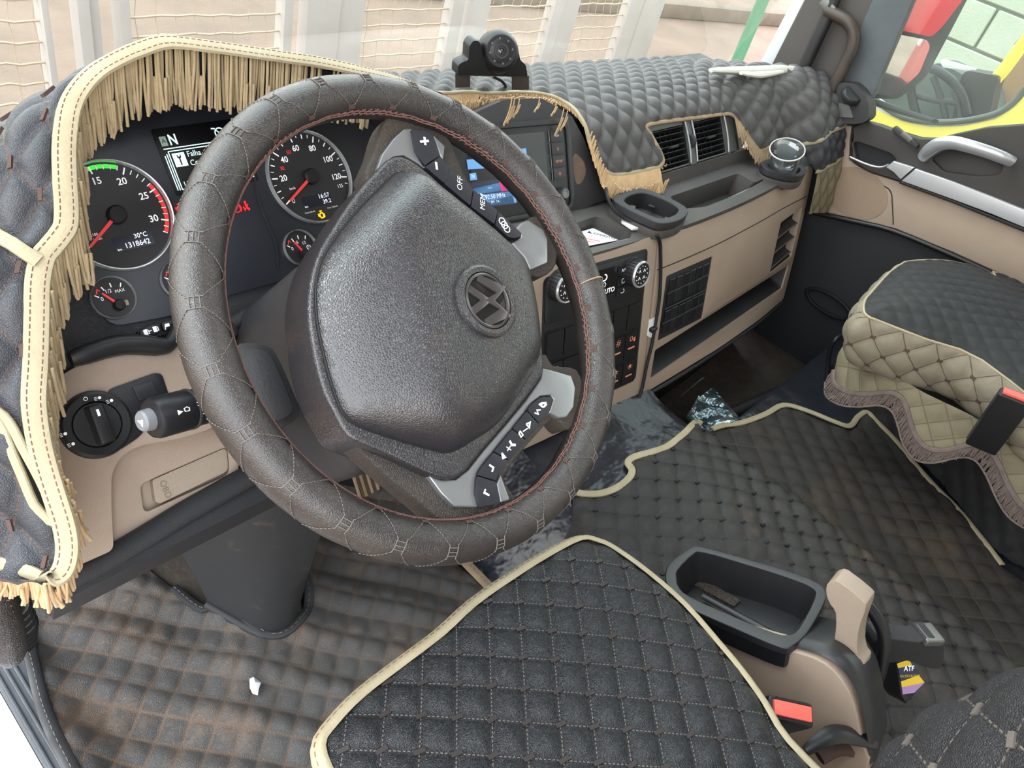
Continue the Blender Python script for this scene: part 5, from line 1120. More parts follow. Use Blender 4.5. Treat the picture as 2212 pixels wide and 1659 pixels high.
bcn = BP.m(*BP.inv(1066, 105), .014); vd = unit(unit(CAM - bcn) + A(.15, -.15, .1) * 1.0); rb = 37 * k
prof = [(0, rb * .86), (rb * .52, rb * .86)] + [(rb * math.cos(t), rb * math.sin(t)) for t in np.linspace(.98, -1.4, 18)] + [(0, -rb)]
lathe('camera_ball', bcn, vd, prof, m_black, cm, n=48, smooth=50)
lathe('lens_bezel', bcn, vd, [(0, rb * .84), (rb * .70, rb * .84), (rb * .74, rb * .80), (rb * .70, rb * .74)], m_dark, cm, n=40)
lathe('lens_ring', bcn + vd * rb * .84, vd, [(rb * .22, 0), (rb * .24, .002), (rb * .34, .002), (rb * .36, 0)], m_plast2, cm, n=32)
lathe('lens_glass', bcn + vd * rb * .84, vd, [(0, .0016), (rb * .12, .0012), (rb * .2, 0)], mat('lens_glass', S3(20, 20, 26), .05, coat=1.), cm, n=24)
ex = unit(np.cross(A(0, 0, 1), vd)); ey = np.cross(vd, ex)
for i in range(8):
    t = i * math.pi / 4 + .3; d = ex * math.cos(t) + ey * math.sin(t); lathe('infrared_diode', bcn + vd * rb * .84 + d * rb * .54, vd, [(0, .0012), (rb * .05, .0008), (rb * .06, 0)], mat('diode', S3(90, 80, 88), .2) if i == 0 else bpy.data.materials['diode'], cm, n=10)
tube('camera_lead', [BP.m(*BP.inv(1062, 163), .005), BP.m(*BP.inv(1080, 172), .005), BP.m(*BP.inv(1092, 186), .0), BP.m(*BP.inv(1094, 200), -.01)], .0026, m_dark, cm, n=8, sm=5)
# white folded plastic piece lying at the far end
wpz = [P(u, v, 'z', .738) for u, v in ((1535, 152), (1580, 152), (1640, 153), (1690, 150), (1728, 150))]
wt = thing('white_plastic_strip', 'long white plastic strip lying along the windscreen edge of the dash cover', 'plastic strip', tuple(wpz[2]))
tube('strip_body', wpz, [.007, .013, .018, .017, .010], m_wcloth, wt, n=12, sm=6, flat=.55); 
wq = [P(u, v, 'z', .752) for u, v in ((1600, 158), (1640, 162), (1690, 155))]; tube('strip_fold', wq, [.006, .011, .006], m_wcloth, wt, n=10, sm=6, flat=.6)
# ---------------------------------------------------------------- floor mats, tunnel, pedals
def sm(x, a, b): t = np.clip((np.asarray(x, float) - a) / (b - a), 0, 1); return t * t * (3 - 2 * t)
def tz(x, y): return .175 * sm(x, .78, .93) + .047 * sm(x, .93, 1.15) - .075 * sm(x, 1.26, 1.36) - .15 * sm(x, 1.26, 1.38) * sm(y, .37, .43) + .05 * sm(y, .36, .60) * sm(x, .8, .95) * (1 - sm(x, 1.27, 1.36))
def _tn(x, y): x = np.asarray(x, float); y = np.asarray(y, float); x, y = np.broadcast_arrays(x, y); return np.stack([x, y, tz(x, y)], -1)
TN = Sf(_tn, (.75, 1.38), (-.9, .62), 1)
tun = thing('engine_tunnel', 'dark blue-grey plastic engine tunnel between the footwells', 'engine tunnel', (1.05, .2, 0))
m_tunp = mat('tunnel_plastic', S3(32, 35, 42), .24, bump=('noise', 16, .008), var=(S3(40, 43, 50), 5, .6))
pl('tunnel_shell', TN, [(.77, -.95), (1.37, -.95), (1.37, .66), (.77, .66)], m_tunp, tun, th=.02, top=-.004, step=.025)
fm = thing('driver_mat', 'dirty grey quilted floor mat in the driver footwell', 'floor mat', (.4, .4, 0))
mo = [P(u, v, 'z', .01)[:2] for u, v in ((150, 1659), (120, 1600), (95, 1530), (78, 1460), (64, 1405), (52, 1362))]
ped = [P(u, v, 'z', 0)[:2] for u, v in ((540, 1348), (575, 1378), (612, 1376), (642, 1356), (662, 1325))]
pedcut = [(.345, .72), (.36, .655)] + [tuple(q) for q in [P(u, v, 'z', 0)[:2] for u, v in ((480, 1290), (525, 1345), (575, 1380), (615, 1378), (648, 1350), (664, 1318))]] + [(.52, .60), (.56, .72)]
mout = [(.095, -.15), (.098, .4)] + [tuple(q) for q in mo] + [(.15, .86), (.30, .90), (.345, .72)] + pedcut[1:-1] + [(.56, .72), (.60, .86), (.79, .86), (.785, .55), (.781, .4), (.78, -.15)]
def mwav(x, y): return .006 * np.sin(x * 21 + 1) * np.sin(y * 17) + .035 * (1 - sm(x, .10, .17)) + .05 * (1 - sm(np.hypot((x - .45) / 1.0, (y - .60)), .03, .16)) * .25 + .004 * np.sin(x * 60 + y * 45)
quilt('quilted_mat', FL, mout, .0372, math.radians(40), .0055, m_floorq, fm, sub=7, taper=.012, base=.006, wav=mwav)
def fl3(q, h=.008): a = np.array(q); return FL.m(a[:, 0], a[:, 1], h + mwav(a[:, 0], a[:, 1]))
for q, w, mt in ((mout[:9], .018, m_plast2), (mout[10:20], .016, m_lower), (mout[-5:], .02, m_bind2)):
    p = cr(fl3(q), 5); v, f = sweepv(p, [(0, 0, 1)] * len(p), band(w, .004)); mk('edge_tape', v, f, mt, fm)
    o = dash_stitch(np.array(p) + A(0, 0, .0045), .0007, m_thread, 'tape_stitching', fm, .006, .004); o['kind'] = 'stuff'
tm = thing('tunnel_mat', 'black quilted mat with cream edging over the engine tunnel', 'floor mat', (1.08, 0, .2))
fe = inv(TN, [(1235, 1066), (1262, 1072), (1300, 1070), (1335, 1056), (1358, 1036), (1364, 1020), (1355, 1004), (1368, 992), (1400, 983), (1435, 972), (1465, 950), (1488, 928), (1510, 915)])
fe = [tuple(q) for q in cr([A(*q) for q in fe], 4)]
tout = [(.86, .33), (.90, .345)] + fe + [(1.34, .33), (1.35, -.9), (.85, -.9)]
quilt('quilted_mat', TN, tout, .0385, math.radians(42), .0075, m_tunq, tm, sub=7, taper=.01, base=.005, wav=lambda x, y: .004 * np.sin(x * 25) * np.sin(y * 19), pw=2.0)
tufts('seam_slots', TN, nodes_of(tout, .0385, math.radians(42)), .004, .010, math.radians(-20), m_dark, tm, h=.0065, th=.0014)
p = np.array([TN.m(a, b, .007) for a, b in fe]); v, f = sweepv(p, [TN.nrm(A(a), A(b)).ravel() for a, b in fe], band(.014, .004)); mk('edge_tape', v, f, m_binding, tm)
# passenger floor: worn carpet beyond, quilted mat in front of the seat
pc = thing('footwell_carpet', 'worn brown quilted carpet in the passenger footwell', 'carpet', (1.75, .5, 0))
m_carp = quilt_mat('worn_carpet', S3(74, 64, 54), S3(56, 48, 42), 7, .9, S3(60, 52, 44), .08, .85, grain=(300, .001))
quilt('carpet', FL, [(1.37, .33), (2.12, .33), (2.12, .95), (1.37, .95)], .045, math.radians(45), .004, m_carp, pc, sub=5, taper=.01, base=.004)
pm = thing('passenger_mat', 'dark quilted mat with cream edging before the passenger seat', 'floor mat', (1.75, .1, 0))
pf = thing('seat_platform', 'dark raised platform under the passenger mat and seat', 'platform', (1.75, -.2, 0))
mk('platform_block', *bevel(*boxv((1.745, -.31, .070), (1, 0, 0), (0, 1, 0), (0, 0, 1), (.745, 1.26, .140)), .012, 2), m_tunp, pf)
PZ = Pl((0, 0, .150), (1, 0, 0), (0, 1, 0))
pe = inv(PZ, [(1535, 932), (1560, 924), (1600, 918), (1650, 900), (1690, 880), (1740, 892), (1800, 916), (1832, 925), (1850, 905), (1870, 895), (1890, 915), (1930, 955), (1975, 1010), (2020, 1060), (2060, 1100), (2110, 1160), (2160, 1225)])
pe = [tuple(q) for q in cr([A(*q) for q in pe], 4)]
pout = pe + [(1.62, -.40), (1.60, -.9), (1.34, -.9), (1.34, .315)]
quilt('quilted_mat', PZ, pout, .047, math.radians(45), .006, m_pmatq, pm, sub=6, taper=.01, base=.004, wav=lambda x, y: .006 * np.sin(x * 13 + 2) * np.sin(y * 11))
p = np.array([PZ.m(a, b, .007) for a, b in pe]); v, f = sweepv(p, [(0, 0, 1)] * len(p), band(.014, .004)); mk('edge_tape', v, f, m_binding, pm)
br_ = thing('floor_bar', 'black round bar lying across the passenger footwell', 'bar', tuple(P(1650, 870, 'z', .02)))
tube('bar_tube', [P(1500, 940, 'z', .11), P(1560, 905, 'z', .10), P(1690, 845, 'z', .10), P(1795, 795, 'z', .11)], .017, m_dark, br_, n=12, sm=4)
tube('bar_lever', [P(1786, 825, 'z', .15), P(1788, 790, 'z', .19), P(1794, 752, 'z', .24), P(1806, 732, 'z', .27), P(1818, 725, 'z', .27)], .006, m_black, br_, n=8, sm=5)
fp = thing('foil_pack', 'shiny blue-silver foil package beside the engine tunnel', 'package', tuple(P(1530, 900, 'z', .03)))
FP = Pl(P(1530, 895, 'z', .14), (1, 0, 0), (0, 1, -.3)); fq_ = rnd(inv(FP, [(1478, 908), (1508, 862), (1540, 838), (1606, 900), (1575, 920), (1545, 940), (1510, 930)]), .01)
v, f = plate(FP, fq_, th=.03, top=0, step=.015, hfn=lambda V: .012 * np.sin(V[:, 0] * 70 + V[:, 1] * 30) * np.sin(V[:, 1] * 55 + 1) + .004 * np.sin(V[:, 0] * 190)); mk('foil_wrap', v, f, m_foil, fp, smooth=60)
# pedestal
pdn = thing('column_pedestal', 'black plastic pedestal cover rising from the driver floor to the dash', 'pedestal', (.44, .58, 0))
b0 = [(.372, .655), (.402, .575), (.418, .553), (.440, .541), (.462, .547), (.478, .570), (.52, .66)]; b1 = [(.27, .78), (.345, .60), (.365, .565), (.40, .53), (.47, .50), (.54, .55), (.62, .70)]
V, F = [], []
for k, t in enumerate(np.linspace(0, 1, 8)):
    e = t ** 1.15
    for a, b in zip(b0, b1): V.append((a[0] + (b[0] - a[0]) * e, a[1] + (b[1] - a[1]) * e, .006 + .43 * t))
n = 7
for k in range(7):
    for i in range(n): F.append((k * n + i, k * n + (i + 1) % n, (k + 1) * n + (i + 1) % n, (k + 1) * n + i))
F.append(tuple(range(n))); mk('pedestal_shell', *fixn(V, F), mat('scuffed_plastic', S3(44, 45, 47), .5, bump=('noise', 120, .0006), var=(S3(108, 94, 78), 18, .55, (.6, .78))), pdn, smooth=50)
tube('foot_bead', [(a[0] * 1 + (a[0] - .44) * .06, a[1] + (a[1] - .6) * .06, .014) for a in b0], .008, m_lower, pdn, n=8, sm=4)
# accelerator pedal
ap = thing('accelerator_pedal', 'brown ribbed accelerator pedal seen behind the steering wheel', 'pedal', (.71, .66, .02))
AP = Pl(P(792, 1035, 'z', .10), (1, 0, 0), (0, .6, .8)); q = rnd(inv(AP, [(758, 1000), (800, 985), (826, 1050), (785, 1078)]), .008)
pl('pedal_pad', AP, q, mat('pedal_rubber', S3(96, 78, 62), .7, var=(S3(60, 52, 46), 40, .6)), ap, th=.012, top=0, bev=.002)
c = np.mean(q, 0)
for k in range(5): mk('pedal_rib', *bevel(*boxv(AP.m(c[0] - .028 + k * .014, c[1], .002), AP.ex, AP.ey, AP.n, (.006, .07, .005)), .0015, 1), m_bind2, ap)
mk('pedal_arm', *bevel(*boxv(AP.m(c[0], c[1], -.05), AP.ex, AP.ey, AP.n, (.02, .05, .09)), .004), m_dark, ap)
# white paper scrap
sc = thing('paper_scrap', 'crumpled white paper scrap on the driver floor mat', 'paper', tuple(P(548, 1480, 'z', .01)))
q = [P(u, v, 'z', .020) for u, v in ((539, 1466), (548, 1462), (564, 1474), (560, 1484), (557, 1499), (546, 1496), (540, 1484))]; c = np.mean(q, 0) + A(0, 0, .012)
v = np.array(q + [c, c + A(.006, -.004, -.006)]); v = np.concatenate([v, v + A(0, 0, -.004)]); n = 7
mk('scrap_fold', *fixn(v, [(i, (i + 1) % n, 7 if i < 4 else 8) for i in range(n)] + [(0, 7, 8), (4, 8, 7)] + [(9 + (i + 1) % n, 9 + i, 16 if i < 4 else 17) for i in range(n)] + [(i, 9 + i, 9 + (i + 1) % n, (i + 1) % n) for i in range(n)]), m_paper, sc, smooth=0)
# wrapped grab handle by the door
gh = thing('door_grab_handle', 'black laced leather-wrapped grab handle in the lower left corner', 'grab handle', (.06, .39, .55))
g0 = [P(u, v, 'x', .075) for u, v in ((-40, 1225), (-12, 1290), (8, 1350), (20, 1400), (24, 1420))]
tube('handle_grip', g0, [.015, .0155, .016, .0155, .011], mat('wrap_leather', S3(52, 46, 44), .4, bump=('grain', 500, .0005)), gh, n=20, sm=6)
L = []
gg = cr(g0, 10)
for i in range(4, len(gg) - 4, 2): a = gg[i] + A(.004, -.012, .008); L.append(tubev([a + A(-.002, 0, .0), a + A(.004, -.001, -.004)], .0009, 4)); 
o = mk('handle_lacing', *join(L), m_lace, gh, smooth=60); o['kind'] = 'stuff'
L = []
for k in range(7):
    t = k / 6; c = g0[2] + (g0[4] - g0[2]) * t + A(.014, .012, 0); a2 = unit(g0[4] - g0[2]); ex = unit(np.cross(a2, A(1, 0, 0))); ey = np.cross(a2, ex)
    L.append(tubev([c + (ex * math.cos(x) + ey * math.sin(x)) * (.015 - .001 * abs(k - 3)) for x in np.linspace(0, 2 * math.pi, 18)], .0032, 6))
o = mk('rubber_boot', *join(L), m_black, gh, smooth=60); o['kind'] = 'stuff'
# ---------------------------------------------------------------- driver's seat
ds0 = thing('driver_chair', 'black quilted driver seat with cream piping in the foreground', 'seat', (.45, 0, .0))
dsp = [(690, 1616), (720, 1562), (780, 1500), (860, 1438), (950, 1370), (1020, 1306), (1100, 1250), (1180, 1200), (1250, 1166), (1292, 1172), (1330, 1190), (1400, 1240), (1480, 1310), (1550, 1390), (1600, 1450), (1650, 1520), (1700, 1600)]
ZS = .435
so = [tuple(P(u, v, 'z', ZS)[:2]) for u, v in dsp]
lft = [(.235, -.30), (.222, -.10), (.222, .12), (.228, .19)]
so = lft + so + [(.630, -.18), (.62, -.30)]
so = [tuple(q) for q in cr([A(*q) for q in so], 3, True)]
_so = np.array(so)
def _se(x, y):
    x = np.asarray(x, float); y = np.asarray(y, float); x, y = np.broadcast_arrays(x, y); sh = x.shape; p = np.stack([x.ravel(), y.ravel()], 1)
    d = np.where(inside(p, _so), pdist(p, _so)[0], 0).reshape(sh); return np.stack([x, y, ZS + .016 * (1 - np.exp(-d / .05)) + .012 * sm(y, .05, .2) * 0], -1)
class SeatS:
    def m(s, a, b, h=0): q = _se(a, b); q[..., 2] += h; return q
SEs = SeatS()
quilt('seat_cushion', SEs, so, .0362, math.radians(46), .0065, m_seatq, ds0, sub=8, taper=.016, base=.001, pw=2.2)
tufts('quilt_slots', SEs, nodes_of(so, .0362, math.radians(46), margin=.008), .0046, .012, math.radians(-14), m_tuft, ds0, h=.0022, th=.0012)
pp_ = np.array([(a, b, ZS - .001) for a, b in so] + [(*so[0], ZS - .001)]); cen = A(.45, .0)
nrm_ = [unit(A(*(A(a, b) - cen), .20)) for a, b in so]; nrm_.append(nrm_[0])
v, f = sweepv(pp_, nrm_, band(.020, .006)); mk('piping', v, f, m_binding, ds0, smooth=60)
o = dash_stitch(pp_[8:40] + np.array(nrm_)[8:40] * .0062, .0007, m_lace, 'piping_stitching', ds0, .005, .004)
V, F = [], []; n = len(so)
for k, (z_, sc_) in enumerate(((ZS - .008, .998), (ZS - .05, 1.0), (ZS - .10, .96))):
    for a, b in so: V.append((cen[0] + (a - cen[0]) * sc_, cen[1] + (b - cen[1]) * sc_, z_))
for k in range(2):
    for i in range(n): F.append((k * n + i, k * n + (i + 1) % n, (k + 1) * n + (i + 1) % n, (k + 1) * n + i))
F.append(tuple(range(2 * n, 3 * n))); mk('cushion_side', *fixn(V, F), m_seatback, ds0, smooth=50)
mk('seat_base', *bevel(*boxv((.45, -.06, .17), (1, 0, 0), (0, 1, 0), (0, 0, 1), (.34, .42, .34)), .02), m_dark, ds0)
# backrest: right bolster in view
bcx = A(.535, -.256)
def _bk(a, z):
    a = np.asarray(a, float); z = np.asarray(z, float); a, z = np.broadcast_arrays(a, z); ph = a / .105; r = .125 * sm(z, .49, .66) ** .5 * (1 - .0 * z) + .005; le = -.16 * (z - .6)
    return np.stack([bcx[0] + r * np.sin(ph) * 1.0, bcx[1] + le + r * np.cos(ph) * .95, z], -1)
BK = Sf(_bk, (-.16, .26), (.45, 1.0), 1)
if (BK.nrm(A(.05), A(.7)).ravel() @ A(.5, 1, .2)) < 0: BK.flip = -1
quilt('backrest', BK, [(-.19, .52), (.27, .52), (.27, 1.05), (-.19, 1.05)], .052, math.radians(45), .006, m_seatback, ds0, sub=8, taper=0)
tufts('backrest_slots', BK, nodes_of([(-.19, .52), (.27, .52), (.27, 1.05), (-.19, 1.05)], .052, math.radians(45)), .006, .010, .3, m_thread, ds0, h=.0008, th=.0012)
mk('backrest_shell', *bevel(*boxv((.42, -.40, .75), (1, 0, 0), (0, 1, 0), (0, 0, 1), (.40, .12, .62)), .04, 3), m_dark, ds0)
# ---------------------------------------------------------------- seat belt buckle of the driver
def buckle(label, px_top, z, sz, tilt):
    c = P(*px_top, 'z', z); t = thing('belt_buckle', label, 'belt buckle', tuple(c - A(0, 0, sz[2])), 'seat belt buckles'); ex, ey, ez = tilt
    mk('buckle_body', *bevel(*boxv(c - unit(ez) * sz[2] * .5, ex, ey, ez, sz), .005, 3), m_black, t)
    mk('release_button', *bevel(*boxv(c + unit(ez) * .0015, ex, ey, ez, (sz[0] * .84, sz[1] * .62, .006)), .0015, 2), m_redbtn, t)
    mk('buckle_slot', *boxv(c + unit(ez) * .0006 + unit(ey) * sz[1] * .4, ex, ey, ez, (sz[0] * .7, .003, .002)), m_dark, t)
ezd = unit(A(-.25, -.2, 1)); exd = unit(A(.62, -.78, 0)); exd = unit(exd - ezd * (exd @ ezd)); eyd = np.cross(ezd, exd)
buckle('black seat belt buckle with red button beside the driver seat', (1710, 1536), .425, (.056, .028, .085), (exd, eyd, ezd))
exp_ = unit(A(.2, -.95, 0)); ezp = unit(A(-.15, .1, 1)); exp_ = unit(exp_ - ezp * (exp_ @ ezp)); eyp = np.cross(ezp, exp_)
buckle('black seat belt buckle with red button beside the passenger seat', (2196, 856), .55, (.054, .026, .13), (exp_, eyp, ezp))
# ---------------------------------------------------------------- console between the seats
cn = thing('seat_console', 'beige and black console with an open tray between the seats', 'console', (.88, -.05, .2))
TP = Pl((.8, .14, .343), (1, 0, 0), (0, 1, -.42))
to = [tuple(q) for q in cr([A(*q) for q in inv(TP, [(1437, 1242), (1446, 1216), (1488, 1184), (1515, 1180), (1610, 1206), (1700, 1232), (1766, 1258), (1784, 1280), (1775, 1312), (1742, 1368), (1714, 1394), (1688, 1398), (1590, 1358), (1480, 1308), (1443, 1266)])], 3, True)]
ti = [tuple(q) for q in cr([A(*q) for q in inv(TP, [(1462, 1250), (1464, 1230), (1498, 1196), (1522, 1193), (1610, 1218), (1700, 1246), (1752, 1268), (1760, 1290), (1726, 1356), (1704, 1370), (1674, 1367), (1590, 1333), (1490, 1288), (1466, 1266)])], 3, True)]
mk('tray_rim', *plate(TP, to, [ti], th=.012, top=0, bev=.003, seg=3), m_plast2, cn, smooth=50)
a = np.array(ti); c = a.mean(0); n = len(a); lo_ = c + (a - c) * A(.86, .90)
mk('tray_bowl', np.concatenate([TP.m(a[:, 0], a[:, 1], -.002), TP.m(lo_[:, 0], lo_[:, 1], -.055)]), [(i, (i + 1) % n, n + (i + 1) % n, n + i) for i in range(n)] + [tuple(range(n, 2 * n))], m_plast2, cn, smooth=30)
d0, d1 = inv(TP, [(1520, 1270), (1692, 1368)], -.03); tube('tray_divider', [TP.m(*d0, -.045), TP.m((d0[0] + d1[0]) / 2, (d0[1] + d1[1]) / 2, -.043), TP.m(*d1, -.04)], .006, m_plast2, cn, n=8, flat=.6)
pl('tray_grille', TP, inv(TP, [(1500, 1262), (1520, 1250), (1600, 1295), (1585, 1308)], -.05), mat('tray_dirt', S3(72, 62, 54), .8, bump=('grain', 160, .002)), cn, th=.004, top=-.051)
a = np.array(to); c = a.mean(0); n = len(a); V = []; F = []
for z_, s_ in ((-.008, .985), (-.014, .975), (-.024, .97), (-.036, .965)): q = c + (a - c) * s_; V.append(TP.m(q[:, 0], q[:, 1], z_))
for k in range(3):
    for i in range(n): F.append((k * n + i, k * n + (i + 1) % n, (k + 1) * n + (i + 1) % n, (k + 1) * n + i))
mk('tray_body', *fixn(np.concatenate(V), F), m_black, cn, smooth=40)
CX = Pl((.772, 0, 0), (0, -1, 0), (0, 0, 1))
side = [(1470, 1330), (1500, 1338), (1600, 1374), (1700, 1404), (1760, 1422), (1800, 1448), (1832, 1490), (1850, 1540), (1860, 1600), (1868, 1680), (1700, 1700), (1560, 1520), (1440, 1400)]
mk('beige_side', *plate(CX, [tuple(q) for q in cr([A(*q) for q in inv(CX, side)], 2, True)], th=.03, top=0, bev=.006, seg=3), m_beige, cn, smooth=50)
top = [CX.m(*CX.inv(u, v), -.005) for u, v in ((1690, 1398), (1760, 1416), (1806, 1442), (1842, 1488), (1860, 1540), (1872, 1610), (1876, 1660))]
V, F = [], []; tp = cr(top, 4); n = len(tp)
for dx, dz in ((0, .0), (.006, .006), (.02, .006), (.06, -.006), (.095, -.02), (.105, -.10)):
    for q in tp: V.append(q + A(dx, 0, dz))
for k in range(5):
    for i in range(n - 1): F.append((k * n + i, k * n + i + 1, (k + 1) * n + i + 1, (k + 1) * n + i))
mk('console_top', *fixn(V, F), m_plast2, cn, smooth=50)
mk('console_core', *bevel(*boxv((.845, -.06, .24), (1, 0, 0), (0, 1, 0), (0, 0, 1), (.09, .22, .10)), .02), m_dark, cn)
tube('lever_guard', [P(u, v, 'x', .90) for u, v in ((1872, 1305), (1895, 1335), (1910, 1375), (1905, 1430), (1890, 1480))], .009, m_black, cn, n=10, sm=5)
# parking brake handle
pb = thing('parking_brake', 'beige parking brake handle standing on the console', 'brake lever', (.86, -.10, .36))
LX = Pl((.828, 0, 0), (0, -1, 0), (0, 0, 1))
hp = [(1786, 1284), (1787, 1262), (1800, 1253), (1816, 1256), (1866, 1296), (1872, 1308), (1866, 1330), (1856, 1360), (1852, 1400), (1858, 1425), (1866, 1436), (1858, 1455), (1840, 1450), (1806, 1428), (1799, 1418), (1806, 1360), (1806, 1322), (1795, 1305)]
mk('brake_handle', *plate(LX, [tuple(q) for q in cr([A(*q) for q in inv(LX, hp, .013)], 2, True)], th=.030, top=.015, bev=.006, seg=3), m_beige2, pb, smooth=50)
kk = inv(LX, [(1822, 1280), (1838, 1275)], .0)
HT = Pl(LX.m(*LX.inv(1835, 1278, .0), 0), (1, 0, 0), unit(LX.m(*LX.inv(1866, 1298, 0), 0) - LX.m(*LX.inv(1806, 1254, 0), 0)))
pl('brake_symbol', HT, circ(0, 0, .006, 16), m_lower, pb, holes=[circ(0, 0, .0051, 16)], th=.0006, top=.0075, smooth=0)
# dark lever behind it
gl = thing('black_console_lever', 'short black plastic lever behind the parking brake', 'lever', tuple(P(1960, 1420, 'z', .34)))
LV = Pl(P(1895, 1400, 'z', .385), P(2040, 1395, 'z', .385) - P(1895, 1400, 'z', .385), (0, .2, 1)); 
q = inv(LV, [(1890, 1404), (1900, 1378), (1985, 1388), (2000, 1380), (2035, 1382), (2040, 1420), (2030, 1445), (1990, 1440), (1960, 1428), (1900, 1436), (1888, 1425)])
mk('lever_grip', *plate(LV, [tuple(x) for x in cr([A(*x) for x in q], 2, True)], th=.03, top=0, bev=.005, seg=3), m_plast, gl, smooth=50)
mk('lever_tip', *bevel(*boxv(LV.m(*LV.inv(2016, 1385), -.012), LV.ex, LV.ey, LV.n, (.032, .012, .034)), .004, 3), m_metal, gl)
# fluid bottle
bo = thing('oil_bottle', 'small yellow, blue and purple labelled fluid bottle behind the console', 'bottle', tuple(P(1975, 1480, 'z', .23)))
BT = Pl(P(1968, 1462, 'z', .285), (.80, -.60, 0), (.25, .33, .45)); 
yl = mat('label_yellow', S3(240, 205, 50), .4); nv = mat('label_navy', S3(38, 50, 84), .4); pu = mat('label_purple', S3(176, 140, 196), .4)
q = inv(BT, [(1938, 1432), (1965, 1424), (1998, 1474), (1960, 1520), (1948, 1500)])
mk('bottle_body', *plate(BT, [tuple(A(*np.mean(q, 0)) + (A(*x) - A(*np.mean(q, 0))) * 1.06) for x in q], th=.04, top=-.001, bev=.004, seg=2), m_black, bo, smooth=50)
for px, m__ in (([(1938, 1434), (1964, 1425), (1970, 1437), (1940, 1443)], yl), ([(1940, 1443), (1970, 1437), (1984, 1458), (1946, 1472)], nv), ([(1946, 1472), (1984, 1458), (1997, 1474), (1948, 1484)], yl), ([(1948, 1484), (1997, 1474), (1975, 1496), (1950, 1500)], pu)):
    plx('label_field', BT, px, m__, bo, th=.001, top=.0004, h0=0, smooth=0)
text('label_text', 'ATF', BT, *BT.inv(1963, 1444), .011, m_white, bo, h=.0008, bold=.02); text('label_text', 'OH DEXRON II', BT, *BT.inv(1964, 1460), .0055, yl, bo, h=.0008)
# grey lever between seat and console
sl_ = thing('seat_side_lever', 'grey plastic seat adjuster strip between driver seat and console', 'lever', tuple(P(1800, 1610, 'z', .33)))
tube('lever_strip', [P(1740, 1622, 'z', .36), P(1790, 1590, 'z', .375), P(1830, 1588, 'z', .375), P(1890, 1605, 'z', .36)], [.006, .012, .012, .008], m_plast2, sl_, n=10, sm=5, flat=.5)
tube('lever_shoe', [P(1770, 1636, 'z', .33), P(1810, 1616, 'z', .34), P(1860, 1622, 'z', .335)], .010, m_ribbon, sl_, n=8, sm=4)
# ---------------------------------------------------------------- passenger seat
ps = thing('passenger_chair', 'passenger seat with black quilted top and tan quilted sides', 'seat', (1.75, 0, 0))
ZP = .535
pt = [(1866, 672), (1868, 650), (1882, 632), (1920, 590), (1945, 572), (1962, 565), (2020, 562), (2080, 570), (2150, 600)]
po = [tuple(P(u, v, 'z', ZP)[:2]) for u, v in pt] + [(2.03, .06), (2.03, -.40), (1.50, -.40), (1.498, -.2)] + [tuple(P(u, v, 'z', ZP)[:2]) for u, v in ((2120, 778), (2000, 733), (1900, 694), (1876, 684))]
po = [tuple(q) for q in cr([A(*q) for q in po], 3, True)]; _po = np.array(po)
class PS_:
    def m(s, a, b, h=0):
        a = np.asarray(a, float); b = np.asarray(b, float); d = pdist(np.stack([a.ravel(), b.ravel()], 1), _po)[0].reshape(a.shape); q = np.stack([a, b, ZP + .035 * (1 - np.exp(-d / .07)) + h], -1); return q
quilt('seat_top', PS_(), po, .034, math.radians(45), .004, m_ptop, ps, sub=7, taper=.006)
cpn = A(1.76, -.05)
dL = np.r_[0, np.cumsum(np.linalg.norm(np.diff(np.array(po + po[:1]), axis=0), axis=1))]; PO = np.array(po + po[:1])
def _sd(t, b):
    t = np.asarray(t, float); b = np.asarray(b, float); t, b = np.broadcast_arrays(t, b); tt = np.mod(t, dL[-1]); x = np.interp(tt, dL, PO[:, 0]); y = np.interp(tt, dL, PO[:, 1])
    k = .014 * np.sin(np.clip(b / .115, 0, 1) * math.pi) - .035 * np.clip(b / .115, 0, 1) ** 2; d = np.stack([x - cpn[0], y - cpn[1]], -1); d /= np.linalg.norm(d, axis=-1, keepdims=True)
    return np.stack([x + d[..., 0] * k, y + d[..., 1] * k, ZP - b], -1)
SD = Sf(_sd, (0, dL[-1]), (0, .115), 1)
if SD.nrm(A(dL[-1] * .8), A(.05)).ravel()[0] > 0: SD.flip = -1
sdo = [(t, .0) for t in np.linspace(0, dL[-1], 40)] + [(t, .115) for t in np.linspace(dL[-1], 0, 40)]
quilt('seat_side', SD, sdo, .047, math.radians(45), .005, m_ptan, ps, sub=7, taper=.008, base=.001)
tufts('tan_ribbons', SD, nodes_of(sdo, .047, math.radians(45), margin=.006), .006, .010, .0, m_ribbon, ps, h=.001, th=.0016)
pp_ = np.array([(a, b, ZP) for a, b in po + po[:1]]); v, f = tubev(pp_[:-1], .0026, 8, closed=True); mk('piping', *fixn(v, f), m_binding, ps, smooth=60)
mk('seat_base', *bevel(*boxv((1.97, -.14, .29), (1, 0, 0), (0, 1, 0), (0, 0, 1), (.20, .44, .26)), .02), m_dark, ps)
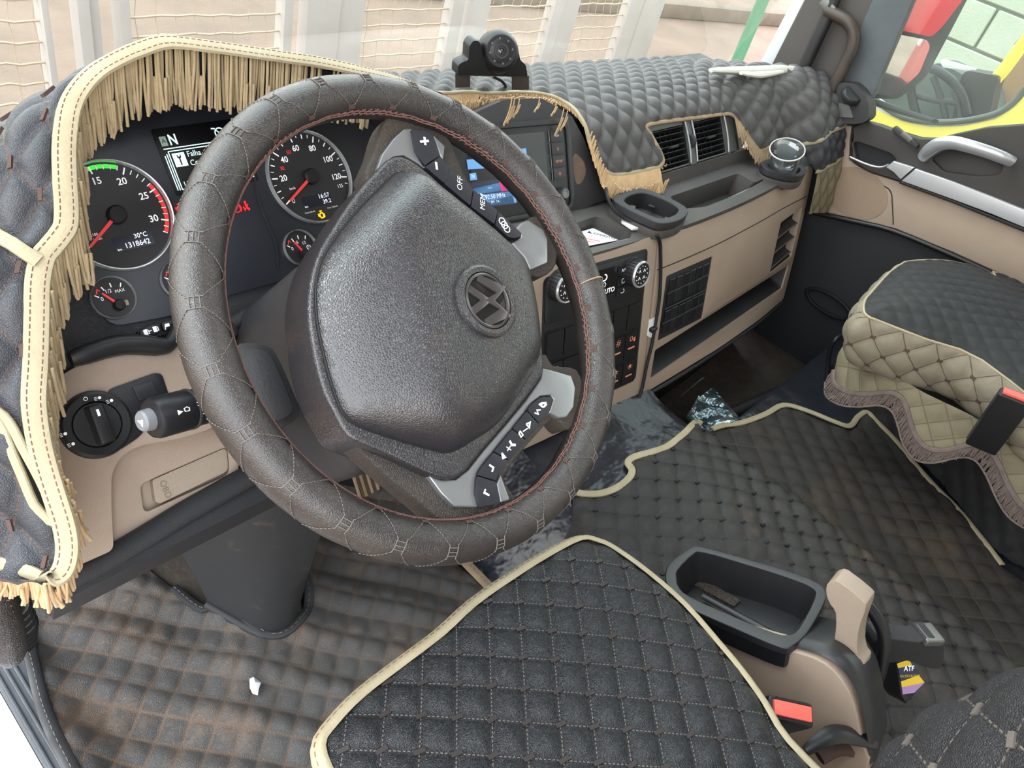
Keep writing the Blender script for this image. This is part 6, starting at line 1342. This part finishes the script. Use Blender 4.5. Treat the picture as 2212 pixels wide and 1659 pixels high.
# skirt hanging round the seat base
sk = thing('seat_skirt', 'tan quilted skirt with brown fringe hanging below the passenger seat', 'seat skirt', (1.55, 0, .2))
def _skf(a, b): a = np.asarray(a, float); b = np.asarray(b, float); a, b = np.broadcast_arrays(a, b); return np.stack([1.545 + .10 * sm(-a, .12, .24) - .25 * (.42 - b) * .35 + .006 * np.sin(a * 22), -a, b], -1)
SK = Sf(_skf, (-.27, .5), (.1, .46), 1)
if SK.nrm(A(.0), A(.35)).ravel()[0] > 0: SK.flip = -1
hem = [(1806, 800), (1808, 830), (1835, 848), (1880, 850), (1925, 846), (1950, 858), (1962, 885), (1975, 930), (2000, 962), (2040, 970), (2100, 958), (2135, 965), (2160, 1000), (2180, 1045), (2205, 1085), (2240, 1110)]
topk = [(2280, 1020), (2212, 978), (2100, 896), (2000, 848), (1900, 778), (1860, 728), (1850, 712), (1830, 735), (1812, 765)]
hq_ = [tuple(q) for q in cr([A(*q) for q in inv(SK, hem)], 4)]; tq_ = inv(SK, topk)
quilt('skirt_cloth', SK, hq_ + tq_, .038, math.radians(45), .004, m_skirtq, sk, sub=6, taper=.006, base=.004)
hp3 = np.array([SK.m(a, b, .006) for a, b in hq_]); hn = [SK.nrm(A(a), A(b)).ravel() for a, b in hq_]
v, f = sweepv(hp3, hn, band(.010, .004)); mk('hem_tape', v, f, m_belt, sk)
L = []
for p0 in along(hp3, .0016):
    ln = random.uniform(.028, .036); L.append(tubev([p0, p0 + A(-.004, random.gauss(0, .002), -ln * .5), p0 + A(-.005 + random.gauss(0, .002), random.gauss(0, .003), -ln)], .0013, 4))
o = mk('skirt_fringe', *join(L), m_belt, sk, smooth=60); o['kind'] = 'stuff'
v, f = sweepv(hp3 + A(-.006, 0, -.034), hn, band(.004, .002)); mk('fringe_cord', v, f, m_belt, sk)
def _us(a, b): q = _skf(a, b); aa = np.asarray(a, float) + 0 * np.asarray(b, float); q[..., 0] = np.clip(1.85 - .5 * (aa + .12), 1.66, 1.86) + .012 * np.sin(aa * 18); return q
US = Sf(_us, (-.27, .6), (.0, .46), SK.flip)
quilt('dark_skirt', US, [(-.26, .155), (.6, .155), (.6, .42), (-.26, .42)], .038, math.radians(45), .005, m_under, sk, sub=5, taper=0)
# ---------------------------------------------------------------- passenger door, pillar, window
dr = thing('passenger_door', 'beige and dark grey passenger door panel with silver trim', 'door', (XD, .1, .0))
m_dgl = bpy.data.materials.new('door_glass'); m_dgl.use_nodes = True; glassy(m_dgl, (.88, .93, .90), .4, .10, (.7, .76, .72))
def dq(px, h=0): return inv(DR, px, h)
top_ = [(1862, 262), (1900, 272), (1935, 285), (1985, 300), (2020, 301), (2060, 291), (2130, 276), (2212, 270), (2300, 275)]
tq = dq(top_); rear = 1.0; arm_r = None
pl('door_lining', DR, [(-.66, .0), (rear, .0), (rear, .75)] + tq[::-1] + [(-.62, .70), (-.66, .66)], m_doorblk, dr, th=.03, top=-.002)
bg = dq([(1808, 268), (1842, 272), (1838, 300), (1836, 345), (1875, 370), (1945, 392), (2060, 425), (2212, 482)]); bl = dq([(2212, 612), (2060, 543), (1935, 492), (1850, 472), (1760, 452)])
k1 = (bg[-1][1] - bg[-2][1]) / (bg[-1][0] - bg[-2][0]); k2 = (bl[0][1] - bl[1][1]) / (bl[0][0] - bl[1][0])
pl('beige_panel', DR, bg + [(.5, bg[-1][1] + k1 * (.5 - bg[-1][0])), (.5, bl[0][1] + k2 * (.5 - bl[0][0]))] + bl, m_beige, dr, th=.012, top=.008, bev=.003)
lip_ = [DR.m(a, b - .006, .012) for a, b in [(.5, bl[0][1] + k2 * (.5 - bl[0][0]))] + bl]; tube('lining_lip', lip_, .007, m_black, dr, n=8, sm=3)
gc = dq([(1852, 416)])[0]; gr = [(gc[0] + .085 * math.cos(a) , gc[1] + .062 * math.sin(a)) for a in np.linspace(0, 2 * math.pi, 32, endpoint=False)]
pl('speaker_grille', DR, gr, m_grille, dr, th=.002, top=.0095)
sg = [tuple(q) for q in cr([A(*q) for q in dq([(1800, 366), (1860, 384), (1905, 398), (1926, 412), (1930, 440), (1932, 484)])], 4)]; pl('panel_groove', DR, stroke(sg, .003), m_lower, dr, th=.002, top=.0088, smooth=0)
arm = dq([(1842, 275), (1868, 263), (1900, 272), (1935, 285), (1985, 300), (2020, 301), (2060, 291), (2130, 276), (2212, 270), (2300, 275), (2700, 300), (2700, 674), (2300, 517), (2212, 482), (2060, 425), (1945, 392), (1875, 370), (1838, 345)], .02)
hole = rnd(dq([(1842, 308), (1852, 306), (1925, 332), (1936, 345), (1928, 356), (1905, 360), (1850, 346)], .02), .006); hole2 = rnd(dq([(2010, 345), (2040, 325), (2100, 325), (2170, 352), (2160, 378), (2120, 382), (2040, 372)], .02), .01)
pl('armrest_panel', DR, arm, m_dgrey, dr, holes=[hole, hole2], th=.03, top=.02, bev=.004, seg=3)
pl('pocket_floor', DR, hole, m_dark, dr, th=.002, top=-.004); pl('handle_recess', DR, hole2, m_dgrey, dr, th=.004, top=.004)
def strip(name, px_t, px_b, mt, h, th=.012, bev=.003): t_ = dq(px_t, h); b_ = dq(px_b, h); pl(name, DR, t_ + b_[::-1], mt, dr, th=th, top=h, bev=bev, seg=3)
strip('silver_strip', [(1977, 364), (2060, 393), (2140, 424), (2212, 453), (2300, 488), (2640, 624)], [(1946, 391), (2060, 432), (2140, 462), (2212, 492), (2300, 528), (2640, 666)], m_silver2, .034)
strip('latch_lever', [(1915, 360), (1930, 348), (1975, 362)], [(1914, 362), (1930, 372), (1945, 388)], m_silver2, .036)
tube('pocket_chrome', [DR.m(*q, .03) for q in dq([(1836, 339), (1860, 350), (1885, 359), (1905, 361), (1920, 355)], .03)], .003, m_chrome, dr, n=8, sm=4)
strip('dark_strip', [(1946, 391), (2060, 432), (2212, 492), (2300, 528), (2640, 666)], [(1940, 396), (2060, 440), (2212, 502), (2300, 538), (2640, 676)], m_black, .030)
hp_ = [DR.m(*DR.inv(u, v, h), h) for u, v, h in ((1993, 340, .03), (2006, 326, .05), (2028, 312, .062), (2056, 308, .068), (2090, 315, .068), (2130, 327, .064), (2165, 340, .056), (2186, 350, .04))]
tube('pull_handle', hp_, [.014, .016, .0165, .016, .0155, .015, .0145, .013], m_silver2, dr, n=16, sm=5, flat=.7, ref=A(-1, 0, 0))
mk('window_switch', *bevel(*boxv(DR.m(*DR.inv(1955, 297, .03), .024), (0, -1, -.2), (0, -.2, 1), (-1, 0, 0), (.075, .012, .02)), .003), m_plast, dr)
mk('switch_tile', *bevel(*boxv(DR.m(*DR.inv(1957, 296, .036), .032), (0, -1, -.2), (0, -.2, 1), (-1, 0, 0), (.03, .011, .006)), .001), m_metal, dr)
DG = Pl((XD + .035, 0, 0), (0, -1, 0), (0, 0, 1))
pl('window_glass', DG, [(-.80, .60), (.9, .60), (.9, 1.55), (-.55, 1.55)], m_dgl, dr, th=.004, top=0)
pl('outer_skin', DG, [(-.66, -.3), (1.0, -.3), (1.0, .70), (-.2, .69), (-.45, .66), (-.66, .60)], m_wpaint, dr, th=.02, top=-.012)
# oval pull in the lower lining
oc = dq([(1790, 655)])[0]; ov = [(oc[0] + .075 * math.cos(a), oc[1] + .032 * math.sin(a)) for a in np.linspace(0, 2 * math.pi, 32, endpoint=False)]; ovi = [(oc[0] + .062 * math.cos(a), oc[1] + .022 * math.sin(a)) for a in np.linspace(0, 2 * math.pi, 32, endpoint=False)]
pl('oval_recess_ring', DR, ov, m_black, dr, holes=[ovi], th=.008, top=.010, bev=.002)
# tweeter pod at the corner of the dash
tw = thing('tweeter_pod', 'dark speaker pod in the corner between dash cover and door window', 'speaker', tuple(DR.m(*DR.inv(1845, 250, .04), .02)))
TWq = dq([(1806, 192), (1815, 178), (1845, 180), (1866, 200), (1877, 225), (1877, 258), (1860, 268), (1815, 268), (1806, 240)], .045)
mk('pod_body', *plate(DR, rnd(TWq, .012), th=.05, top=.045, bev=.008, seg=3), m_plast, tw, smooth=50)
lathe('pod_disc', DR.m(*DR.inv(1842, 203, .05), .045), (-.5, -.3, .8), [(0, .004), (.022, .004), (.026, .0), (.028, -.01)], m_plast2, tw, n=32)
pl('pod_panel', DR, rnd(dq([(1811, 222), (1835, 228), (1843, 255), (1812, 252)], .048), .004), m_metal, tw, th=.003, top=.048)
# A-pillar
AP_ = Pl((XD + .01, 0, 0), (0, -1, 0), (0, 0, 1))
def ext(px, k=2.2): (u0, v0), (u1, v1) = px; return (u0 + (u1 - u0) * k, v0 + (v1 - v0) * k)
def pil(name, bl, br, tl, tr, mt, h, th, label=None):
    q = inv(AP_, [bl, br, tr, tl], h); a, b, c, d = [A(*x) for x in q]; kk = 4.5; c2 = b + (c - b) * kk; d2 = a + (d - a) * kk
    v, f = plate(AP_, [tuple(a), tuple(b), tuple(c2), tuple(d2)], th=th, top=h, bev=.004); return st(name, v, f, mt, label)
pil('trim_1', (1628, 160), (1658, 160), (1712, 0), (1738, 0), m_wpaint, .0, .02, 'white painted edge of the windscreen pillar')
pil('trim_2', (1654, 165), (1800, 195), (1738, 0), (1892, 0), mat('pillar_grey', S3(84, 80, 78), .6, bump=('noise', 500, .0002)), .012, .02, 'dark grey windscreen pillar trim')
pil('trim_3', (1800, 195), (1866, 250), (1884, 0), (1972, 0), mat('seal_grey', S3(92, 98, 102), .55, var=(S3(70, 74, 78), 8, .5)), .016, .03, 'grey door window seal')
ph = thing('pillar_handle', 'black curved grab handle on the windscreen pillar', 'grab handle', tuple(P(1800, 100, 'x', 2.08)))
tube('handle_bar', [P(u, v, 'x', 2.085) for u, v in ((1786, 24), (1806, 32), (1832, 48), (1844, 72), (1842, 100), (1826, 138), (1800, 190), (1785, 215))], .0155, mat('handle_vinyl', S3(58, 50, 46), .45, var=(S3(84, 66, 56), 30, .6)), ph, n=14, sm=6)
tube('handle_rod', [P(u, v, 'x', 2.09) for u, v in ((1812, -30), (1790, 30), (1765, 85), (1735, 150))], .016, m_plast2, ph, n=12, sm=4)
mk('handle_bracket', *bevel(*boxv(P(1790, 12, 'x', 2.085), (1, 0, 0), (0, 1, .5), (0, -.5, 1), (.02, .04, .025)), .004), m_metal, ph)
# ---------------------------------------------------------------- mirrors outside the passenger window
mi = thing('door_mirror', 'black twin door mirror outside the passenger window', 'mirror', tuple(P(1930, 130, 'x', 2.42)))
MXc = P(1950, 100, 'x', 2.45); din = unit(MXc - CAM)
m_mirror = mat('mirror_glass', (.86, .9, .88), .02, metal=1.)
def mirror(px, refl, nm):
    n_ = unit(unit(refl) - din); ex = unit(np.cross(A(0, 0, 1), n_)); S_ = Pl(MXc, ex, np.cross(n_, ex)); q = rnd(inv(S_, px), .012); pl(nm, S_, q, m_mirror, mi, th=.006, top=0); return S_
MA = mirror([(1912, 58), (1960, -20), (1975, -45), (2095, -20), (2034, 60), (2012, 80)], A(.20, -.95, -.20), 'mirror_glass')
MB = mirror([(1916, 74), (1928, 72), (2002, 86), (2010, 100), (1986, 158), (1942, 198), (1925, 207), (1872, 200), (1856, 190), (1876, 164)], A(.15, -.96, -.14), 'convex_mirror_glass')
ho_ = inv(MA, [(1846, 196), (1880, 160), (1908, 56), (1955, -60), (2110, -40), (2050, 75), (2000, 168), (1940, 215), (1870, 212)], -.012)
pl('mirror_housing', MA, rnd(ho_, .02), m_black, mi, th=.05, top=-.012, bev=.01, seg=3)
tube('mirror_arm', [P(1895, 222, 'x', 2.42), P(1930, 235, 'x', 2.38), P(1985, 252, 'x', 2.30), P(2020, 262, 'x', 2.22)], [.016, .016, .013, .009], m_dark, mi, n=12, sm=4, flat=.6)
# ---------------------------------------------------------------- yard
GZ = -1.35
m_ground = mat('yard_ground', S3(132, 110, 95), .9, bump=('noise', 30, .01), var=(S3(106, 88, 75), 1.2, .8))
gv, gf = plate(Pl((0, 0, GZ), (1, 0, 0), (0, 1, 0)), [(-30, -30), (40, -30), (40, 60), (-30, 60)], th=.2); st('ground', gv, gf, m_ground, 'dusty pale brown yard ground outside')
# kerb across the yard, seen through the right half of the windscreen
kb = thing('yard_kerb', 'low dark kerb crossing the yard behind the gate', 'kerb', tuple(P(1580, 28, 'z', GZ + .1)))
k0, k1_ = P(1330, 8, 'z', GZ + .1), P(1720, 42, 'z', GZ + .1); kd = unit(k1_ - k0); mk('kerb_stone', *bevel(*boxv((k0 + k1_) / 2, kd, np.cross(A(0, 0, 1), kd), (0, 0, 1), (30, .25, .2)), .03), mat('kerb_stone', S3(122, 106, 92), .9, var=(S3(90, 80, 70), 6, .6)), kb)
# gate of tubular frames with wire mesh
YF = 2.55
gt = thing('wire_gate', 'pale steel yard gate with welded wire mesh in front of the truck', 'gate', (2.2, YF, GZ))
m_steel = mat('pale_steel', S3(190, 181, 178), .5, var=(S3(174, 164, 159), 4, .6)); m_wire = mat('mesh_wire', S3(190, 170, 147), .6)
def gx(u): r = ray(u, 60); return r[0] / r[1] * YF
def gxz(z): pass
def post(u0, u1, dy=0.0, d=.06):
    a, b = gx(u0), gx(u1); mk('gate_post', *bevel(*boxv(((a + b) / 2, YF + dy, (GZ + 1.2) / 2 - .0), (1, 0, 0), (0, 1, 0), (0, 0, 1), (abs(b - a), d, 1.2 - GZ)), .004), m_steel, gt)
for u0, u1, dy in ((87, 103, 0), (163, 190, 0), (190, 216, .02), (252, 275, 0), (603, 622, 0), (652, 722, 0), (724, 778, .012), (960, 985, 0), (1005, 1046, .02), (1176, 1196, 0), (1202, 1236, .02), (1336, 1362, 0), (1372, 1415, .02)): post(u0, u1, dy)
def mesh(u0, u1, nm='wire_mesh'):
    a, b = gx(u0), gx(u1); L = []
    for z_ in np.arange(-.9, .75, .062):
        n = max(6, int(abs(b - a) / .05)); L.append(tubev([(a + (b - a) * t, YF + .006 * math.sin(t * n * 3.14), z_ + .003 * math.sin(t * n * 6.28)) for t in np.linspace(0, 1, n)], .0042, 5))
    for x_ in np.arange(min(a, b) + .03, max(a, b), .068): L.append(tubev([(x_ + .002 * math.sin(k * 2.), YF + .005 * (-1) ** k, -.9 + k * .062) for k in range(27)], .0016, 4))
    o = mk(nm, *join(L), m_wire, gt, smooth=60); o['kind'] = 'stuff'
for u0, u1 in ((-60, 87), (275, 603), (778, 960), (1046, 1176), (1236, 1336)): mesh(u0, u1)
for z_ in (-.95, .82): mk('gate_rail', *bevel(*boxv(((gx(-60) + gx(1415)) / 2, YF, z_), (1, 0, 0), (0, 1, 0), (0, 0, 1), (gx(1415) - gx(-60), .05, .06)), .004), m_steel, gt)
gp0 = CAM + ray(1618, 70) * 4.5; gpo = thing('green_pole', 'thin green pole standing in the yard', 'pole', (gp0[0], gp0[1], GZ)); lathe('pole_tube', (gp0[0], gp0[1], GZ), (0, 0, 1), [(.035, 0), (.035, 3.2), (.03, 3.22)], mat('green_paint', S3(84, 138, 104), .5), gpo, n=16)
# ---------------------------------------------------------------- neighbouring yellow truck beside the passenger window
yt = thing('yellow_truck', 'yellow truck cab parked beside the passenger window', 'truck', (3.3, .4, GZ))
YX = Pl((3.0, 0, 0), (0, -1, 0), (0, 0, 1))
yg = [(1880, 190), (1905, 225), (1950, 252), (2010, 263), (2080, 261), (2150, 246), (2188, 222), (2212, 195), (2240, 150), (2300, -60), (2310, -300), (2000, -420), (1940, -200), (1900, 60)]
yh = [tuple(q) for q in cr([A(*q) for q in inv(YX, yg)], 3, True)]
m_yw = mat('yellow_white_paint', S3(244, 226, 96), .35, coat=.4, var=(S3(226, 214, 120), 2.0, .6))
pl('cab_side', YX, [(-1.05, GZ + .5), (.85, GZ + .5), (.85, 1.9), (-.95, 1.9)], m_clip, yt, holes=[yh], th=.05, top=0, bev=.01)
yb = inv(YX, [(1880, 232), (1950, 262), (2010, 274), (2080, 272), (2150, 257), (2192, 230), (2222, 196), (2260, 120), (2330, 120), (2330, 420), (1880, 330)], .004)
pl('yellow_band', YX, yb, m_yw, yt, th=.006, top=.004)
v, f = tubev([YX.m(a, b, .004) for a, b in yh], .010, 10, closed=True); mk('window_gasket', *fixn(v, f), mat('gasket_rubber', S3(72, 76, 72), .5), yt)
YD = Pl((3.35, 0, 0), (0, -1, 0), (0, 0, 1))
m_yint = mat('truck_interior', S3(64, 74, 72), .7, var=(S3(92, 100, 92), 5, .8))
def ypx(nm, px, mt, S_=YD, th=.2, r=.03): pl(nm, S_, rnd(inv(S_, px), r), mt, yt, th=th, top=0, bev=.02)
ypx('driver_seat_back', [(1860, 200), (1990, 160), (2005, 140), (2030, 136), (2060, 150), (2110, 180), (2140, 200), (2150, 300), (1860, 330)], m_yint)
ypx('dash_panel', [(2080, 150), (2160, 165), (2150, 190), (2120, 330), (2040, 330)], m_black, Pl((3.25, 0, 0), (0, -1, 0), (0, 0, 1)), .1)
ypx('seat_cover', [(2140, 190), (2230, 90), (2330, 60), (2330, 330), (2130, 330)], mat('brown_seat', S3(150, 118, 84), .8), Pl((3.6, 0, 0), (0, -1, 0), (0, 0, 1)), .2)
sw = [YD.m(*YD.inv(u, v), .12) for u, v in ((2010, 262), (1996, 222), (1990, 180), (2000, 150), (2022, 140), (2050, 150), (2080, 172), (2100, 200), (2110, 240))]; tube('wheel_rim', sw, .016, m_black, yt, n=10, sm=5)
for q in (((2035, 160), (2050, 200), (2062, 250)), ((2000, 200), (2040, 210), (2090, 215)), ((2080, 190), (2090, 220), (2095, 260))): tube('wheel_spoke', [YD.m(*YD.inv(u, v), .11) for u, v in q], .012, m_plast, yt, n=8, sm=4)
ypx('paper_sheet', [(2030, 132), (2040, 128), (2110, 148), (2106, 156), (2036, 146)], m_paper, Pl((3.3, 0, 0), (0, -1, 0), (0, 0, 1)), .004, .0)
tube('window_bar', [YD.m(*YD.inv(u, v), -.6) for u, v in ((2130, 130), (2212, 30), (2280, -60))], .05, m_plast, yt, n=10, sm=3)
tube('yellow_rail', [YD.m(*YD.inv(u, v), .05) for u, v in ((2140, 188), (2175, 150), (2212, 100), (2260, 40))], .022, m_yellow, yt, n=10, sm=3)
# block wall beyond it
bwx = 7.0
bw_ = thing('block_wall', 'pale painted block wall beyond the yellow truck', 'wall', (bwx, 1.5, GZ))
mk('wall_core', *boxv((bwx + .2, -1.0, .6), (1, 0, 0), (0, 1, 0), (0, 0, 1), (.3, 6.9, 3.9)), mat('mortar', S3(140, 148, 132), .9), bw_)
m_blk = mat('painted_block', S3(164, 172, 156), .8, bump=('noise', 60, .003), var=(S3(150, 160, 138), 2, .7)); bme = None
for r in range(9):
    for c in range(11):
        if bme is None:
            v, f = bevel(*boxv((0, 0, 0), (1, 0, 0), (0, 1, 0), (0, 0, 1), (.06, .58, .28)), .008, 1); o = mk('block', v + A(*ORG[bw_]), f, m_blk, bw_); bme = o.data
        else: o = bpy.data.objects.new('block', bme); COL.objects.link(o); o.parent = bw_; ORG[o] = ORG[bw_]
        o.location = (.03, -5.2 + c * .6 + (r % 2) * .3, -.2 + .15 + r * .3 + .6)
# red truck behind, reflected in the mirrors
rt_ = thing('red_truck', 'red truck cab seen in the door mirrors', 'truck', (4.45, -5.6, GZ))
def rb(nm, c, s, mt, bev=.06): mk(nm, *bevel(*boxv(A(4.45, -5.6, GZ) + A(*c), (1, 0, 0), (0, 1, 0), (0, 0, 1), s), bev, 2), mt, rt_)
rb('cab_body', (.2, 0, 1.55), (2.0, 1.6, 1.7), m_redpaint, .12); rb('bumper', (.2, .78, .55), (2.0, .3, .4), m_redpaint); rb('windscreen', (.2, .80, 1.95), (1.7, .06, .7), mat('dark_glass', S3(70, 84, 92), .1), .02); rb('grille', (.2, .80, 1.1), (1.3, .06, .4), m_black, .02)
for s in (-.62, .62): rb('headlamp', (.2 + s, .9, .62), (.3, .12, .18), m_clip, .03)
for s in (-.9, .95):
    lathe('wheel', A(4.45, -5.6, GZ) + A(s, -.1, .48), (1, 0, 0), [(0, 0), (.22, .02), (.26, .1), (.46, .1), (.48, .05), (.48, -.15), (0, -.15)], m_dark, rt_, n=32)
for k in range(4): rb('cab_decal', (-.81, -.5 + k * .28, 1.3 + .1 * k), (.02, .12, .14), m_clip, .004)
rb('load_cover', (.1, -2.2, 2.0), (2.3, 2.6, 1.3), mat('tarpaulin', S3(206, 190, 150), .8), .1)
